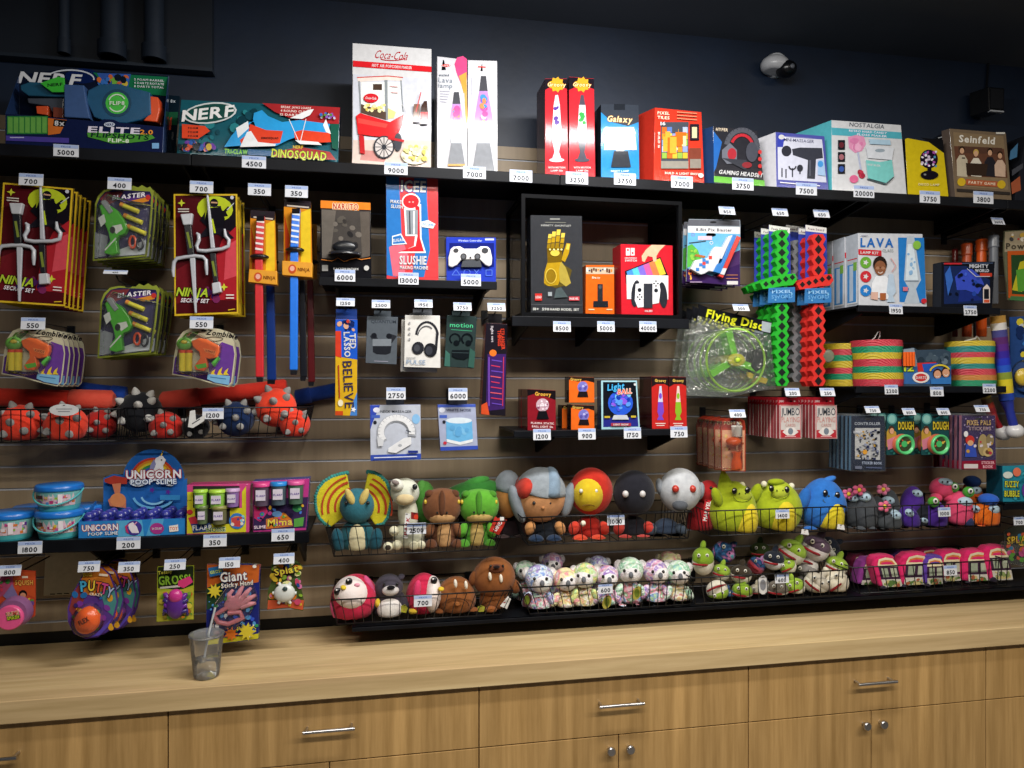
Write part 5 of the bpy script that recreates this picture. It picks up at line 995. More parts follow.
def lav_s(x0, x1, yy, lb, c, d=.055):
    o = carton('small_lava_lamp_box', lb, 'box', [(x0, 427.5), (x1, 427.5), (x1-.8, 377), (x0-.5, 376.5)], yy, d, zP, '#c22a26', '#3c1418', group='small red lava lamp boxes')
    A = Art(yy); cx = (x0+x1)/2; A.p([(x0-.4, 376.8), (x1-.9, 377.2), (x1-.7, 386), (cx+4, 384), (cx-4, 384), (x0-.2, 387)], '#251a1c'); A.t('Groovy', cx, 380.5, 2.8, '#ecc45a', 11, 1); A.p([(cx-1, 386), (cx+1, 386), (cx+2.4, 402), (cx-2.4, 402)], '#e8c8c0' if c != '#7a4ac8' else '#cfd0e8'); A.p([(cx-2.4, 402), (cx+2.4, 402), (cx+3.4, 412), (cx+1.6, 416), (cx+3.4, 420), (cx-3.4, 420), (cx-1.6, 416), (cx-3, 412)], c); A.e(cx, 396, 1.5, 3, c); A.l([(cx-5, 423.4), (cx+5, 423.4)], .8, '#f0d8d0'); A.l([(cx-4, 425.4), (cx+4, 425.4)], .8, '#f0d8d0'); A.build('printed_front', o)
lav_s(652, 669, yP, 'small red lava lamp box with a purple lamp, at the front', '#7a4ac8'); lav_s(669.4, 687, yP, 'small red lava lamp box with a yellow green lamp, at the shelf end', '#8ab82e'); lav_s(649, 665, -.205, 'small red lava lamp box directly behind the purple lamp one', '#7a4ac8'); lav_s(645, 660, -.14, 'small red lava lamp box rearmost on the lamp shelf', '#7a4ac8')
# ---------------------------------------------------------------- lower left shelf
def bucket(px, pyb, pyt, r_px, y, z0, lb, handle=True):
    s = S(px, y); c = W(px, pyb, y); H = (pyb-pyt)*s; r = r_px*s; zb = z0 if z0 is not None else c.z
    t = thing('slime_bucket', lb, 'toy bucket', (c.x, y, zb), 'slime buckets')
    MB('plastic').lathe((c.x, y, zb), [(r*.80, 0), (r*.81, H*.06), (r*.86, H*.22), (r*.93, H*.70), (r*.93, H*.76)], ['#2f8f9c', '#4fb0b4', '#7ab8b8', '#7fc4c4'], 28).build('tub', t)
    m = MB(); n = 22; cols = ['#d8c23a', '#c85a9a', '#6a3aa0', '#e8e0e4', '#8ac04a', '#d87a3a', '#e4b8d0', '#5a8ad0', '#b83a78']; R = random.Random(int(px)*3+int(pyb))
    def lab(a0, a1, h0, h1, q, c_):
        P = []; k = max(1, int((a1-a0)/.15))
        for i in range(k+1):
            a = a0+(a1-a0)*i/k
            for h in (h0, h1): P.append((c.x+r*(.83+.12*h)*q*math.sin(a), y-r*(.83+.12*h)*q*math.cos(a), zb+H*h))
        m.add(P, [(2*i, 2*i+2, 2*i+3, 2*i+1) for i in range(k)], c_)
    lab(-1.15, 1.15, .22, .70, 1.012, '#d9c0c8')
    for i in range(34):
        a = R.uniform(-1.1, .95); h = R.uniform(.23, .58); lab(a, a+R.uniform(.08, .2), h, h+R.uniform(.06, .12), 1.016+.0007*i, R.choice(cols))
    lab(.3, .5, .25, .68, 1.045, '#f0e4ec'); lab(-1.0, -.55, .3, .40, 1.046, '#c8b02e'); lab(-.95, -.4, .5, .64, 1.046, '#5a3a3a')
    m.build('printed_label', t)
    MB('plastic').lathe((c.x, y, zb), [(r*.95, H*.76), (r*1.0, H*.78), (r*1.0, H*.86), (r*.98, H*.95), (r*.92, H), (0, H)], ['#2a92b0', '#1f78d0', '#1c6ecc', '#2a80dc', '#2a80dc'], 28).build('lid', t)
    if handle:
        MB('plastic').tube([(c.x+r*1.02*math.cos(a), y-r*.55*math.sin(a)*1.9, zb+H*.80-H*.52*math.sin(a)) for a in [math.pi*k/14 for k in range(15)]], .0028, '#56b8bc', 6).build('handle', t)
    return zb+H
zt_ = bucket(60, 541, 514, 22, -.225, zL, 'slime bucket at the bottom of the stack of two')
bucket(59.5, 510, 484.5, 21.5, -.225, zt_, 'slime bucket with a hanging handle, on top of the stack of two')
bucket(11, 542, 515, 22.5, -.225, zL, 'slime bucket standing alone at the left edge of the shelf', False)
bucket(84, 535, 511, 20, -.105, zL, 'slime bucket half hidden behind the stack of two', False)
bucket(36, 535, 512, 20, -.07, zL, 'slime bucket in shadow at the back of the shelf', False)
# unicorn slime counter tray
y = -.27; ptl = lambda a, b, yy=y: W(a, b, yy)
t = thing('slime_display_tray', 'blue counter tray of unicorn slime jars with an arched rainbow header', 'display tray', (W(130, 540, -.2).x, -.2, zL))
x0, x1 = W(78.5, 530, y).x, W(185, 530, y).x; z1 = W(130, 520, y).z
fr = MB().box((x0, y, zL+.0005), (x1, y+.003, z1), '#2f7cc4', 'print').build('front_panel', t)
A = Art(y); A.p([(79, 522), (184, 518.5), (184, 534), (79, 539)], '#2f84cc')
A.p([(116, 521), (142, 520), (144, 536), (118, 538)], '#5ab0dc'); A.p([(152, 519), (164, 518.6), (160, 535.6), (146, 536)], '#57a8da')
A.t('UNICORN', 100, 527.5, 6, '#f0f4fa', 36, -2.5, 0, 1, .6, '#a82a3a'); A.t('POOP SLIME', 103, 533.5, 3.2, '#eaf2fa', 30, -2.5, 0, 1, .3, '#1c4a90'); A.e(134, 528, 8, 7.4, '#4a3a94'); A.p([(128, 524), (133, 522), (137, 527), (139, 533), (132, 533), (129, 529)], '#f0e8f0'); A.l([(137, 522), (134, 525)], 1, '#e8a0c0'); A.p([(130, 523), (127, 527), (129, 534), (126, 532), (125, 526)], '#c23a70'); A.e(157, 528.5, 7, 5.6, '#a83a8a'); A.t('24 COUNT', 157, 528.5, 2.2, W_, 10, -2); A.p([(169, 526), (178, 524.5), (178.5, 531), (169.5, 532)], '#f0e8e0'); A.t('TOY', 173.7, 528.4, 3.2, '#d8542a', 8, -2); A.build('printed_front', fr)
yb = -.13
hp = [W(103, 512, yb), W(103.5, 478, yb), W(113, 474, yb), W(123, 475, yb)]+[W(153.5-31*math.cos(a), 480-31*math.sin(a), yb) for a in [math.pi*k/16 for k in range(17)]]+[W(187, 478, yb), W(187, 512, yb)]
for p in (hp[0], hp[-1]): p.z = zL+.001
hd = MB().prism(hp, (0, .003, 0), '#2a6ab8').build('header_card', t)
A = Art(yb); A.e(153.5, 480, 29.5, 29.5, '#2764b4', 0, 28)
for k, c in enumerate(('#c8452e', '#d88a2e', '#d8c23a', '#3a8a4a', '#3a5ab0')): A.arc(153, 481, 22-k*2.3, -2.9, -.15, 2.4, c, 18)
A.e(138, 482, 9, 4.5, '#d8e4f0'); A.e(170, 482, 7, 4, '#d8e4f0'); A.p([(150, 470), (156, 458), (162, 455), (166, 460), (163, 466), (166, 480), (152, 481), (148, 476)], '#e8eaf2'); A.l([(161, 456), (163, 451)], 1.2, '#d8b83a'); A.p([(154, 459), (150, 466), (149, 474), (153, 472), (156, 464)], '#8a8cb8'); A.e(161.5, 460, .8, .9, '#22242c', 0, 8)
A.arc(153.5, 496, 20, .2, 3, 2.4, '#6ab4e4', 14, 12); A.arc(153.5, 496, 12, .2, 3, 2, '#8cc8ec', 12, 8); A.t('UNICORN', 153.5, 474, 8.4, '#e8ecf2', 55, -1, 0, 1, .8, '#a02a3c'); A.t('POOP SLIME', 153.5, 481.6, 5, '#dfeaf4', 46, -1, 0, 1, .5, '#1c3c80')
A.p([(104.5, 479), (114, 475.5), (127, 478), (127, 484), (110, 484), (104.5, 482)], '#a83a2e'); A.p([(112, 484), (121, 483), (120, 494), (126, 500), (126, 508), (110, 506), (108, 500), (115, 494)], '#c87a5a'); A.e(118, 500, 8, 7, '#d88a5a'); A.r(160, 495, 180, 500, '#3a8ac8'); A.star(152, 490, 3, '#5a2a90', 5, .5); A.star(168, 492, 3, '#5a2a90', 5, .5); A.build('printed_front', hd)
m = MB()
zb_ = zL+.001
MB().box((x0, y+.003, zL), (x1, yb, zL+.002), '#24549a').build('tray_floor', t)
for xx in (x0, x1-.002):
    MB().prism([(xx, y+.003, zL+.002), (xx, yb, zL+.002), (xx, yb, W(130, 500, yb).z), (xx, y+.003, z1)], (.002, 0, 0), '#2a6ab8').build('side_panel', t)
n = 0
for row in range(3):
    for k in range(7):
        n += 1
        xx = x0+.02+(x1-x0-.04)*k/6; yy = y+.028+row*.038; zz = zL+.002
        w_ = 'front' if row == 0 else ('middle' if row == 1 else 'back')
        if n == 1:
            j = thing('slime_jar', '', 'slime jar', (xx, yy, zz), 'unicorn slime jars in the blue tray')
            MB('plastic').lathe((xx, yy, zz), [(.014, 0), (.016, .01), (.0165, .046), (.014, .054)], ['#4a2a90', '#342a88', '#2c3494'], 12).build('jar', j)
            MB('plastic').lathe((xx, yy, zz), [(.0165, .054), (.0165, .059), (.014, .066), (.008, .072), (0, .074)], ['#1c2478', '#2a3088', '#3a3e9c', '#5a5cc0'], 12).build('lid', j); j0 = j
        else:
            j = copy_tree(j0, xx-j0.location.x, yy-j0.location.y, 0)
        j['label'] = 'small purple slime jar in the unicorn tray, %s row, %s from the left' % (w_, ('first', 'second', 'third', 'fourth', 'fifth', 'sixth', 'seventh')[k])
# windowed putty boxes
o = carton('noise_putty_box', 'yellow and pink box with small pots of green and pink noise putty', 'box', [(186.5, 534), (249, 532), (250.5, 483.5), (187, 485)], -.275, .07, zL, '#cf4a86', '#c23a78')
A = Art(-.275); A.p([(187.2, 492), (194, 492), (194, 508), (242, 508), (242, 492), (246, 486), (246, 532), (187, 533.6)], '#d8d02e'); A.p([(193, 486), (239.5, 486), (239.5, 508), (193, 508)], '#2c2a2c'); A.p([(195, 508.5), (230, 508.5), (230, 524), (195, 524)], '#2c2a2c'); A.p([(188, 518), (195, 516), (200, 524), (192, 528)], '#c83a4a')
A.p([(191, 524), (210, 523), (213, 531), (193, 533)], '#2a4a90'); A.t('FLARP', 202, 527.4, 5, '#f0f2f4', 19, -3, 0, 1, .5, '#1c2c5a'); A.t('NOISE', 216, 529.5, 4, '#2a6a3a', 19, -3, 0, 1, .4, '#f0f0c0'); A.e(237, 521, 8, 8, '#3a7ac8'); A.e(237, 521, 6, 5, '#d8a04a'); A.p([(231, 518), (243, 516), (240, 527), (233, 526)], '#c84a4a'); A.dots(230, 513, 245, 529, 8, 1.2, 2, ['#8ad0e8', '#e8e0d0', '#2a4a90'], 3); A.e(190, 512, 3, 2.4, '#c83a3a'); A.r(187.4, 494, 192, 500, '#c8c43a'); A.build('printed_front', o)
def pots(o, y, lst, h, lid):
    for px, py, r, c, cl in lst:
        s = S(px, y); p = W(px, py, y); R_ = r*s
        b = MB('plastic').lathe((p.x, y-.006, p.z), [(R_*.8, 0), (R_*.86, h*s*.5), (R_*.9, h*s)], c, 16).build('putty_pot', o)
        MB('plastic').lathe((p.x, y-.006, p.z), [(R_*1.0, h*s), (R_*1.0, h*s*1.16), (R_*.9, h*s*1.2), (0, h*s*1.2)], cl, 16).build('lid', b)
        a = MB(); q = R_*.55
        a.add([(p.x-q, y-.0065-R_*.9, p.z+h*s*.3), (p.x+q, y-.0065-R_*.9, p.z+h*s*.3), (p.x+q, y-.0065-R_*.9, p.z+h*s*.85), (p.x-q, y-.0065-R_*.9, p.z+h*s*.85)], [(0, 1, 2, 3)], '#d8d0e0')
        vs, fs, wd = text_geo('FLARP', 1); kk = 2*q*.9/wd
        a.add([(p.x+(vx-wd/2)*kk, y-.0068-R_*.9, p.z+h*s*.5+vz*kk) for vx, vz in vs], fs, '#5a3a98'); a.build('pot_label', b)
pots(o, -.275, [(201, 507, 7, '#8ac04a', '#a8d84a'), (218, 507, 8.4, '#8ac04a', '#b0dc4a'), (233, 506, 7, '#8a6aa8', '#c8a8d0'), (203, 523, 6, '#5a6a4a', '#6a7a4a'), (220, 523, 8, '#6a6a48', '#8a8a4a')], 15, None)
o = carton('slime_tube_box', 'pink and dark box with pink and blue lidded slime tubes', 'box', [(253, 531), (306, 528), (309.5, 478.5), (252.5, 481.5)], -.275, .06, zL, '#b83a86', '#2a3a90')
A = Art(-.275); A.p([(253.4, 500), (308, 497), (305.6, 527.6), (253.4, 530.6)], '#3a2a52'); A.p([(254, 505), (264, 503), (268, 512), (260, 522), (254, 518)], '#d83a7a'); A.p([(266, 519), (276, 517), (284, 512), (292, 520), (293, 526), (266, 529)], '#d87a2a'); A.t('Mima', 280, 522, 7, '#e8d04a', 25, -4, .1, 1, .6, '#8a2a6a'); A.e(277, 514, 5, 3, '#6a9ad0'); A.e(297, 508, 4.5, 4, '#3a8a5a'); A.p([(294, 519), (304, 517), (303, 526), (294, 527)], '#5aa04a'); A.dots(254, 502, 306, 530, 24, 1, 2.6, ['#c84a9a', '#4a7ad0', '#e0b03a', '#5ab05a', '#2a2040'], 7); A.t('SLIME', 260, 527, 3, '#f0d8e8', 12, -3); A.build('printed_front', o)
pots(o, -.275, [(262, 505, 8.4, '#5a4a5e', '#d8468a'), (279, 504, 8.4, '#4a5a66', '#2a8ad8'), (296, 503, 8.4, '#4a6a56', '#d85a9a')], 19, None)
# ---------------------------------------------------------------- cards hanging under it
y = -.26
for px, py, n, d in ((10, 570.5, '800', 'above the pink slime tub card'), (89, 566.5, '750', 'above the putty egg card'), (129, 567, '350', 'above the rear putty egg cards'), (175, 564.5, '250', 'above the purple spider card'), (229.5, 562.5, '150', 'above the sticky hand card'), (284, 558.5, '400', 'above the splat ball packet')): hooktag(px, py, n, d, -.29, tw=20, th=10.5, lean=16)
o = card('slime_tub_card', 'orange card with a pink slime tub at the left edge', 'toy', [(-6, 627), (10, 628.5), (24, 622), (35, 616), (35.5, 600), (35.5, 571), (-4, 568)], y, .003, '#b8452a')
A = Art(y); A.p([(-5, 569), (12, 571), (14, 590), (-6, 600)], '#a8486a'); A.p([(13, 572), (35, 572), (35, 598), (22, 592), (14, 590)], '#c2502a'); A.t('SQUISH', 24, 582.5, 5, '#d8a04a', 18, 0, 0, 1, .5, '#7a2418'); A.r(22, 576, 28, 578, '#e8d8c0'); A.e(23, 594, 4, 4, '#1c1818'); A.e(23, 595.5, 3, 2.8, '#c88a6a'); A.p([(3, 596), (12, 584), (20, 600), (30, 604), (26, 614), (8, 600)], '#7a6a98'); A.dots(26, 596, 35, 614, 8, 1.4, 2.6, ['#d8c03a', '#6a4a90', '#5a8a3a'], 4); A.dots(-4, 574, 12, 592, 8, 1.4, 2.6, ['#e8c0c8', '#3a7a3a', '#c8405a'], 4); A.build('printed_front', o)
c = W(16.5, 611, y-.005); q = Matrix.Rotation(math.radians(90), 3, 'X'); s = S(12, y)
b = MB('plastic').lathe(c, [(15.5*s, 0), (15*s, .016), (13*s, .026)], '#8a5a86', 26, axis=q).build('tub', o)
MB('plastic').lathe(c-Vector((.004, .026, .010)), [(12*s, 0), (12*s, .010), (11*s, .012)], '#e85a92', 26, axis=q).build('lid', b)
A = Art(y-.0432, tf=shift(1.5, 2)); A.p([(4, 611), (17, 609), (19, 616), (6, 619)], '#4a6a2e'); A.t('SLIME', 11, 611.5, 3.6, '#c8302e', 12, -8, 0, 1, .4, '#f0e0c0'); A.t('SMASH', 11.5, 615.6, 3.4, '#c8d83a', 12, -8, 0, 1, .4, '#20301a'); A.build('printed_lid', b)
def putty(tf, lb, yy, egg=True):
    ol = [(68, 622), (67.5, 608), (72, 594), (80, 580), (84, 571), (92, 566), (102, 567), (110, 574), (116, 588), (118, 602), (115, 616), (108, 630), (98, 637), (86, 639), (74, 634)]
    o = card('putty_egg_card', lb, 'toy', ol, yy, .003, '#5a3a8a', '#3a2a60', tf, 'putty egg cards')
    A = Art(yy, tf=tf); A.p([(80, 582), (85, 572), (92, 567.4), (102, 568.4), (109, 575), (114, 588), (100, 596), (80, 594)], '#c8762a'); A.p([(69, 610), (73, 594), (80, 583), (84, 600), (74, 618)], '#8a3a3a'); A.p([(100, 592), (114, 588), (116.6, 602), (113, 616), (106, 610)], '#4a8a8a'); A.dots(70, 590, 116, 634, 34, 1.6, 4, ['#2a6aa8', '#d8a02e', '#7a3a9a', '#c84a3a', '#5a9a4a', '#3a2a6a'], 12); A.p([(70, 620), (78, 634), (90, 637.6), (100, 635), (108, 627), (112, 618), (100, 630), (84, 632)], '#5a48b0')
    for ch, x, z, c, r in (('P', 83.5, 586, '#4ab0dc', -6), ('U', 91.5, 585.5, '#e8c83a', 4), ('T', 98.5, 587, '#d85a3a', 8), ('T', 104.5, 588.5, '#c84a8a', 12), ('Y', 110, 592, '#a8b8dc', 18)): A.t(ch, x, z, 10.5, c, 6.6, r, 0, 1, .9, '#141c30')
    A.t('BIG', 87.5, 574.5, 3.4, '#e8d24a', 9, 0); A.l([(99, 574.6), (108, 575.4)], 2.2, '#e8d8c0'); A.t('CRAZY', 96, 594.4, 2.6, '#f0e4c8', 13, 6); A.build('printed_front', o)
    if egg:
        p = W(*tf(88, 620), yy); s = S(88, yy)
        e = MB('plastic').ell(p, (11.8*s, .03, 14*s), '#f0621c', Matrix.Rotation(.32, 3, 'Y'), 24, 14).build('putty_egg', o)
        A = Art(yy-.0312, 'plastic', tf=tf); A.t('FLEX', 83.5, 621, 4.8, '#2a1c18', 11, -28); A.build('printed_logo', e)
        MB('clear').ell(p, (15*s, .034, 17*s), '#fff4ec', Matrix.Rotation(.3, 3, 'Y'), 20, 12).build('blister_cover', o)
    return o
putty(lambda a, b: (a, b), 'putty card with a bright orange egg, frontmost of the putty cards', -.265)
putty(lambda a, b: (a+6, b-2.5), 'putty egg card directly behind the orange egg one', -.21, False)
putty(lambda a, b: (a*.86+34.5, b*.98+5), 'putty egg card on the rear hook, right of the orange egg', -.19)
putty(lambda a, b: (a*.86+38.5, b*.98+4), 'putty egg card rearmost on the hook behind the 350 tag', -.14, False)
o = carton('wall_cover_plate', 'beige plastic cover plate on the slat wall behind the putty cards', 'cover plate', [(43, 596), (108, 593), (110, 551), (45, 552.5)], -.022, .02, None, '#bdb7a4', '#a09a88', bev=.003)
A = Art(-.022, 'matte')
for k in range(4): A.r(50+k*7, 593.6-k*.3, 55+k*7, 594.6-k*.3, '#1c1a18')
A.build('vent_slots', o)
o = card('gross_toy_card', 'green and yellow card with a purple rubber spider', 'toy', [(156.5, 622), (193.5, 619.5), (194, 565.5), (157.5, 566.5)], y, .003, '#a8b42e')
A = Art(y); A.p([(158, 567), (193.5, 566), (193.5, 585), (180, 590), (158, 588)], '#26301c'); A.t('Totally', 165, 572, 3.4, '#d8d04a', 14, -8); A.t('GROSS!', 174.5, 579.5, 9, '#8aba3a', 32, -4, 0, 1, .8, '#1c2a10'); A.l([(160, 588), (180, 586)], 2, '#d8d8c8'); A.p([(178, 581), (190, 576), (193, 582), (184, 588), (178, 586)], '#d8407a'); A.p([(157.4, 592), (193.4, 588), (193.2, 619), (157.2, 621.6)], '#b8b43a'); A.dots(158, 590, 193, 620, 60, 1.4, 4.4, ['#d88a2e', '#7aa83a', '#d8c84a', '#c86a2e', '#e8d060', '#8a7a2e', '#5a8a3a'], 8); A.build('printed_front', o)
sp = MB('plastic').ell(W(175.5, 605, y-.01), (.030, .02, .044), '#5a2a86').build('rubber_spider', o); MB('plastic').ell(W(175.5, 596, y-.018), (.022, .016, .022), '#c8388a').build('spider_head', sp)
for sg in (-1, 1):
    for k in range(4):
        a, b = (175.5+sg*6, 600+k*4), (175.5+sg*(11+k % 2), 594+k*7); MB('plastic').tube([W(*a, y-.012), W((a[0]+b[0])/2+sg*2, (a[1]+b[1])/2-3, y-.02), W(*b, y-.006)], [.008, .007, .004], '#3a2a78' if k % 2 else '#6a2a90', 7).build('spider_leg', sp)
def sticky(dx, dy, yy, lb, full=True):
    tf = shift(dx, dy)
    o = card('sticky_hand_card', lb, 'toy', [(206, 643.5), (208.5, 645.5), (258.5, 639), (260, 565), (247, 564), (207, 564)], yy, .003, '#242c78', '#b8b42a', tf, 'giant sticky hand cards')
    A = Art(yy, tf=tf); A.p([(207, 564.4), (259.6, 565.2), (258.6, 582), (240, 586), (222, 582), (207, 588)], '#c8642a'); A.p([(206.6, 588), (222, 582), (224, 600), (207, 610)], '#2a4a30'); A.p([(206, 640), (258.5, 633.5), (258.2, 638.6), (208, 645)], '#c8c22e'); A.dots(207, 590, 259, 634, 70, .8, 3, ['#3a5ad0', '#5aa0e0', '#e8ecf4', '#3a9a5a', '#1c2468', '#161a48'], 13); A.dots(236, 624, 259, 638, 26, .6, 1.2, ['#f0f0e8', '#e8d84a'], 3)
    A.star(214.5, 591, 8, '#d8c43a', 9, .5); A.star(231, 634, 7.5, '#d8742a', 9, .55); A.star(247, 631.5, 9.5, '#d8c43a', 9, .55); A.p([(208, 568), (222, 565.5), (224, 574), (210, 577)], '#2a6aa0'); A.t('GROSS', 216, 571.5, 3, '#d8e84a', 12, -10)
    A.t('Giant', 233.5, 576, 9.5, '#f2f0ea', 27, -6, .05, 1, .6, '#242c58'); A.t('Sticky Hand', 237, 584, 4.6, '#eee8d8', 32, -7, .05, 1, .4, '#242c58'); A.e(254.5, 566.5, 2, 1.6, '#e8e8e0'); A.build('printed_front', o)
    if full:
        hnd = MB('plastic'); P = lambda a, b, q=.012: W(a, b, yy-q)
        hnd.ell(P(235, 603), (.034, .010, .024), '#d88a98', Matrix.Rotation(-.3, 3, 'Y'))
        for pts in ([(240, 601), (247, 592), (251, 588)], [(242, 604), (250, 598), (256, 595)], [(241, 607), (250, 604), (256, 603)], [(236, 599), (240, 591), (243, 586)], [(230, 600), (229, 594), (233, 590)]): hnd.tube([P(*q) for q in pts], [.009, .008, .005], '#de94a0', 8)
        hnd.tube([P(*q) for q in ((229, 606), (220, 612), (214, 615), (218, 622), (228, 624), (238, 620), (243, 618), (240, 612), (228, 613))], .0075, '#d8808e', 8); hnd.build('sticky_hand', o)
        MB('clear').ex([(211, 632), (213, 606), (226, 588), (252, 584), (257, 600), (247, 620), (234, 630)], yy-.032, .031, '#fff4f6').build('blister_cover', o, bevel=.006)
sticky(0, 0, y, 'giant sticky hand card with a pink rubber hand, front one behind the plastic cup'); sticky(1, -1, y+.05, 'giant sticky hand card directly behind the front sticky hand card', False)
o = card('splat_ball_packet', 'small colourful packet with a pale splat ball, right of the sticky hand card', 'toy', [(267, 610), (268, 590), (272, 580), (271, 565), (276, 561), (286, 563), (296, 560), (302, 566), (300, 582), (304.5, 604), (303, 611), (288, 608)], y, .004, '#4a5a2e')
A = Art(y); A.p([(272, 565), (300, 563), (299, 577), (285, 580), (273, 577)], '#2c3a20'); A.t('Splat', 286, 570, 7, '#d8c83a', 24, -10, 0, 1, .7, '#5a1c2a'); A.p([(268, 600), (304, 600), (303, 610), (288, 607.4), (267.4, 609.4)], '#c85a3a'); A.dots(268, 562, 304, 608, 60, 1.4, 4, ['#d87aa8', '#8ab03a', '#d8b83a', '#4a8a5a', '#c84a6a', '#2a4a90', '#e8e0a0', '#d87a2a'], 9); A.t('Splat', 286, 570, 7, '#e8d84a', 24, -10, 0, 1, .7, '#5a1c2a'); A.build('printed_front', o)
b = MB('plastic').ell(W(284.5, 593, y-.012), (.034, .016, .030), '#d8dcd8').build('splat_ball', o); MB('plastic').ell(W(285, 589, y-.027), (.008, .004, .008), '#3a4a4a').build('ball_eye', b)
for k in range(6): MB('plastic').tube([W(284.5, 593, y-.012), W(284.5+12*math.cos(k*1.05), 593+12*math.sin(k*1.05), y-.01)], [.009, .005], '#dfe4e0', 7).build('ball_point', b)
# plastic cup of water on the counter
cy = -.34; zc = CT_Z; c = W(206.5, 680, cy); s = S(206, cy); H = 49*s; rt, rb = 16.4*s, 11.8*s
cb = W(206.5, 678, -.40); cy = -.40; s = S(206, cy); H = 43*s; rt, rb = 16.4*s, 12*s
t = thing('plastic_cup', 'clear plastic cup of water with a straw on the oak counter', 'cup', (cb.x, cy, zc+.0008))
MB('tint').lathe((cb.x, cy, zc+.0008), [(rb*.9, 0), (rb, .003), (rb*1.04, .01), (rb+(rt-rb)*.9, H*.9), (rt*.97, H*.93), (rt*.97, H)], '#eceeee', 32).build('cup_wall', t)
MB('tint').lathe((cb.x, cy, zc+.0008), [(rt*.99, H*.95), (rt*1.03, H*.96), (rt*1.03, H), (rt*.95, H*1.015), (rt*.93, H*.985), (rt*.2, H*.985), (rt*.16, H*.98)], '#e6eaee', 32).build('lid', t)
MB('tint').lathe((cb.x, cy, zc+.0008), [(rb*.86, .004), (rb*.97, .012), (rb+(rt-rb)*.38, H*.40), (0, H*.40)], '#dfe4e6', 28).build('water', t)
MB('plastic').tube([Vector((cb.x-.006, cy, zc+H*.45)), Vector((cb.x+.006, cy, zc+H*.99)), Vector((cb.x+.024, cy+.004, zc+H*1.58))], .0032, '#c4c8cc', 10).build('straw', t)
R = random.Random(2)
for k in range(5): MB('tint').box((cb.x-.03+k*.012, cy-.02+R.random()*.02, zc+H*.36), (cb.x-.012+k*.012, cy+.0+R.random()*.02, zc+H*.43), '#eef2f4').build('ice_cube', t, bevel=.002)
# ---------------------------------------------------------------- plush toys in wire baskets
def E(px, py, y, rx, ry, c, dep=None, rot=0, tilt=0, kind='plush', nu=20, nv=12, fn=None, m=None):
    """ellipsoid by photo position and photo radii; rot turns it in the wall plane (clockwise degrees)"""
    s = S(px, y); R = Matrix.Rotation(math.radians(rot), 3, 'Y') @ Matrix.Rotation(math.radians(tilt), 3, 'Z')
    m = m or MB(kind); return m.ell(W(px, py, y), (rx*s, (dep if dep is not None else (rx+ry)/2)*s, ry*s), c, R, nu, nv, kind, fn)
def part(parent, name, *a, **k): return E(*a, **k).build(name, parent)
def ptag(label, pts, y, c='#e8e8e6', art=None):
    o = card('paper_tag', label, 'tag', pts, y, .001, c); A = Art(y)
    if art: art(A)
    else: A.l([((pts[0][0]+pts[1][0])/2, (pts[0][1]+pts[2][1])/2), ((pts[0][0]+pts[2][0])/2, (pts[0][1]+pts[2][1])/2)], .9, '#b02a34')
    A.build('printed_front', o); return o
def plush(name, label, px, pyb, y, cat='plush toy', group=None):
    p = W(px, pyb, y); return thing(name, label, cat, p, group)
zb = put_basket('dino', 'wire basket of four dinosaur plushes with the 2500 tag', (326, 527), (506, 521.5), (334, 556), (496, 549.5), -.285, -.265, 19)
tag_at(416.5, 528.5, '2500', 'on the basket of dinosaur plushes', -.276, 19, 11, 4)
# frilled dinosaur
G = 'dinosaur plushes in one basket'; y = -.17
t = plush('dinosaur_plush', 'teal dinosaur plush with a big yellow and red neck frill', 357, 556, y, group=G)
part(t, 'body', 357, 538, y, 18, 19, '#1f4f58', 13); part(t, 'belly', 357, 541, y-.032, 9, 17, '#c8bf9a', 5)
part(t, 'head', 357, 506, y-.01, 17, 18, '#2f6876', 16)
for sx in (-1, 1):
    part(t, 'arm', 357+sx*19, 541, y-.02, 6.5, 13, '#1f4c5a', 7, rot=sx*8); part(t, 'crest', 357+sx*7, 497, y-.055, 4, 9, '#c9b46a', 4, rot=sx*24)
    part(t, 'eye', 357+sx*11, 503, y-.062, 1.8, 2, '#14181c', kind='plastic', nu=10, nv=7)
fl = [(350, 492), (347, 473), (340, 474.5), (332, 477), (324, 482), (319, 488), (316, 496), (316, 504), (317, 511), (320, 518), (325, 523), (331, 527), (343, 518), (345, 505)]
fr_ = [(364.5, 489), (368, 472), (374, 473), (380, 476), (386, 482), (389, 490), (390.5, 500), (389, 509), (387, 517), (383, 523), (375, 525), (368, 515), (366, 503)]
for pp, cx in ((fl, 1), (fr_, -1)):
    f = bevelled(MB('plush').ex(pp, -.165, .014, '#d3c62e').build('neck_frill', t), .004)
    A = Art(-.165, 'plush'); c0 = (357, 508)
    for rad, w_ in ((22, 2.2), (29, 2.4), (35, 1.6)):
        a0, a1 = (math.radians(168), math.radians(252)) if cx == 1 else (math.radians(-64), math.radians(14))
        A.arc(c0[0], c0[1], rad, a0, a1, w_, '#b8452a', 12, rad*.93)
    A.build('printed_stripes', f)
    m = MB('plush'); q = pp[1:-2]
    for (a, b), (e, g) in zip(q, q[1:]):
        for k in range(3):
            u = k/3; m.ell(W(a+(e-a)*u, b+(g-b)*u, -.158), .0085, '#3a8a84', None, 7, 5)
    m.build('frill_fringe', f)
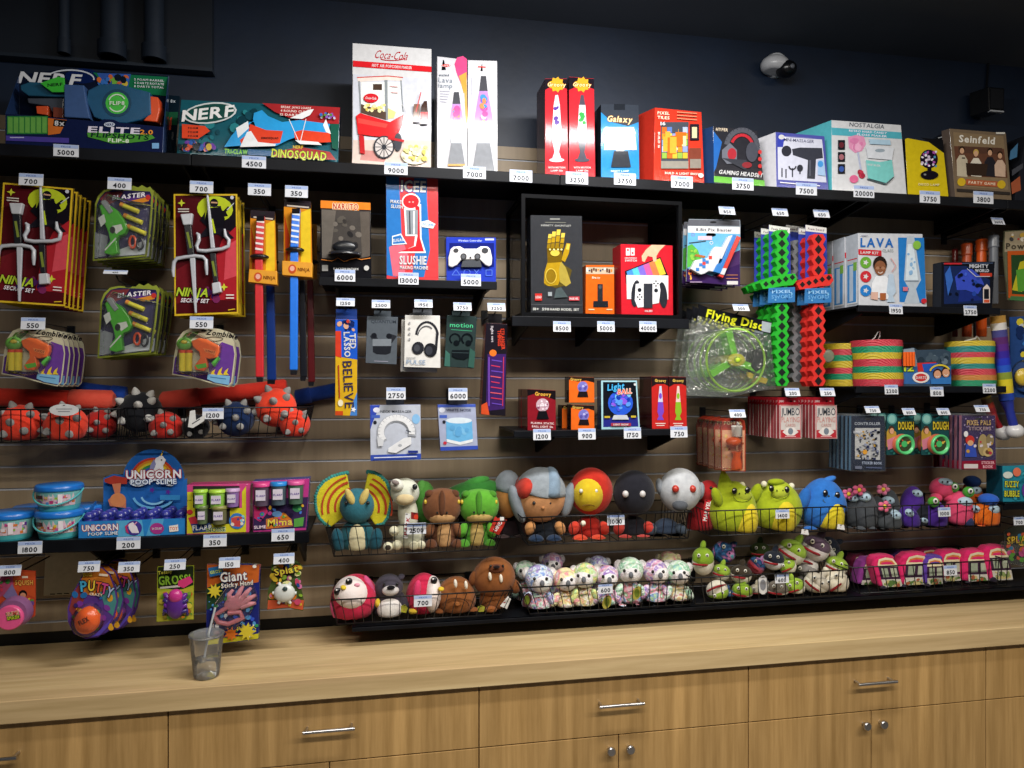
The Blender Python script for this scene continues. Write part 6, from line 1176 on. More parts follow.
# long-necked dinosaur
t = plush('dinosaur_plush', 'cream long-necked dinosaur plush looking up', 407, 553, y, group=G)
part(t, 'body', 409, 538, y, 16, 18, '#b9b8a0', 13); part(t, 'neck', 408, 514, y-.005, 10, 20, '#c3c2ae', 9, rot=-4); hd = part(t, 'head', 405, 492, y-.012, 14.5, 14, '#d0d2c2', 14, rot=20)
part(hd, 'snout', 397, 485, y-.05, 7, 6, '#dcdcd0', 8, rot=30); part(hd, 'nose', 395.5, 482.5, y-.086, 4, 2.4, '#8a7f7c', 2, rot=20, nu=10, nv=7); part(hd, 'eye', 414.8, 487, y-.064, 2.6, 3, '#1c2024', 2, kind='plastic', nu=10, nv=7); part(hd, 'throat', 405, 499, y-.05, 9, 6, '#cbb88e', 6)
for px, py, r in ((388, 547, 5), (397, 545, 5), (414, 546, 5), (421, 545, 4.6), (394, 531, 5)): part(t, 'foot', px, py, y-.055, r, r, '#d8d4b8', nu=12, nv=8)
part(t, 'face_mark', 388, 547.5, y-.078, 3, 2.6, '#3a342c', 1, nu=10, nv=6)
# brown and green dinosaurs
def rex(label, cx, cy, hr, hh, c, c2, cb, bx, sc=1):
    t = plush('dinosaur_plush', label, cx, 551, y, group=G)
    part(t, 'body', bx, 535, y, 15, 19, c, 12); part(t, 'belly', bx, 536, y-.03, 7.5, 17, cb, 6)
    fn = lambda p: (p.x*(1.06-.12*p.z), p.y, p.z if p.z < .55 else .55+(p.z-.55)*.45)
    hd = part(t, 'head', cx, cy, y-.015, hr, hh, c2, 16, fn=fn); part(hd, 'lower_jaw', cx, cy+hh*.55, y-.02, hr*.8, hh*.42, cb, 14.2)
    for sx in (-1, 1):
        part(hd, 'brow', cx+sx*hr*.68, cy-hh*.48, y-.03, hr*.26, hh*.2, c, 6, rot=sx*10, nu=12, nv=8); part(hd, 'eye', cx+sx*hr*.9, cy-hh*.1, y-.045, 1.6, 2.4, '#d8b83a', 2, kind='plastic', nu=8, nv=6); part(hd, 'nostril', cx+sx*hr*.26, cy+hh*.42, y-.072, 1.1, 1.3, '#1c1c18', 1, nu=8, nv=6)
        part(t, 'arm', bx+sx*14, 530, y-.03, 4.6, 8, c2, 5, rot=sx*-20); part(t, 'foot', bx+sx*13, 545, y-.035, 6, 6, c, 8)
    part(hd, 'snout_ridge', cx, cy-1, y-.067, 3.4, hh*.62, c, 2.5, nu=12, nv=8)
    return t
rex('brown dinosaur plush with a tan belly between the cream and green ones', 442, 504, 18.5, 21, '#5e3a26', '#744a30', '#b58c5e', 444)
rex('bright green dinosaur plush at the right end of the basket', 479, 504, 19, 20, '#4a8a2a', '#5aa032', '#b59a5c', 477)
t = plush('dinosaur_plush', 'dark green dinosaur plush lying behind the brown and green ones', 474, 520, -.08, group=G); part(t, 'body', 470, 494, -.09, 32, 13, '#2f6e2c', 16, rot=-12); part(t, 'tail_ridge', 476, 482, -.10, 14, 5, '#3a7e34', 6, rot=-14)
t = plush('dinosaur_plush', 'green dinosaur plush with only its flank showing beside the long-necked one', 424, 530, -.10, group=G); part(t, 'body', 425, 503, -.10, 11, 22, '#4f8f3c', 10); part(t, 'tail', 422, 490, -.1, 6, 10, '#5a9a46', 7)
ptag('red and white paper tag hanging on the long-necked dinosaur', [(403, 538), (408, 538.5), (410.5, 514), (405.5, 513)], -.262, art=lambda A: A.t('PARK', 406.8, 526, 3.4, '#b02a34', 18, -80))
ptag('red paper tag hanging on the green dinosaur plush', [(489, 531), (499, 535), (507, 520), (495, 516.5)], -.262, '#c23a2e', lambda A: (A.t('DINO', 498, 526, 3.6, '#f0f0ec', 11, -55), A.r(500, 517, 504, 521, '#e8e8e4')))
ptag('small dark and red round tag beside the cream dinosaur', [(411, 519), (418, 520), (418, 513), (411, 512)], -.258, '#8a2a2a', lambda A: A.e(416, 517, 2.2, 2.6, '#d8452e'))
settle(G, 'dino')
# ---- round sea animals
zb = put_basket('sea', 'wire basket of round penguin and walrus plushes with the 700 tag', (331, 601), (513, 589.5), (337, 623.5), (501, 615), -.27, -.25, 19)
tag_at(423, 601, '700', 'on the basket of penguin and walrus plushes', -.276, 18, 11, 4)
y = -.17; G = 'round sea animal plushes in one basket'
def penguin(label, cx, cy, rx, ry, rot, face, eyes, beak, y=y):
    t = plush('penguin_plush', label, cx, cy+ry, y, group=G)
    b = part(t, 'body', cx, cy, y, rx, ry, '#c42a4c', (rx+ry)/2*.92, rot=rot, nu=28, nv=16)
    s = S(cx, y); fy = y-(rx+ry)/2*.92*s*.30
    part(t, 'face', face[0], face[1], y-.022, face[2], face[3], '#e8dcd8', (rx+ry)/2*.86, rot=rot, nu=24, nv=14)
    for ex, ey in eyes:
        e = part(t, 'eye', ex, ey, y-.066 if rx > 20 else y-.058, 3.4, 3.8, '#16161c', 2.4, rot=rot, kind='plastic', nu=12, nv=8); part(e, 'eye_glint', ex-1, ey-1.4, y-.076, 1, 1, '#eeeeee', 1, kind='plastic', nu=8, nv=6)
    part(t, 'beak', beak[0], beak[1], y-.072, 3.2, 2.2, '#e0c23a', 4, rot=rot, nu=12, nv=8)
    return t
p = penguin('magenta and white round penguin plush tipped over at the left end', 354, 599, 23, 25, 22, (352, 593, 18, 16.5), ((337.5, 591.5), (349, 581.5)), (343.5, 587.5))
part(p, 'flipper', 370, 588, y-.02, 4, 14, '#d85a8a', 5, rot=-22, nu=12, nv=8); part(p, 'flipper', 335, 612, y-.02, 3.6, 11, '#d85a8a', 5, rot=-20, nu=12, nv=8); part(p, 'foot', 378, 603, y-.03, 3.4, 5, '#d8b83a', 5, nu=10, nv=7); part(p, 'foot', 361, 622, y-.03, 6, 3, '#d8b83a', 5, nu=10, nv=7); part(p, 'cheek', 357, 585, y-.071, 3, 2, '#e8a0b4', 1.6, nu=10, nv=7); part(p, 'cheek', 341, 598, y-.071, 3, 2, '#e8a0b4', 1.6, nu=10, nv=7)
p = penguin('magenta round penguin plush turned sideways behind the 700 tag', 423, 595.5, 17, 22.5, 4, (432, 594, 9, 18), ((434, 580.5),), (441, 589))
part(p, 'flipper', 417, 590, y-.06, 4, 10, '#d23a66', 4, rot=8, nu=12, nv=8); part(p, 'foot', 413, 611, y-.04, 5, 3, '#d8b83a', 5, nu=10, nv=7)
t = plush('sea_lion_plush', 'dark grey sea lion plush with a white belly between two penguins', 389, 621, y, group=G)
part(t, 'body', 389, 604, y, 17, 18, '#3a3640', 15); part(t, 'belly', 389.5, 609, y-.035, 12.5, 12, '#dcd8d4', 8.5); hd = part(t, 'head', 389, 587, y-.01, 14, 13, '#45414c', 13)
part(hd, 'muzzle', 390.5, 590.5, y-.05, 8.5, 5.2, '#c9c4c2', 6); part(hd, 'nose', 391, 587.5, y-.072, 4.2, 2, '#17161a', 2, nu=10, nv=7)
for ex in (384, 397): part(hd, 'eye', ex, 584.5, y-.056, 1.6, 1.8, '#0f0f12', 1.4, kind='plastic', nu=10, nv=7)
for sx in (-1, 1): part(t, 'flipper', 389+sx*16, 604, y-.02, 4.5, 10, '#38343e', 5, rot=-sx*24, nu=12, nv=8)
part(hd, 'hair_tuft', 401, 577, y-.01, 4, 3, '#4c4854', 4, rot=-30, nu=10, nv=7)
def walrus(label, cx, cy, rx, ry, tusks, mouth, y=y):
    t = plush('walrus_plush', label, cx, cy+ry, y, group=G)
    part(t, 'body', cx, cy, y, rx, ry, '#86512a', (rx+ry)/2*.9, nu=28, nv=16)
    for tx, ty in tusks: part(t, 'tusk', tx, ty, y-.068, 1.8, 4.4, '#e8e0d0', 2, rot=-6, nu=10, nv=7)
    if mouth: part(t, 'muzzle', *mouth, y-.055, 8, 4.4, '#6a3a22', 5); part(t, 'nose', mouth[0], mouth[1]-1.6, y-.08, 3.6, 1.6, '#20181a', 2, nu=10, nv=7)
    return t
w1 = walrus('brown round walrus plush lying nose up next to the sideways penguin', 456, 598.5, 20, 22, ((455.5, 583.5), (466, 585)), None)
MB('plush').tube([W(456+13*math.cos(a), 606-8*math.sin(a), y-.068-.012*math.sin(a)) for a in [math.pi*k/12 for k in range(13)]], .0022, '#5e361c', 6).build('seam_line', w1)
part(w1, 'tail', 457.5, 604, y-.078, 2.6, 2, '#a86a3a', 2, nu=10, nv=7); part(w1, 'flipper', 440, 612, y-.03, 6, 4, '#7a4826', 5, nu=12, nv=8); part(w1, 'flipper', 473, 611, y-.03, 6, 4, '#7a4826', 5, nu=12, nv=8)
w2 = walrus('brown walrus plush sitting upright at the right end of its basket', 494, 577, 21.5, 20, ((490, 576.5), (501, 578.5)), (496.5, 568.5), y-.005)
part(w2, 'lower_body', 494, 600, y, 15, 17, '#7d4a26', 13); part(w2, 'flipper', 474, 578, y-.01, 5, 8, '#7a4826', 5, rot=20, nu=12, nv=8); part(w2, 'flipper', 514, 586, y-.01, 6, 8, '#7a4826', 5, rot=-28, nu=12, nv=8); part(w2, 'flipper', 491, 610, y-.05, 6, 4, '#8a5028', 5, nu=12, nv=8)
for ex in (490.5, 503): part(w2, 'eye', ex, 566, y-.071, 1.3, 1.4, '#111', 1.2, kind='plastic', nu=10, nv=7)
ptag('white paper tag on the upright walrus plush', [(500, 606), (507, 609), (511, 599), (508, 596)], -.25)
ptag('yellow green round tag between the two walruses', [(478, 612), (484, 611.5), (485, 607), (481, 605), (477.5, 607)], -.25, '#9a9a3a')
ptag('yellow green round tag beside the grey sea lion', [(401, 612), (406, 613), (408, 608), (405, 604.5), (401, 606)], -.25, '#a8a83a')
settle(G, 'sea')
# ---- round-headed dolls
zb = put_basket('dolls', 'wire basket of big-headed plush dolls with the 1000 tag', (522, 516.5), (692, 513), (528, 543.5), (688, 539.5), -.285, -.265, 18)
tag_at(616, 519.5, '1000', 'on the basket of big-headed plush dolls', -.276, 18, 11, 4)
y = -.17; G = 'big-headed plush dolls in one basket'
def doll(label, cx, cy, rx, ry, hc, bc, ac, fc, bx=None, by=531, rot=0, y=y):
    bx = bx or cx; t = plush('plush_doll', label, bx, 543, y, group=G)
    part(t, 'body', bx, by, y+.01, 15, 15, bc, 12); hd = part(t, 'head', cx, cy, y-.012, rx, ry, hc, 19, rot=rot, nu=26, nv=16)
    for sx in (-1, 1): part(t, 'arm', bx+sx*15, by-3, y-.03, 5.5, 7, ac, 6, rot=sx*-25, nu=12, nv=8); part(t, 'leg', bx+sx*9, by+9, y-.045, 8, 5.5, fc, 8, nu=14, nv=9)
    return t, hd
def dots(hd, cx, cy, dx, y, r=1.7, c='#15151a', er=None):
    for sx in (-1, 1):
        part(hd, 'eye', cx+sx*dx, cy, y, r, r*1.1, c, r, kind='plastic', nu=12, nv=8)
t, hd = doll('plush doll with a grey and blue hood and a tan face', 541, 497, 25, 25, '#b98458', '#1d2026', '#b5804e', '#24344c', 545, rot=8)
fn = lambda p: (p.x, p.y, max(p.z, -.05+.12*abs(p.x)))
E(540, 494, y-.01, 26.5, 27, '#8d959c', 20.5, rot=8, nu=30, nv=18, fn=fn).build('hood', hd)
E(548, 494, y-.012, 12, 27.6, '#7f93a6', 21.5, rot=8, nu=20, nv=18, fn=lambda p: (p.x, p.y, max(p.z, .0))).build('hood_panel', hd); E(524, 487, y-.006, 9, 13, '#b8382c', 21, rot=24).build('red_patch', hd)
part(hd, 'ear_flap', 517, 504, y-.02, 7, 20, '#7d858d', 8, rot=-18); part(hd, 'ear_flap', 568, 500, y-.02, 6, 18, '#7d858d', 8, rot=14); dots(hd, 542, 503, 8, y-.073); part(hd, 'nose', 543, 508, y-.077, 2, 1.8, '#a87448', 2, nu=10, nv=7)
t, hd = doll('plush doll in a grey hood half hidden behind the grey and blue hooded one', 507, 496, 13, 22, '#b87e44', '#2a2024', '#8a3a2a', '#3a2a2a', 512, y=-.09); E(508, 490, -.1, 14, 20, '#858d95', 20, fn=fn).build('hood', hd)
t, hd = doll('plush doll with a red head and a yellow face', 591, 491, 22, 23.5, '#b32c20', '#9c241c', '#c03a2a', '#c8452c', 589)
E(588.5, 493, y-.03, 16.5, 18.5, '#d0b428', 17.6, nu=24, nv=14).build('face', hd); dots(hd, 588.5, 491, 7.5, y-.086, 2, '#e8e4d4'); MB('plush').tube([W(582.5+k*3, 505+(1.2 if k in (0, 4) else 0), y-.085+.002*abs(k-2)) for k in range(5)], .0016, '#6a4a18', 6).build('mouth', hd); part(t, 'chest_badge', 583, 523.5, y-.05, 3, 3, '#e6dcc8', 2, nu=10, nv=7)
t, hd = doll('plush doll with a plain black head and small white eyes', 634, 493, 21, 23, '#212128', '#1b1b20', '#b83a30', '#a83a34', 634)
dots(hd, 634, 494, 8.5, y-.080, 3.2, '#dcd8d6')
t, hd = doll('plush doll with a white head and red eyes', 680, 490, 21, 22, '#b9bcc0', '#2a3444', '#3a4450', '#344a64', 666, 533)
dots(hd, 684, 489, 8.5, y-.078, 3.6, '#c23a2c'); part(hd, 'muzzle', 680, 505, y-.06, 8, 6, '#54585e', 7); part(hd, 'ear', 700, 491, y-.01, 4, 9, '#8a8f96', 6, rot=10, nu=12, nv=8); part(hd, 'ear', 660, 487, y+.0, 4, 9, '#8a8f96', 6, rot=-10, nu=12, nv=8)
t = plush('plush_doll', 'plain red plush doll with a white tag at the basket end', 703, 541, -.13, group=G); part(t, 'body', 700, 522, -.13, 14, 20, '#8a1c22', 12); hd = part(t, 'head', 708, 492, -.13, 10, 12, '#b0282a', 12, rot=14); part(hd, 'eye', 711, 488, -.195, 1.6, 1.8, '#1c1214', 1.4, kind='plastic', nu=10, nv=7)
ptag('red paper tag with white lettering on the plain red doll', [(702, 522), (708, 522), (711, 500), (705, 499.5)], -.262, '#c02a30', lambda A: A.t('MARVEL', 706.7, 511, 4, '#f4f0ec', 20, -78))
settle(G, 'dolls')
# ---- tie-dye koalas
zb = put_basket('koalas', 'wire basket of tie-dye koala plushes with the 600 tag', (521, 588.5), (694, 578), (530, 615), (690, 603.5), -.265, -.245, 19)
tag_at(605.5, 588.5, '600', 'on the basket of tie-dye koala plushes', -.266, 15, 10, 4)
TD = multi('tie_dye_fur', ['#e8f0ea', '#a8d8b8', '#e8e8ee', '#eaa0ac', '#f0ecc0', '#a0c0e4', '#eaeaf2', '#c8a8d8'], 40, .95, .9, 160)
TW = multi('pale_fur', ['#e8e4e2', '#dcd8da', '#f0ecea', '#d8e4e8'], 18, .95, .9, 160)
tops = {k: multi('dyed_'+k, v, 42, .95, .9, 160) for k, v in dict(blue=['#e4e6f0', '#7a98d8', '#e0ecf0', '#9a86cc', '#e8e8f0'], pink=['#f0e0dc', '#e88a94', '#f0d8b8', '#e8e8a8', '#f0e4e0'], yellow=['#f0f0dc', '#e8e08a', '#b8dc9a', '#f0ece0', '#e8a8a0'], purple=['#ece6f2', '#9a74c4', '#e8dce8', '#e09aba', '#8aa0dc'], green=['#e6f0e8', '#8ac8a0', '#e8f0ea', '#b8dcb8', '#a0d0cc']).items()}
bots = {k: multi('belly_'+k, v, 44, .95, .9, 160) for k, v in dict(a=['#e8e4ea', '#8ab4d8', '#e88a98', '#e8e8ea', '#b0d8b8', '#9a80c8'], b=['#f0e8dc', '#e8b08a', '#e8e0a0', '#f0ece4', '#d88a80', '#9acc8a'], c=['#e8f0ea', '#7aaa7a', '#e88aa4', '#eaeaee', '#7a9ed4', '#b8d8ac']).items()}
y = -.17; G = 'tie-dye koala plushes'
def koala(label, cx, cy, r, top, bel, face=0, by=None, y=y):
    by = by or cy+27; t = plush('koala_plush', label, cx, by+18, y, group=G)
    part(t, 'body', cx, by, y, r*.95, 17, bots[bel], 12); hd = part(t, 'head', cx, cy, y-.012, r, r*.95, tops[top], r*.95, nu=22, nv=14)
    part(hd, 'face', cx+face, cy+r*.20, y-.022, r*.84, r*.76, TW, r*.92); part(hd, 'nose', cx+face*1.5+1, cy+r*.38, y-.022-r*.95*S(cx, y), 2.4, 3.4, '#6a6c72', 2.2, kind='plush', nu=12, nv=8)
    for sx in (-1, 1):
        part(hd, 'eye', cx+face+sx*r*.42, cy+r*.06, y-.022-r*.80*S(cx, y), 1.6, 1.8, '#14110f', 1.4, kind='plastic', nu=10, nv=7); part(hd, 'ear', cx+sx*r*.85, cy-r*.35, y+.0, r*.36, r*.42, TW if top != 'pink' else tops[top], 4, nu=12, nv=8)
        part(t, 'arm', cx+sx*r*.85, by-6, y-.03, 4, 8, tops[top], 5, rot=-sx*28, nu=12, nv=8); part(t, 'foot', cx+sx*r*.55, by+12, y-.05, 5, 5, bots[bel], 6, nu=12, nv=8)
    return t
koala('tie-dye koala plush with a blue topped head at the left end of the basket', 539, 578, 14.5, 'blue', 'a', 1.5)
koala('tie-dye koala plush with a pink and orange head and face turned down', 565, 579, 12, 'pink', 'b', 1.5)
koala('tie-dye koala plush with a yellow and green head beside the pink one', 585, 575, 13, 'yellow', 'b', -1.5)
koala('tie-dye koala plush with a purple topped head behind the 600 tag', 607, 576, 11.5, 'purple', 'a', 1)
koala('tie-dye koala plush with a mint green head, tallest in the middle', 630, 570, 13.5, 'green', 'c', 0)
koala('tie-dye koala plush with a purple and blue head looking aside', 655, 571, 12.5, 'purple', 'c', 3)
koala('tie-dye koala plush with a mint head at the right end of the basket', 678, 572, 12.5, 'green', 'b', 1)
koala('tie-dye koala plush in shadow behind the left end one', 525, 570, 10, 'green', 'c', 0, y=-.07); koala('dark tie-dye koala plush in shadow at the back of the basket', 552, 563, 11, 'purple', 'a', 0, y=-.05)
koala('tie-dye koala plush in shadow behind the yellow headed one', 598, 566, 11, 'blue', 'a', 0, y=-.05); koala('tie-dye koala plush in shadow behind the two right end ones', 668, 562, 11, 'pink', 'a', 0, y=-.05)
for lb, px, py in (('oval yellow green tag on the mint green middle koala', 637, 593), ('oval yellow green tag below the 600 price tag', 607, 602), ('dark oval tag at the left end of the koala basket', 527, 600)):
    o = card('paper_tag', lb, 'tag', [(px+4.6*math.cos(k*.524)+2.5*math.sin(k*.524)*-.6, py+7*math.sin(k*.524)) for k in range(12)], -.245, .001, '#a8a04a' if 'dark' not in lb else '#4a3034'); A = Art(-.245); A.e(px, py, 2.6, 4.6, '#6a7a2c'); A.build('printed_front', o)
settle(G, 'koalas')
# ---- winged dragons
zb = put_basket('dragons', 'wire basket of round green and blue dragon plushes', (707, 512.3), (846, 505.3), (710, 536.5), (844, 530), -.285, -.265, 16)
tag_at(782.5, 514, '1400', 'on the basket of round dragon plushes', -.286, 15, 9, 4)
y = -.17; G = 'round dragon plushes'
def dragon(label, cx, cy, rx, ry, c, c2, belly, eyes, muz, rot=0):
    t = plush('dragon_plush', label, cx, cy+ry, y, group=G)
    b = part(t, 'body', cx, cy, y, rx, ry, c, 21, rot=rot, nu=30, nv=18, fn=lambda p: (p.x*(1-.14*max(p.z, 0)), p.y*(1-.14*max(p.z, 0)), p.z))
    part(t, 'belly', belly[0], belly[1]-2, y-.034, belly[2], belly[3]+2, '#d0bc2c', 17.5, rot=rot, nu=24, nv=14); part(t, 'muzzle', *muz, y-.052, 9.5, 7, c2, 5, rot=rot)
    for ex, ey in eyes:
        e = part(t, 'eye', ex, ey, y-.068, 2.6, 3.4, '#17161a', 2, rot=rot, kind='plastic', nu=12, nv=8); part(e, 'eye_glint', ex-.8, ey-1.2, y-.0745, .9, .9, '#f0f0f0', .6, kind='plastic', nu=8, nv=6)
    MB('plush').tube([W(muz[0]+9*math.cos(a), muz[1]+1+5.5*math.sin(a), y-.069-.003*math.sin(a)) for a in [math.pi*k/10 for k in range(11)]], .0011, '#4a5a18', 5).build('smile', t)
    for sx in (-1, 1): part(t, 'nostril', muz[0]+sx*3, muz[1]-2, y-.0695, .8, .9, '#3c4a18', .6, nu=8, nv=6)
    return t
t = dragon('lime green dragon plush with one tall pointed ear', 732.5, 509, 24.5, 28, '#a0b024', '#b2c03a', (744, 522, 12, 18), ((734.5, 491), (747.5, 490)), (742.5, 495.5), 8)
MB('plush').lathe(W(727, 496, y-.01), [(.052, 0), (.044, .03), (.026, .07), (.006, .102), (0, .104)], '#a3b328', 16, axis=Matrix.Rotation(math.radians(-10), 3, 'Y') @ Matrix.Diagonal((.8, .45, 1)).to_3x3()).build('ear', t)
part(t, 'wing', 717, 497, y-.04, 5, 10, '#98a81e', 5, rot=-20); part(t, 'horn', 742, 485, y-.015, 3.4, 3.4, '#d8d4b0', 3, nu=10, nv=7)
t = dragon('lime green dragon plush with two small white horns in the middle', 777.5, 507.5, 24.5, 27.5, '#a0b024', '#b2c03a', (781, 519, 13.5, 19), ((771.5, 488.5), (787, 489.5)), (780, 492.5))
part(t, 'horn', 764, 484, y-.02, 3, 3.2, '#e0dcc4', 3, nu=10, nv=7); part(t, 'horn', 791.5, 486, y-.02, 3, 3.2, '#e0dcc4', 3, nu=10, nv=7); part(t, 'wing', 756, 493, y+.0, 6, 10, '#98a81e', 5, rot=24); part(t, 'head_ridge', 776, 482, y-.02, 9, 3.4, '#92a21c', 5)
t = dragon('bright blue dragon plush with a yellow belly', 822.5, 505, 23.5, 27, '#2f6fc0', '#3a7acc', (829, 519, 13, 18), ((825.5, 493), (837.5, 495)), (832, 498), 4)
part(t, 'tuft', 829, 479.5, y-.01, 8, 3, '#3a7cd0', 4, rot=-18, nu=12, nv=8); part(t, 'wing', 804, 499, y-.02, 6, 12, '#2a64b0', 6, rot=20); part(t, 'foot', 810, 530, y-.05, 7, 4, '#2a64b0', 7)
for lb, px, py in (('white paper tag under the blue dragon plush', 841, 527), ('white paper tag under the dragon basket between green and blue', 805, 532)): ptag(lb, [(px-4, py+2), (px+4, py+3), (px+3, py-2), (px-3, py-3)], -.27)
settle(G, 'dragons')
# ---- alligators and sharks
zb = put_basket('gators', 'wire basket heaped with small alligator and shark plushes', (691.5, 578), (848, 570), (695.5, 603), (846, 595.5), -.28, -.262, 17)
tag_at(782, 578.5, '600', 'on the basket of alligator and shark plushes', -.276, 15, 9, 4)
G = 'small alligator and shark plushes'
GR, WH, DK, LG = '#7f9e2c', '#cfc9b8', '#252a36', '#8fae3a'
GALAXY = multi('galaxy_cloth', ['#1c2c4a', '#3a6a9a', '#243a60', '#c87ab0', '#5ab0c0'], 30, .9, .4)
def snapper(lb, cx, cy, r, top, bot, rot=0, y=-.17, mouth=True, shark=False, eyes=True, tall=1.0):
    t = plush('shark_plush' if shark else 'alligator_plush', lb, cx, cy+r, y, group=G)
    s = S(cx, y); a = math.radians(rot)
    off = lambda u, v: (cx+u*math.cos(a)-v*math.sin(a), cy+u*math.sin(a)+v*math.cos(a))
    part(t, 'body', cx, cy, y, r, r*.86*tall, bot, r*.9, rot=rot, nu=20, nv=12); p = off(0, -r*.26*tall)
    part(t, 'back', p[0], p[1], y-.003, r*.98, r*.70*tall, top, r*.92, rot=rot, nu=20, nv=12)
    if mouth:
        m = MB('plush').tube([W(*off(-r*.86+1.72*r*k/8, r*.18+r*.10*math.sin(math.pi*k/8)), y-(r*.22+r*.74*math.sin(math.pi*(k+.6)/9.2))*s) for k in range(9)], r*.07*s+.0012, '#8c1e24', 6); m.build('mouth', t)
    if eyes:
        for sx in (-1, 1):
            p = off(sx*r*.38, -r*.42*tall); e = part(t, 'eye', p[0], p[1], y-r*.86*s, r*.17, r*.18, '#e8e6da', r*.12, kind='plastic', nu=10, nv=7); part(e, 'pupil', p[0], p[1], y-r*.97*s, r*.08, r*.09, '#14141a', r*.06, kind='plastic', nu=8, nv=6)
    p = off(0, -r*1.05*tall); part(t, 'fin' if shark else 'tail', p[0], p[1], y+.0, r*.26, r*.5, top, r*.3, rot=rot+10, nu=12, nv=8)
    return t
snapper('green alligator plush standing upright at the left end of the heap', 703, 562, 11, GR, WH, 0, -.18, tall=1.4)
snapper('shark plush in galaxy blue and pink cloth', 723, 553, 11.5, GALAXY, GALAXY, 50, -.12, False, True)
for a in (('green and cream alligator plush just right of the upright one', 721, 573, 9, LG, WH, 12, -.16), ('green alligator plush low in the left corner with a red mouth', 717, 590, 11, GR, WH, 160, -.2), ('cream alligator plush with a dark back above the basket rim', 741, 575, 10.5, '#3a3228', WH, 6, -.18), ('cream alligator plush low behind the front wires', 742, 593, 10.5, GR, WH, 6, -.2),
          ('dark navy shark plush with white jaw in the middle of the heap', 773.5, 561, 10.5, DK, '#d8d8dc', 8, -.17, True, True), ('small dark shark plush with coloured fins left of the navy shark', 756, 566, 9, GALAXY, '#b04a5a', 40, -.14, True, True), ('cream alligator plush below the price tag', 777.5, 591, 10.5, '#6a6258', WH, 4, -.2), ('large green and cream alligator plush lying on top of the heap', 791, 553, 14, LG, WH, 30, -.15),
          ('small lime alligator plush under the large one on top', 788, 567, 8.5, LG, WH, -30, -.18), ('small lime alligator plush low in the middle right', 795, 588, 10, LG, WH, -20, -.2), ('grey shark plush with a purple mouth at the top right of the heap', 815, 549, 14, '#5c4a5a', '#cfc8c6', 24, -.15, True, True), ('dark shark plush with white jaw at the far top right of the heap', 828, 548, 11, DK, '#d0ccca', 60, -.11, True, True),
          ('cream alligator plush with red jaw low at the right', 815.5, 585, 12.5, '#b8b0a0', WH, 35, -.2), ('cream alligator plush with red jaw in the right corner', 836, 583, 13, '#d0c8b4', WH, -40, -.2), ('lime and cream alligator plush above the right corner one', 836, 567, 11, LG, WH, 20, -.17), ('grey and white shark plush stretched across the upper right', 806, 565, 12, '#8a8684', '#d8d4d0', 200, -.13, True, True), ('cream alligator plush half hidden low beside the white oval tag', 757, 592, 8, '#a8a08c', WH, 0, -.17), ('navy shark plush at the bottom near the left corner', 728, 596, 7, '#2a4468', '#c8d0d8', 0, -.19, True, True), ('dark green alligator plush at the back behind the navy shark', 760, 552, 10, '#3a4a24', '#8a9a4a', 0, -.07)): snapper(*a)
o = card('paper_tag', 'white oval paper tag hanging inside the alligator basket', 'tag', [(763+5.5*math.cos(k*.4488), 585+9.5*math.sin(k*.4488)) for k in range(14)], -.262, .001, '#dcdcdc'); A = Art(-.262); A.e(763, 585, 3, 5.6, '#8a8c94'); A.build('printed_front', o)
settle(G, 'gators')
# ---- bean plushes
zb = put_basket('beans', 'wire basket of bean-shaped plushes in grey, purple, pink and orange', (846, 505.5), (1002, 504.5), (848, 531.5), (1000, 528.5), -.275, -.255, 17)
tag_at(944.5, 512, '1000', 'on the basket of bean-shaped plushes', -.276, 14, 9, 4)
G = 'bean-shaped plushes'
def bean(lb, cx, cy, r, h, c, patch, hat=None, rot=0, y=-.17):
    t = plush('bean_plush', lb, cx, cy+h, y, group=G); s = S(cx, y)
    part(t, 'body', cx, cy, y, r, h, c, r*.9, rot=rot, nu=22, nv=14, fn=lambda p: (p.x*(1.0-.1*p.z), p.y, p.z))
    if patch:
        px, py, pr, ph = patch; part(t, 'muzzle', px, py, y-r*.42*s, pr, ph, '#a8c0cf', r*.62, rot=rot, nu=16, nv=10)
        for sx in (-1, 1): part(t, 'eye', px+sx*pr*.4, py, y-r*1.03*s, .9, 1.1, '#15161c', .8, kind='plastic', nu=8, nv=6)
    for sx in (-1, 1): part(t, 'foot', cx+sx*r*.5, cy+h*.92, y-.02, r*.42, 4.4, c, r*.55, nu=12, nv=8)
    if hat:
        k, hx, hy, hc = hat
        if k == 'flower':
            f = part(t, 'flower', hx, hy, y-.03, 2.2, 2.2, '#d8c23a', 2.2, nu=10, nv=7)
            for q in range(5): part(f, 'petal', hx+4.4*math.cos(q*1.257), hy+3.6*math.sin(q*1.257), y-.028, 2.8, 2.4, hc, 2, nu=10, nv=7)
        elif k == 'stalk':
            f = part(t, 'green_topper', hx, hy, y-.03, 5.6, 5.4, '#4a9a34', 5, nu=14, nv=9); e = part(f, 'topper_eye', hx+2, hy-1, y-.052, 2.6, 2.8, '#e6e6e0', 2, nu=10, nv=7); part(e, 'pupil', hx+2.4, hy-1, y-.061, 1.1, 1.3, '#15151a', 1, nu=8, nv=6)
        else: part(t, 'cap', hx, hy, y-.012, r*.8, 6, hc, r*.8, rot=rot, nu=16, nv=10)
    return t
GY, PU, PK, OR = '#3c4044', '#4a2a86', '#d4496e', '#dc6a1e'
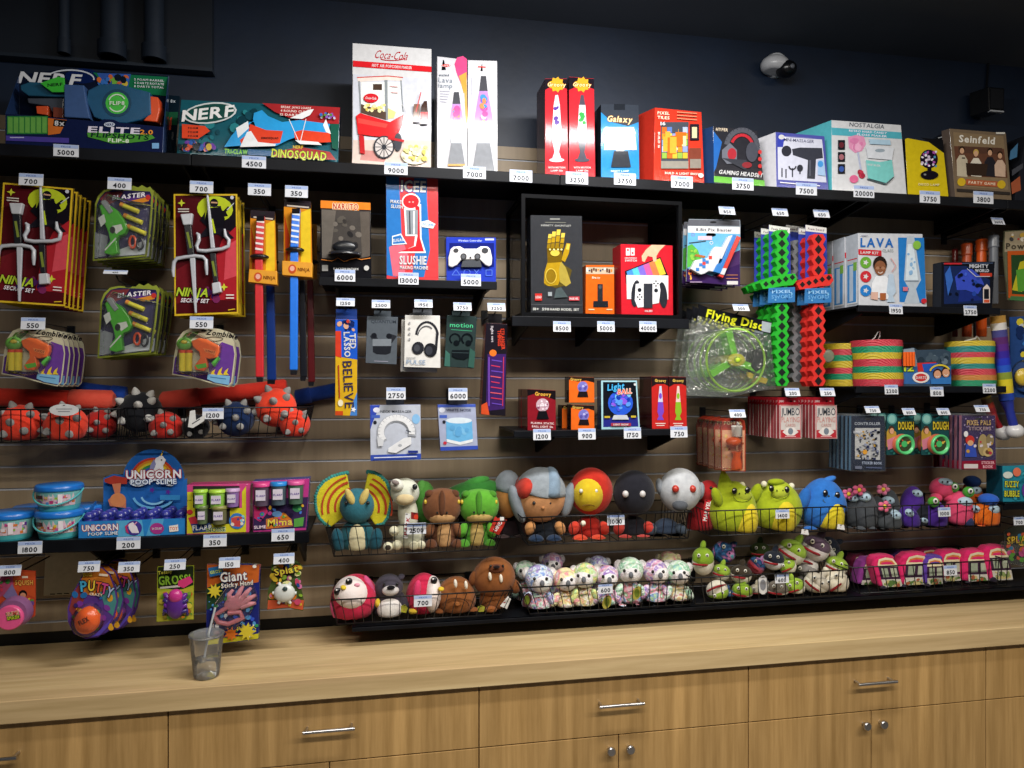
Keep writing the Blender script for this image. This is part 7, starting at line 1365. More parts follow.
for a in (('dark grey bean plush with a pink flower at the far left of its basket', 854, 512, 10, 20, GY, (853, 498, 5, 4), ('flower', 848.5, 494, '#d0648c'), 0, -.15), ('dark grey bean plush with a pink flower, second along', 866, 511, 11, 21, '#474b50', (864.5, 497, 5.5, 4.6), ('flower', 859, 490, '#c85a7a'), -4, -.18),
          ('plain dark grey bean plush third along in the grey group', 877, 514, 9, 18, '#3a3e42', None, None, 0, -.17), ('dark grey bean plush with a large pink flower standing behind', 889, 506, 10, 17, '#43474c', (888, 500.5, 6, 4.4), ('flower', 883, 489.5, '#d87a9a'), 0, -.12), ('dark grey bean plush with a pink flower, lowest and foremost of the grey group', 889, 521, 12, 13, '#44484c', (894, 515, 6, 5.4), ('flower', 884.5, 506.5, '#d86a8a'), 0, -.2),
          ('purple bean plush standing tall with a pale face', 912, 502, 11, 16, PU, (916, 493.5, 5.4, 4.2), None, 8, -.14), ('purple bean plush low in front below the tall one', 909, 519, 10, 14, '#432680', (908.5, 513, 4, 4.4), None, -20, -.19), ('black and white bean plush wedged between the purple ones', 922, 518, 8, 14, '#22242c', (923, 520, 5, 3.4), None, 20, -.18), ('purple bean plush with a green topper beside the price tag', 936, 517, 11, 16, PU, (940, 512, 4.6, 5), ('stalk', 933.5, 502, 0), 0, -.2),
          ('pink bean plush lying on top with a green topper', 942, 488, 12, 10.5, '#cf4468', (945, 482, 6.4, 4), ('stalk', 953, 487.5, 0), 0, -.14), ('pink bean plush standing with a green topper and pale face', 959, 511, 13, 20, PK, (963.5, 501.5, 8, 5.2), ('stalk', 968.5, 492, 0), 0, -.18), ('orange bean plush at the back with a dark blue cap', 972, 496, 10, 16, '#c05a1c', (974, 490, 7, 5), ('cap', 972, 481.5, '#2a4a86'), 0, -.11),
          ('orange bean plush in front left of the capped one', 976, 517, 9, 15, OR, (974.5, 509, 5, 4), None, 0, -.19), ('orange bean plush with a bright blue cap at the right end', 987.5, 515, 11.5, 16, OR, (992, 509, 6.6, 5.4), ('cap', 988.5, 499.5, '#2a5ab8'), 0, -.22), ('small dark blue bean plush low between pink and orange', 968, 524, 6, 8, '#2c3458', None, None, 0, -.21)): bean(*a)
settle(G, 'beans')
# ---- soft camper vans
zb = put_basket('vans', 'wire basket of pink and purple soft toy camper vans', (853, 566), (1008, 561.5), (860, 592), (1006, 586), -.262, -.245, 16)
tag_at(950.5, 570.5, '850', 'on the basket of soft toy camper vans', -.266, 15, 10, 4)
G = 'soft toy camper vans'
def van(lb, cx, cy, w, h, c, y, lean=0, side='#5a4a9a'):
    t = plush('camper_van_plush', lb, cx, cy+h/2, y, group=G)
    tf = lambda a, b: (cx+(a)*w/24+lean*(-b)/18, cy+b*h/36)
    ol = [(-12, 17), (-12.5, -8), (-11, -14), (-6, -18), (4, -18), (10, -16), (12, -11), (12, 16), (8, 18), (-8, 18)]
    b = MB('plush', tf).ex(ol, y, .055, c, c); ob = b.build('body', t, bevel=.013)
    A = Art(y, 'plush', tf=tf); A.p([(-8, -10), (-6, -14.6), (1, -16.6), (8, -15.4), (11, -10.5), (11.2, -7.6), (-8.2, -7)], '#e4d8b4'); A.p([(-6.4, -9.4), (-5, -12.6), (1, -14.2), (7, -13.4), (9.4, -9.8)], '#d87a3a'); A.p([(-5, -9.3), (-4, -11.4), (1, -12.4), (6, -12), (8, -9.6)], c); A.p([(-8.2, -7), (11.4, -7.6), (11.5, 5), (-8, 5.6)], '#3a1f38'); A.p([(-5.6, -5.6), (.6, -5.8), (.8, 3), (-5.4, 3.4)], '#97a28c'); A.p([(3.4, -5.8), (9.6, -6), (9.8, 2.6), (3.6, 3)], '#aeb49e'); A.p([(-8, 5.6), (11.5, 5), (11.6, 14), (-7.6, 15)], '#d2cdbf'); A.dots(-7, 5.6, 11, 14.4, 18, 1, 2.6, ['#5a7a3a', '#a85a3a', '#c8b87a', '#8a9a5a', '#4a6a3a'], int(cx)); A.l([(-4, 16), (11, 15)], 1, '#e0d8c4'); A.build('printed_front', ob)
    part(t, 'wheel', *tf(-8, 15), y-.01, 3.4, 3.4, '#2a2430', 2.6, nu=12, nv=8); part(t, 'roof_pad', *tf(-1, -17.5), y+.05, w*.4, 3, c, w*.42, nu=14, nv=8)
    return t
van('pink and purple soft camper van at the left end of its basket', 870, 575, 20, 34, '#8a3a8a', -.15, 3); van('pink soft camper van with a slanted front, second along', 888, 574, 24, 36, '#d42a66', -.2, -4)
van('pink soft camper van standing upright, third along', 914, 572, 26, 37, '#d42a66', -.19, 2); van('purple soft camper van in the middle with a blue roof', 934, 573, 20, 33, '#5a3a9a', -.2, 0); van('pink soft camper van beside the purple one behind the price tag', 952, 569, 24, 36, '#d42a66', -.17, 0); van('pink soft camper van second from the right end', 977, 569, 26, 37, '#d82a68', -.19, 0); van('pink soft camper van leaning out at the right end', 999, 565, 24, 37, '#d82a68', -.2, -3)
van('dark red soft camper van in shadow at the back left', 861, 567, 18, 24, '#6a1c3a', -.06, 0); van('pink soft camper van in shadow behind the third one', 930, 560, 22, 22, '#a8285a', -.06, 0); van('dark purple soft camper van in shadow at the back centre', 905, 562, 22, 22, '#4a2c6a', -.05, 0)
settle(G, 'vans')
# ---------------------------------------------------------------- hanging toys and shelves, right end
y = -.25
hooktag(727, 210.5, '850', 'above the pixel blaster cards', -.29, tw=17, th=9, lean=20); hooktag(780, 212, '650', 'above the green pixel swords', -.29, tw=17, th=9, lean=20); hooktag(821.5, 213.5, '650', 'above the red pixel swords', -.29, tw=17, th=9, lean=20)
ol = [(686, 281.5), (740, 286), (740.5, 226), (740, 220), (689, 219), (687.5, 226)]
o = card('pixel_blaster_card', '', 'toy', ol, y, .003, '#8f9aa4', '#5a5060')
A = Art(y); A.p([(688, 226), (740, 227), (740, 286), (686.5, 281.4)], '#6ab0d8'); A.p([(688.5, 219.5), (739.5, 220.4), (739.6, 226), (688, 225.6)], '#5e6068'); A.p([(688, 226), (740, 227), (740, 234), (688, 232.5)], '#dcdcdc'); A.t('8-Bit Pix Blaster', 714, 229.8, 3, '#4a4a58', 36, 1); A.p([(686.8, 268), (712, 276), (740, 262), (740, 286), (686.5, 281.4)], '#3a2456'); A.p([(687.6, 246), (692, 244), (698, 250), (702, 262), (687, 268)], '#5ab04a'); A.p([(726, 256), (740, 250), (740, 264), (724, 270)], '#4a3060')
A.dots(687, 268, 698, 280, 8, 1, 2, ['#e87a3a', '#d8603a', '#e8b04a'], 4); A.p([(698, 236), (712, 236), (712, 240), (698, 240)], '#d8c0d0'); A.l([(689, 243), (706, 241)], 1, '#40505a'); A.r(727, 281, 738, 284.5, '#d8d4d4'); A.build('printed_front', o)
b = toy(o, 'pixel_blaster', [(691, 269), (693.5, 264), (695.6, 260), (702, 259), (709, 257.5), (712, 251), (715.4, 246.5), (723.7, 247), (719, 262), (715, 272), (709, 271), (705, 273.5), (701, 274.6), (696, 272)], y-.024, .02, '#d2d4da', .002)
toy(b, 'red_strip', [(736.8, 235.5), (741, 237.5), (723, 278), (718.8, 276)], y-.022, .018, '#cf342c', .001); toy(b, 'blue_strip', [(733, 234.5), (736.8, 235.5), (720.5, 273.5), (713, 271.5), (717, 264), (721.5, 263)], y-.026, .02, '#2878c4', .001); toy(b, 'white_strip', [(728.6, 236.2), (732.8, 234.8), (722, 259), (717.6, 258)], y-.023, .02, '#d2d4da', .001); toy(b, 'white_tip', [(722.5, 268), (727, 268.5), (724.4, 275), (720, 274)], y-.025, .02, '#d2d4da', .001)
A = Art(y, tf=None); A.e(711, 234.8, 5, 2, '#8a6ac8'); A.arc(693, 234.6, 1.6, 0, 6.28, .5, '#8a6ac8', 8); A.arc(711.4, 242.8, 1.6, 0, 6.28, .5, '#e8e8f0', 8); A.p([(696, 254), (706, 256), (704, 258), (694, 256)], '#a86a3a'); A.dots(688, 248, 698, 262, 6, 1.4, 2.4, ['#8ac04a', '#5a9a3a'], 2); A.lines(690, 702, (282,), .8, '#b8a0c0'); A.lines(726, 738, (275, 278.5), .7, '#b87a5a'); A.build('printed_scene', o)
A = Art(y-.0242, 'plastic')
for i, j, c in ((0, 0, '#d8382e'), (-1, 0, '#2a7cc8'), (1, 0, '#2a7cc8'), (0, -1, '#2a7cc8'), (0, 1, '#2a7cc8'), (-2, 1, '#2a7cc8'), (2, -1, '#d8382e')): A.p([(704+i*3.2-1.6, 263.4+j*3.2-i*1.4-1.6), (704+i*3.2+1.6, 263.4+j*3.2-i*1.4-1.6), (704+i*3.2+1.6, 263.4+j*3.2-i*1.4+1.6), (704+i*3.2-1.6, 263.4+j*3.2-i*1.4+1.6)], c)
A.build('pixel_print', b)
stack(o, 4, .045, 'white, blue and red pixel blaster card', 'carded pixel blasters')
# flying discs in bags
hooktag(741, 307.5, '500', 'above the flying disc bags', -.29, tw=17, th=8, lean=30)
y = -.255
hd_ = [(698.5, 304), (711, 308.5), (771.6, 322), (770.5, 334), (698, 316)]
o = MB().ex(hd_, y, .002, '#17181c').build('flying_disc_bag', origin=bcen([(690, 395), (775, 389)], y)); tag(o, '', 'toy')
A = Art(y); A.t('Flying Disc', 735, 319.5, 8, '#d8d82e', 58, 13.5, 0, 1, .4, '#4a5a10'); A.p([(762, 321), (771.4, 323), (770.4, 333), (761.5, 331)], '#a8b0b8'); A.build('printed_front', o)
c = W(735.5, 360, y-.012); s = S(735, y)
ring = MB('plastic').tube([c+Vector((29*s*math.cos(a)*1.02, -.012*math.cos(a), 31*s*math.sin(a))) for a in [2*math.pi*k/40 for k in range(40)]], .0045, '#b0ee48', 8, closed=True).build('disc_ring', o)
for a in (100, 205, 335):
    a = math.radians(a); d = Vector((math.cos(a), 0, math.sin(a))); n_ = Vector((-math.sin(a), 0, math.cos(a)))
    MB('plastic').prism([c+d*.02+n_*.012, c+d*29*s+n_*.020, c+d*29.5*s-n_*.006, c+d*.02-n_*.012], (0, .004, 0), '#86e840').build('blade', ring)
MB('plastic').ell(c+Vector((0, -.006, 0)), (.036, .01, .024), '#e2dc3a').build('hub', ring); MB('plastic').ell(c+Vector((0, -.014, 0)), (.014, .008, .012), '#b8d832').build('hub_cap', ring)
L = bevelled(MB('plastic').ex([(755, 350), (764, 347), (768, 353), (764, 366), (757, 372), (752, 366)], y-.02, .02, '#24262a').build('launcher', o), .003); MB('plastic').ex([(758, 376), (768, 379), (766, 384), (757, 381)], y-.02, .012, '#d8c03a').build('launch_tab', L); MB('plastic').ex([(748, 372), (754, 374), (752, 379), (748, 377)], y-.018, .012, '#d8c03a').build('pull_tab', L)
bag = [(698, 316), (770.5, 334), (776, 389), (758, 391), (730, 397), (687, 395.5)]
R = random.Random(4); P = [W(a, b, y-.03) for a, b in bag]; Q = [W(a, b, y+.012) for a, b in bag]
m = MB('bag'); m.ex(bag, y-.032, .0008, '#e4ece8'); m.ex(bag, y+.012, .0008, '#dfe8e4'); m.build('clear_bag', o)
stack(o, 4, .055, 'lime green flying disc in a clear bag', 'bagged flying discs')
# pixel swords
def psword(lb, cx, y0, gy, yb, c, dk, lab=True, y=-.255, n=1, dy=.05, grp='pixel swords', guard=True, name=None):
    w_ = 7.2; pit = 9.6
    def zig(ya, yz):
        k = max(2, round((yz-ya)/pit)); p = (yz-ya)/k; Lp, Rp = [], []
        for i in range(k): Lp += [(cx-w_*.62, ya+i*p), (cx-w_, ya+(i+.5)*p)]; Rp += [(cx+w_*.62, ya+i*p), (cx+w_, ya+(i+.5)*p)]
        return Lp+[(cx-w_*.62, yz)], Rp+[(cx+w_*.62, yz)], k, p
    t = thing('pixel_sword', lb, 'toy sword', bcen([(cx, yb)], y), grp)
    for nm, ya, yz in (('handle', y0, gy-5), ('blade', gy+5, yb)):
        Lp, Rp, k, p = zig(ya, yz)
        b = MB('matte').ex(Lp+Rp[::-1], y-.03, .03, c).build(nm, t)
        A = Art(y-.03, 'matte')
        for i in range(k): yy = ya+(i+.5)*p; A.p([(cx, yy-p*.46), (cx+w_*.52, yy), (cx, yy+p*.46), (cx-w_*.52, yy)], dk)
        A.build('pixel_print', b)
    if guard:
        gp = [(cx-19, gy+9), (cx-22, gy+3), (cx-15, gy-1), (cx-8, gy-4), (cx+6, gy-6), (cx+13, gy-6.5), (cx+15, gy), (cx+11, gy+5), (cx, gy+6), (cx-10, gy+8)]
        g = MB('matte').ex(gp, y-.036, .036, c).build('crossguard', t); A = Art(y-.036, 'matte')
        for k in range(5): xx, yy = cx-16+k*6.6, gy+4-k*1.7; A.p([(xx, yy-3), (xx+2.8, yy), (xx, yy+3), (xx-2.8, yy)], dk)
        A.build('pixel_print', g)
    MB().ex([(cx-13, 225), (cx+8, 228), (cx+9, gy+4), (cx-13, gy+4)], y+.001, .002, '#3a4ab0').build('backing_card', t)
    A = Art(y+.001); A.p([(cx-13, 224.8), (cx+8, 227.8), (cx+8, 233.4), (cx-13, 231)], '#dcdcd8'); A.t('Foam Sword', cx-2.5, 229.4, 2.2, '#6a4a5a', 16, 6); A.build('printed_header', t)
    if lab:
        l = MB().ex([(cx-13, gy+8), (cx+13, gy+7), (cx+13, gy+22), (cx-14, gy+23)], y-.04, .004, '#3a78b4').build('label_band', t); A = Art(y-.04); A.t('PIXEL', cx, gy+11.5, 3, '#9ac4e8', 20, -2); A.t('SWORD', cx, gy+16.5, 3.6, '#6aa4d8', 21, -2); A.dots(cx-12, gy+9, cx+12, gy+21.5, 14, .6, 1.2, ['#24548a', '#7ab8e0'], 5); A.build('printed_label', l)
    return t
t = psword('', 782, 230, 280, 386, '#27b02e', '#14201a'); stack(t, 3, .055, 'bright green and black pixel foam sword', 'green pixel swords'); 
psword('green pixel foam sword hanging rearmost behind the other green ones', 776, 246, 292, 380, '#239a2a', '#14201a', True, -.085, grp='green pixel swords')
t = psword('', 818.5, 234, 280.5, 386, '#d8302a', '#1a1416'); stack(t, 2, .045, 'bright red and black pixel foam sword', 'red pixel swords')
t = psword('grey pixel foam sword behind the red ones, front one of two', 799, 240, 284, 382, '#8a8c90', '#5a5c60', False, -.16, grp='grey pixel swords', guard=False); copy_tree(t, -.012, .045, 0, 'grey pixel foam sword behind the red ones, rear one of two')
# playing cards
hooktag(792.5, 392, '200', 'above the playing cards beside the poppers', -.29, tw=16, th=8.5, lean=20); hooktag(827.5, 392, '250', 'above the playing cards near the navy books', -.29, tw=16, th=8.5, lean=20)
def jumbo(dx, n, desc):
    tf = shift(dx, 0); y = -.262
    o = MB(tf=tf).ex([(779.5, 438.7), (801.5, 438.7), (801, 405), (779.5, 405)], y, .0165, '#cfc8c4', '#a84a50').build('playing_card_box', origin=bcen([tf(779.5, 438.7), tf(801, 438.7)], y)); tag(o, '', 'playing cards')
    h = MB(tf=tf).ex([(777.6, 405.4), (798.5, 405.4), (798.3, 397.3), (777.4, 397.3)], y+.004, .001, '#a8202c').build('hang_tab', o); A = Art(y+.004, tf=tf); A.t('JUMBO', 781.5, 401.2, 2, '#e8c8c8', 5); A.e(791, 401.2, 1.2, 1, '#3a1014', 0, 8); A.e(794.5, 401.2, .9, .8, '#e8c8c8', 0, 8); A.build('printed_tab', h)
    A = Art(y, tf=tf); A.l([(780.4, 405.6), (800.2, 405.6), (800.7, 438), (780.4, 438), (780.4, 405.6)], .7, '#c86a70'); A.t('JUMBO', 790.5, 411.5, 7.5, '#3c4450', 18.5, 0, 0, 0); A.t('PLAYING', 790.5, 419.5, 5.5, '#c88a84', 18, 0, 0, 0); A.t('CARDS', 790.5, 425, 3, '#c88a84', 10, 0, 0, 0); A.p([(781, 430), (800, 430), (800.3, 437.4), (781, 437.4)], '#b8303a'); A.p([(782.5, 432), (787, 427.5), (794, 427.5), (798.5, 432), (794, 435.5), (787, 435.5)], '#e4dcd8'); A.e(790.6, 431.3, 2.6, 3.4, '#7a8490'); A.l([(785, 436.4), (796, 436.4)], .6, '#e8c8c8'); A.build('printed_front', o)
    stack(o, n, .0215, desc, 'jumbo playing card boxes', jit=.0015)
jumbo(0, 11, 'red and white playing card box on the hook beside the poppers'); jumbo(35.8, 6, 'red and white playing card box near the navy books')
# poppers
hooktag(737.5, 413.5, '400', 'above the orange popper cards', -.29, tw=17, th=8.5, lean=22)
y = -.262
ol = [(721.5, 471), (720.5, 428), (722.5, 421), (728, 418), (740, 418), (744.5, 421), (745.5, 428), (745.5, 471.5)]
def popper(lb, c, y):
    o = card('popper_card', lb, 'toy', ol, y, .003, '#b8452e', '#7a2a20', group='orange popper cards')
    A = Art(y); A.p([(722, 430), (744.6, 430), (744.6, 470.6), (722, 470.4)], '#dca582'); A.p([(723, 421.5), (728, 419), (739, 419), (744, 421.8), (744.6, 430), (721.6, 430)], '#a83a2c'); A.t('POPPER', 733, 423, 3, '#f0d8a0', 18); A.dots(722, 432, 745, 470, 14, 1, 2, ['#d89a5a', '#a8502e', '#d8c07a'], 4); A.build('printed_front', o)
    p = W(733.5, 470, y); s = S(733, y)
    MB('plastic').lathe((p.x, y-.024, W(733, 436, y).z), [(.015, 0), (.016, .004), (.020, .036), (.0205, .038), (.017, .04)], '#d8d4cc', 16).build('popper_cup', o)
    MB('plastic').ell(W(733.5, 441.5, y-.024), (.029, .022, .017), c).build('popper_collar', o)
    MB('plastic').lathe((p.x, y-.024, W(733, 469, y).z), [(.018, 0), (.021, .006), (.019, .03), (.013, .05), (.019, .062), (.020, .066)], c, 16).build('popper_body', o)
    MB('clear').ex([(724, 470), (723.5, 429), (728, 421.5), (739, 421.5), (743, 429), (743.5, 470)], y-.048, .047, '#f8f4f0').build('blister_cover', o, bevel=.006)
    return o
o = popper('', '#ea5c1c', y)
stack(o, 5, .052, 'orange popper toy card', 'orange popper cards')
# shelf of lamp kits
y = -.285
def kit(dy, lb):
    yy = y+dy; f = -.285
    o = carton('lamp_kit_box', lb, 'box', [(859, 303.5), (927, 305), (922.5, 234), (858, 233)], y, .072, zR1, '#cccfd6', '#bcc4ce', group='white lamp kit boxes')
    A = Art(y); A.p([(898, 237.5), (924, 237.8), (926, 303), (899.5, 302)], '#2a7cc8'); A.p([(907, 236), (914, 236), (921, 280), (916, 289), (920, 303.5), (904, 303.5), (909, 289), (904, 280)], '#b8c4d0'); A.p([(907.6, 244), (913.4, 244), (918, 280), (905.6, 280)], '#d8e6f0'); A.dots(906, 246, 917, 280, 8, 1.2, 2.4, ['#a8c8e4', '#8ab4dc'], 3); A.l([(905, 281), (919, 281)], 1.2, '#8a96a4')
    A.t('LAVA', 877, 242.5, 9, '#2468b8', 33, 1); A.p([(858.3, 249), (881.5, 250.5), (881.5, 256), (858.4, 254.5)], '#c8303a'); A.t('LAMP KIT', 869.5, 252.6, 2.6, W_, 18, 3); A.t('GLASS', 888, 250.5, 3, '#a0a8a8', 11, 0, 0, 0)
    for k, c in enumerate(('#6aa83a', '#c8303a', '#2a7cc8')): A.e(865.8, 262.5+k*14, 5.6, 5.8, c); A.star(865.8, 262.5+k*14, 3, W_, 5, .5)
    A.p([(872, 283), (876, 276), (886, 276), (893, 284), (893, 300), (871, 297)], '#e9ecf2'); A.e(880, 264.5, 7, 8.4, '#2a201c'); A.e(880.2, 268, 5.8, 7.4, '#8a5a40'); A.l([(875.4, 267.4), (885.2, 267.4)], .7, '#2a1c1a'); A.e(877.6, 268, 2, 1.6, '#a87a5e', 0, 10); A.e(883, 268, 2, 1.6, '#a87a5e', 0, 10); A.arc(880.3, 270.8, 2.4, .4, 2.7, .7, '#e8d8d0', 6)
    A.p([(889, 274), (893.4, 274), (896, 292), (893, 296), (895, 302), (887, 302), (889, 296), (886.6, 292)], '#b8cce0'); A.p([(871, 292), (878, 292), (878, 300), (871, 299)], '#d8b0a0'); A.p([(880, 293), (886, 293), (886, 300), (880, 300)], '#a8623a'); A.l([(891, 258), (896, 266), (892, 272)], .8, '#d8a0a0'); A.e(917, 245, 4, 4.4, '#8ac04a'); A.e(924, 301, 2.8, 2.6, '#c8303a'); A.l([(861, 235.5), (868, 235.6)], .7, '#99a'); A.p([(903, 287), (908, 287), (908, 291), (903, 291)], '#d87a8a')
    A.build('printed_front', o)
    m = MB(); P0 = W(858.5, 300, y); x = P0.x-.0004; zt2 = W(858, 234, y).z; z0 = zR1
    q = lambda a, b, c_, d_, col, k=0: m.add([(x-k, y+a*.072, z0+b*(zt2-z0)), (x-k, y+a*.072, z0+d_*(zt2-z0)), (x-k, y+c_*.072, z0+d_*(zt2-z0)), (x-k, y+c_*.072, z0+b*(zt2-z0))], [(0, 1, 2, 3)], col)
    q(.08, .04, .92, .96, '#e2e6ea'); q(.18, .06, .9, .6, '#4a90d0', .0003); q(.42, .08, .72, .58, '#b8cce0', .0006); q(.1, .66, .9, .73, '#c8303a', .0003); q(.1, .78, .9, .9, '#2a6ab8', .0003); q(.12, .5, .4, .62, '#7ab04a', .0009); m.build('printed_side', o)
    return o
o = kit(0, 'white motion lamp kit box with a child scientist picture, front one'); copy_tree(o, -.004, .0745, 0, 'white motion lamp kit box behind the front one, only its side showing'); copy_tree(o, -.006, .149, 0, 'white motion lamp kit box rearmost of the three')
o = carton('helmet_toy_box', 'black and blue toy box with orange text, beside the lamp kit boxes', 'toy box', [(941, 306.5), (992, 307), (995, 261.5), (941.5, 262)], y, .045, zR1, '#16181f', '#2c3038')
A = Art(y); A.l([(943, 263.6), (993, 263)], .9, '#4a5a7a'); A.p([(944, 266), (966, 266), (990, 280), (989, 303), (944, 304)], '#1c2c5a'); A.p([(955, 277), (962, 270), (972, 269), (980, 276), (984, 284), (978, 294), (966, 290), (957, 290)], '#3c52c8'); A.p([(960, 290), (972, 292), (984, 300), (958, 302)], '#20307c'); A.dots(945, 268, 988, 302, 22, 1, 3, ['#2a4aa8', '#16204a', '#4a6ae0', '#101628'], 6); A.p([(945, 274), (950, 266), (953, 280), (948, 296)], '#3a6ac0'); A.t('MIGHTY', 979, 266, 3.6, '#d8dce8', 19, 0); A.t('WORLD', 982, 270.5, 3, '#d8dce8', 14, 0); A.r(980, 273, 992, 276.5, '#c8402c'); A.r(944, 262.8, 962, 264.4, '#c8303a'); A.l([(967, 268.5), (976, 276.5), (990, 276.5)], .7, '#c8ccd8'); A.p([(983, 288), (987, 284), (990, 288), (990, 303), (983, 303)], '#e0d4d0'); A.p([(984, 289), (989, 289), (989, 299), (984, 299)], '#1c1c22'); A.r(984, 299.6, 989.4, 302.6, '#d85a3a'); A.build('printed_front', o)
for lb, x0, x1, yt, c, yy in (('orange toy tube hanging behind the black and blue box', 961.5, 972, 243.5, '#b84a1e', -.095), ('bright orange toy tube with a ribbed top hanging behind the black and blue box', 976, 987, 239.5, '#e8601e', -.12), ('grey ribbed toy tube hanging just past the end of the lamp kit shelf', 988.5, 998.5, 235.5, '#6a6e76', -.18), ('dark red toy tube hanging in shadow behind the black and blue box', 952, 958, 249.5, '#7a1e1c', -.03), ('black toy tube hanging in shadow between the orange ones', 973, 976.5, 244, '#1c1e24', -.055)):
    p = W((x0+x1)/2, yt, yy); r = (x1-x0)/2*S(x0, yy); H = ((304 if 'grey' in lb else 337)-yt)*S(x0, yy); z0 = p.z-H
    t = thing('toy_tube', lb, 'toy', (p.x, yy, z0), 'toy tubes behind the helmet box')
    MB('plastic').lathe((p.x, yy, z0), [(r*.78, 0), (r*.84, .01), (r*.8, H*.9)], c, 18).build('tube', t)
    MB('plastic').lathe((p.x, yy, z0), [(r*.95, H-.05), (r, H-.044), (r*.9, H-.036), (r, H-.026), (r*.9, H-.018), (r*1.0, H-.006), (r*.8, H), (0, H)], c, 18).build('ribbed_cap', t)
    MB('wire').tube([(p.x-r*.4, yy, p.z-.001), (p.x-r*.3, yy+.004, p.z+.014), (p.x+r*.3, yy+.004, p.z+.014), (p.x+r*.4, yy, p.z-.001)], .0012, '#26282e', 5).build('hang_loop', t)
hooktag(998, 221, '3600', 'hanging just under the top shelf above the toy tubes', -.28, tw=14, th=8, lean=24)
# shelf of springs
def spring(lb, cx, yb, yt, r_px, yy, cols, lean=0):
    p = W(cx, yb, yy); s = S(cx, yy); r = r_px*s; H = (yb-yt)*s
    t = thing('spring_toy', lb, 'spring toy', (p.x, yy, zR2+.0006), 'striped plastic spring toys')
    n = 44; prof, cc = [], []
    for k in range(n):
        q = k/n; f = 1+.03*math.sin(q*9)
        prof += [(r*f*.955, H*q), (r*f, H*(q+.5/n))]
        c = cols[len(cols)-1-min(len(cols)-1, int(q*len(cols)))]; cc += [c, c]
    prof.append((r*.955, H)); cc = cc[:len(prof)-1]
    MB('ridged').lathe((p.x, yy, zR2+.0006), prof, cc, 40, axis=Matrix(((1, 0, lean), (0, 1, 0), (0, 0, 1)))).build('coil', t)
    m = MB('plastic')
    return t, p, r, H
PKS, GRS, YLS, TLS, ORS = '#e84a5a', '#2aa878', '#ecd03a', '#2a9a94', '#e89a4a'
t, p, r, H = spring('large striped spring toy with a pink top band and white wire loop', 877.5, 385, 339.5, 23.5, -.20, [PKS, GRS, YLS, PKS, GRS, YLS, PKS], -.04)
c = Vector((p.x-.003, -.2, zR2+H)); MB('wire').tube([c+Vector((-.03, 0, -.002)), c+Vector((-.012, -.003, .012)), c+Vector((0, -.004, .034)), c+Vector((.010, -.004, .036)), c+Vector((.011, -.003, .018)), c+Vector((.004, -.002, .008)), c+Vector((.035, 0, -.002))], .0022, '#d8d8d8', 6).build('wire_loop', t)
t, p, r, H = spring('striped spring toy with a yellow top band behind the pink topped one', 842, 387.5, 345.5, 20.5, -.09, [YLS, PKS, GRS, YLS, PKS, GRS, YLS])
MB('plastic').lathe(Vector((W(830.5, 356, -.19).x, p.y-r*1.0, W(830, 356, -.19).z)), [(.025, 0), (.026, .004), (.02, .006), (0, .006)], '#8a907c', 20, axis=Matrix.Rotation(math.radians(90), 3, 'X')).build('round_badge', t)
t, p, r, H = spring('striped spring toy with a yellow top band at the right end of its shelf', 971, 384.5, 340, 21.5, -.20, [YLS, TLS, PKS, YLS, TLS, PKS, ORS, GRS], -.05)
MB('wire').tube([Vector((p.x-.03, -.2, zR2+H+.003)), Vector((p.x, -.22, zR2+H+.012)), Vector((p.x+.025, -.2, zR2+H+.022)), Vector((p.x+.045, -.2, zR2+H+.004))], .004, '#c8c8c4', 6).build('wire_loop', t)
y = -.27
o = carton('dart_pack', 'clear pack of orange darts with two smiling children on its label', 'toy', [(903, 384.5), (951.5, 384.5), (951, 352), (944, 349), (918, 350), (914, 347.5), (903, 349)], y, .012, zR2, '#3a4a5a')
A = Art(y); A.p([(903.3, 366), (951, 366), (951.2, 384), (903.3, 384)], '#3a6aa8'); A.p([(903.4, 349.5), (914, 348), (918, 366), (903.5, 370)], '#8a9aa8'); A.dots(916, 351, 950, 366, 14, 2, 4, ['#4a5a68', '#2a3844', '#6a7a88'], 3); A.p([(917, 363), (936, 362), (938, 370), (918, 372)], '#c8302e'); A.p([(922, 364), (938, 363), (937, 371), (924, 372)], '#2a5ab8'); A.t('12', 909, 367.5, 7, '#c8d83a', 10, 0, 0, 1, .5, '#2a4a1c'); A.e(921, 377.5, 8.5, 5.6, '#e8e4e0'); A.e(921, 377.5, 6, 4, '#c83a3a'); A.t('DARTS', 921, 377.5, 2.6, W_, 10)
for x, z in ((937.5, 373.5), (946, 372)): A.e(x, z, 4.6, 5, '#3a261c'); A.e(x, z+1, 3.6, 4.2, '#d8a080'); A.arc(x, z+1.8, 1.8, .3, 2.8, .7, '#f0e8e0', 5)
A.p([(931, 379), (951, 377), (951.2, 384), (931, 384)], '#3a7ac0'); A.arc(940, 372, 10, 3.3, 5.9, 1.6, '#e0c83a', 8, 7); A.build('printed_front', o)
for k in range(4): MB('plastic').tube([W(904.6+k*2.9, 352, y-.008), W(904.8+k*2.9, 366, y-.008)], .0062, '#ea6420', 8).build('foam_dart', o)
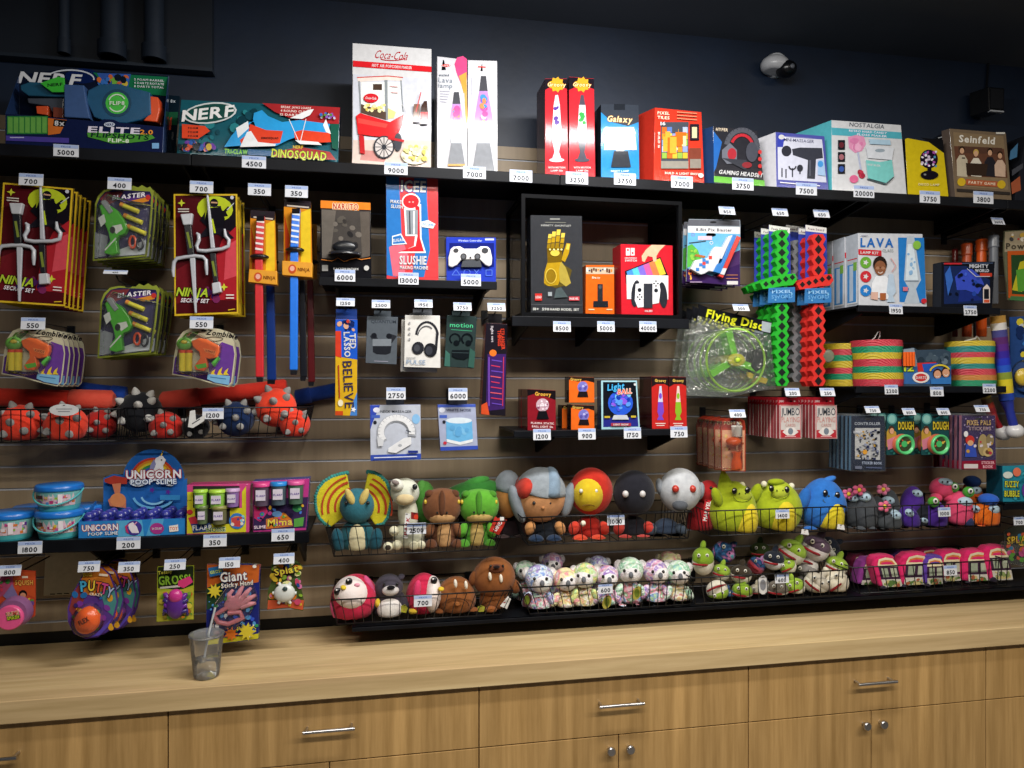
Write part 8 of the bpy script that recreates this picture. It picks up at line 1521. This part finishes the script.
# books and dough on hooks
for px, py, n, d, tw in ((872.5, 409.5, '750', 'above the navy sticker books', 16), (909, 411.5, '800', 'above the dough card beside the navy books', 14), (943.5, 411.5, '800', 'above the dough card beside the purple books', 14), (982, 408.5, '750', 'above the purple sticker books', 16)): hooktag(px, py, n, d, -.29, tw=tw, th=7.5, lean=28)
y = -.265
def book(name, pp, c, side, art, n, desc, grp, dy=.024):
    o = card(name, '', 'book', pp, y, .014, c, side); A = Art(y); art(A); A.build('printed_cover', o)
    MB('clear').ex([(a+(1 if i in (1, 2) else -1), b+(1 if i in (0, 1) else -2)) for i, (a, b) in enumerate(pp)], y-.004, .0006, '#eef4fa').build('clear_sleeve', o)
    stack(o, n, dy, desc, grp, jit=.002)
def a1(A):
    A.t('CONTROLLER', 867.5, 423.5, 2.8, '#c8d0e0', 26, 0); R = random.Random(8); A.p([(855, 428), (880, 428), (880, 460), (855, 459)], '#d8d8dc')
    for k in range(70): x, z = 856+R.random()*22, 429+R.random()*29; A.r(x, z, x+1+R.random()*1.8, z+1+R.random()*1.8, R.choice(['#1c2440', '#2a3050', '#8a90a8', '#c8a04a', '#15181f']))
    A.e(865, 452, 2.4, 2.4, '#d89a3a'); A.t('STICKER BOOK', 872, 463, 2.6, '#a8b4cc', 20, 1); A.r(855, 466, 862, 469, '#6a7084'); A.l([(866, 467.5), (882, 468)], 1, '#5a6484'); A.t('ULTIMATE', 858, 432, 2.4, '#d8dce8', 9) 
book('sticker_book', [(851, 470.5), (885, 470.5), (884.5, 416), (851.5, 416)], '#182440', '#5a7a96', a1, 6, 'navy sticker book with a black and white cover grid', 'navy sticker books')
def a2(A):
    A.dots(962, 416, 995, 460, 40, .5, .9, ['#b8a0d8', '#9a80c8', '#d8c8e8'], 9); A.t('PIXEL PALS', 979, 422.5, 5, '#c8a878', 24, 0, 0, 1, .4, '#3a2440'); A.t('STICKERS', 980, 428.5, 3.4, '#a89098', 22, 0)
    A.e(970, 440, 4.5, 4.6, '#c83a34'); A.p([(966, 444), (975, 444), (977, 457), (965, 457)], '#3a52b4'); A.e(970.5, 443, 3, 2.8, '#d8a880'); A.e(983, 445, 5, 11, '#a89468'); A.e(990, 440, 4, 6, '#8a7a58'); A.e(988, 452, 5, 4.6, '#c8b07a'); A.e(988, 452, 2.6, 2.4, '#6a4a34'); A.dots(965, 432, 994, 458, 12, 1, 2, ['#d8d0d8', '#c89a4a', '#b83a4a'], 3); A.e(966, 434, 2.2, 3, '#e8e4e8')
    A.p([(961.8, 461), (995.6, 460), (995.8, 469), (961.6, 469.2)], '#8a1c34'); A.r(964, 464, 978, 468.4, '#d8d0d0'); A.t('STICKER', 988, 462.6, 2.8, '#e8b8c0', 13); A.t('BOOK', 988, 466.6, 2.8, '#e8b8c0', 10)
book('sticker_book', [(961.5, 469.5), (996, 469), (995, 415.5), (962, 415.5)], '#3c2260', '#a06a80', a2, 5, 'purple spotted sticker book with a dark red bottom edge', 'purple sticker books')
def dough(dx, desc):
    tf = shift(dx, 0)
    o = card('dough_card', '', 'toy', [(886.5, 455), (914.5, 455), (914, 418), (914, 415), (898, 415), (896, 413.5), (888, 413.5), (886.5, 417)], y, .003, '#1f4a4c', '#1f3a3c', tf)
    A = Art(y, tf=tf); A.e(892, 419, 5, 5.4, '#5a9a98'); A.e(892, 419, 3.6, 4, '#8ac0b8'); A.r(901, 416, 913, 418.5, '#3a8a90'); A.t('DOUGH', 906, 425.5, 8, '#d8c03a', 15.5, 0, 0, 1, .6, '#2a2410'); A.p([(886.6, 432), (890, 426), (896, 432), (898, 444), (888, 448), (886.6, 446)], '#b8923a'); A.e(891.5, 430, 3, 4.2, '#4a2c20'); A.e(891.8, 431, 2.2, 3, '#d8a080'); A.p([(887, 440), (896, 436), (898, 446), (888, 450)], '#c87a90'); A.dots(887, 446, 913, 455, 12, 1, 2, ['#2a6a6a', '#3a8a7a', '#183a40'], 5); A.build('printed_front', o)
    q = Matrix.Rotation(math.radians(90), 3, 'X'); c = W(*tf(901.5, 444.2), y-.003); s = S(905, y)
    b = MB('plastic').lathe(c, [(10.4*s, 0), (10.2*s, .012), (9.6*s, .018)], '#c86a4a', 26, axis=q).build('dough_tub', o)
    l = MB('plastic').lathe(c-Vector((0, .016, 0)), [(10.0*s, 0), (10.2*s, .008), (9*s, .012), (8*s, .009), (7.6*s, .005), (0, .005)], '#5ac87a', 26, axis=q).build('lid', b)
    A = Art(y-.0245, tf=tf); A.e(904.5, 444, 7.2, 7.4, '#3a4a30'); A.dots(898, 437.5, 911, 450.5, 14, .8, 1.4, ['#c86a4a', '#d8b04a', '#5a3a2a'], 4); A.e(904.5, 444, 3, 3.2, '#4ab86a'); A.build('printed_lid', l)
    stack(o, 3, .05, desc, 'dough cards')
dough(0, 'dough card with a green lidded tub beside the navy sticker books'); dough(34.8, 'dough card with a green lidded tub beside the purple sticker books')
for k in range(3):
    o = card('red_card', 'dark red toy card hanging under the right dough card, %s' % ('front one', 'middle one', 'rear one')[k], 'toy', [(940-k*3, 467), (951-k*3, 467), (951-k*3, 446), (940-k*3, 446)], -.1+k*.025, .004, '#7a1c28', group='dark red cards under the dough'); A = Art(-.1+k*.025); A.l([(942-k*3, 452), (949-k*3, 452)], 1.2, '#c87a80'); A.l([(942-k*3, 460), (949-k*3, 460)], 2, '#a84a50'); A.l([(943-k*3, 464), (948-k*3, 464)], 1, '#c87a80'); A.build('printed_front', o)
# right edge of the frame
def wand(lb, x0, y0, x1, y1, bx, by, yy, cols, r=6.8):
    s = S(x0, yy); t = thing('bubble_wand', lb, 'toy wand', W(bx, by+8, yy), 'bubble wands with white ball ends')
    P0, P1, P2 = W(x0, y0, yy), W(x1, y1, yy), W(bx, by, yy); n = len(cols)
    b = MB('plastic')
    for k, c in enumerate(cols): b.tube([P0.lerp(P1, k/n), P0.lerp(P1, (k+1)/n)], r*s, c, 14, caps=False)
    b.build('tube', t)
    MB('plastic').tube([P1, P1.lerp(P2, .35), P2], [r*s*.9, r*s*.6, r*s*.62], '#2c3a9a' if r > 6.5 else '#a8202a', 12).build('grip', t)
    MB('plastic').ell(P2, (8.6*s, 8*s, 7.4*s), '#dcdcde').build('ball_end', t)
wand('purple, blue and yellow bubble wand with a white ball end', 997.5, 316, 1006.5, 400, 1015, 431, -.25, ['#c89a4a', '#d8d4d0', '#4a4a8a', '#5a2a6a', '#5a2a86', '#3a2aa0', '#2a3ac0', '#2a5ac8', '#8a9a3a', '#d8c82e', '#d8c02e', '#2a4ab0'])
wand('red and yellow bubble wand with a white ball end behind the purple one', 982, 388, 991, 412, 1003, 433, -.2, ['#a8a03a', '#8a7a2e', '#5a4a2a', '#a83a2a', '#8a2a30'], 5)
y = -.2
o = card('toy_packet', 'toy packet with an orange frame and pale header at the right edge of the photo', 'toy', [(1008, 300), (1060, 304), (1060, 228), (1004.5, 231), (1004, 253)], y, .006, '#6a6a52')
A = Art(y); A.p([(1005, 232), (1060, 229), (1060, 250), (1004.5, 252)], '#a89a80'); A.dots(1006, 232, 1058, 242, 14, 1, 3, ['#d8b04a', '#c8403a', '#e8e0d0', '#4a4a4a'], 4); A.t('Power', 1020, 246, 6, '#4a4438', 28, 0); A.p([(1007.5, 251), (1060, 250), (1060, 300), (1008.5, 298)], '#c85a22'); A.p([(1011, 255), (1060, 254), (1060, 296), (1012, 294)], '#2c4a2a'); A.p([(1012, 290), (1020, 262), (1026, 260), (1022, 292)], '#c8c02e'); A.p([(1016, 270), (1026, 268), (1030, 290), (1018, 292)], '#5aa03a'); A.p([(1011, 296), (1060, 298), (1060, 303.6), (1009, 300)], '#4a7a4a'); A.build('printed_front', o)
o = card('toy_packet', 'blue toy packet with a yellow ball under a clear dome at the right edge', 'toy', [(1011, 397), (1062, 400), (1062, 314), (1010, 317)], -.23, .004, '#2a4a86')
A = Art(-.23); A.dots(1011, 318, 1060, 358, 26, 2, 5, ['#3a7ac0', '#d8c83a', '#c8d0d8', '#1c3060', '#5aa0d8'], 5); A.build('printed_front', o); MB('plastic').ell(W(1023, 377, -.245), (.036, .02, .036), '#d8b82e').build('yellow_ball', o); MB('clear').ell(W(1025, 376, -.24), (.06, .05, .066), '#eef2f4').build('blister_cover', o)
zX = W(1020, 503, -.28).z
shelf('small black shelf carrying the teal bubble toy box at the right edge', W(1004.5, 503, -.28).x, W(1100, 503, -.28).x, zX, -.28, .026, .001)
o = carton('bubble_toy_box', 'teal box with yellow lettering at the right edge above the vans', 'toy box', [(1003, 502), (1062, 503), (1062, 464), (1002.5, 466)], -.26, .08, zX, '#2a8aa0', '#14485a')
A = Art(-.26); A.dots(1004, 467, 1060, 502, 30, 1, 3, ['#3aa0b0', '#1c6a80', '#5ac0c8'], 5); A.t('FUZZY', 1012, 484, 6, '#d8d83a', 14, 0, 0, 1, .5, '#14303a'); A.t('BUBBLE', 1012, 493.5, 6, '#d8d83a', 15, 0, 0, 1, .5, '#14303a'); A.e(1008, 475, 5, 3.4, '#d8e0d8'); A.e(1017, 472, 4, 4.4, '#e87a5a'); A.e(1030, 490, 8, 10, '#6a3a9a'); A.e(1028, 486, 3, 3, '#e8c0a0'); A.build('printed_front', o)
hooktag(1019, 521, '700', 'above the colourful packet at the right edge', -.26, tw=12, th=8)
o = card('toy_packet', 'colourful see-through packet hanging at the right edge above the counter', 'toy', [(1006, 564), (1050, 570), (1052, 528), (1014, 526), (1004, 531)], -.2, .004, '#3a3c34')
A = Art(-.2); A.dots(1005, 529, 1050, 566, 50, 1.5, 4, ['#c85a3a', '#5a9a3a', '#3a7aa0', '#d8b83a', '#c84a8a', '#2a2c2a'], 7); A.t('SPLASH', 1022, 539, 7, '#c8a83a', 30, -6, .1, 1, .6, '#3a1c1c'); A.build('printed_front', o); MB('clear').ex([(1006, 564), (1050, 570), (1052, 542), (1005, 542)], -.225, .024, '#f0f0ee').build('clear_bag', o, bevel=.005)
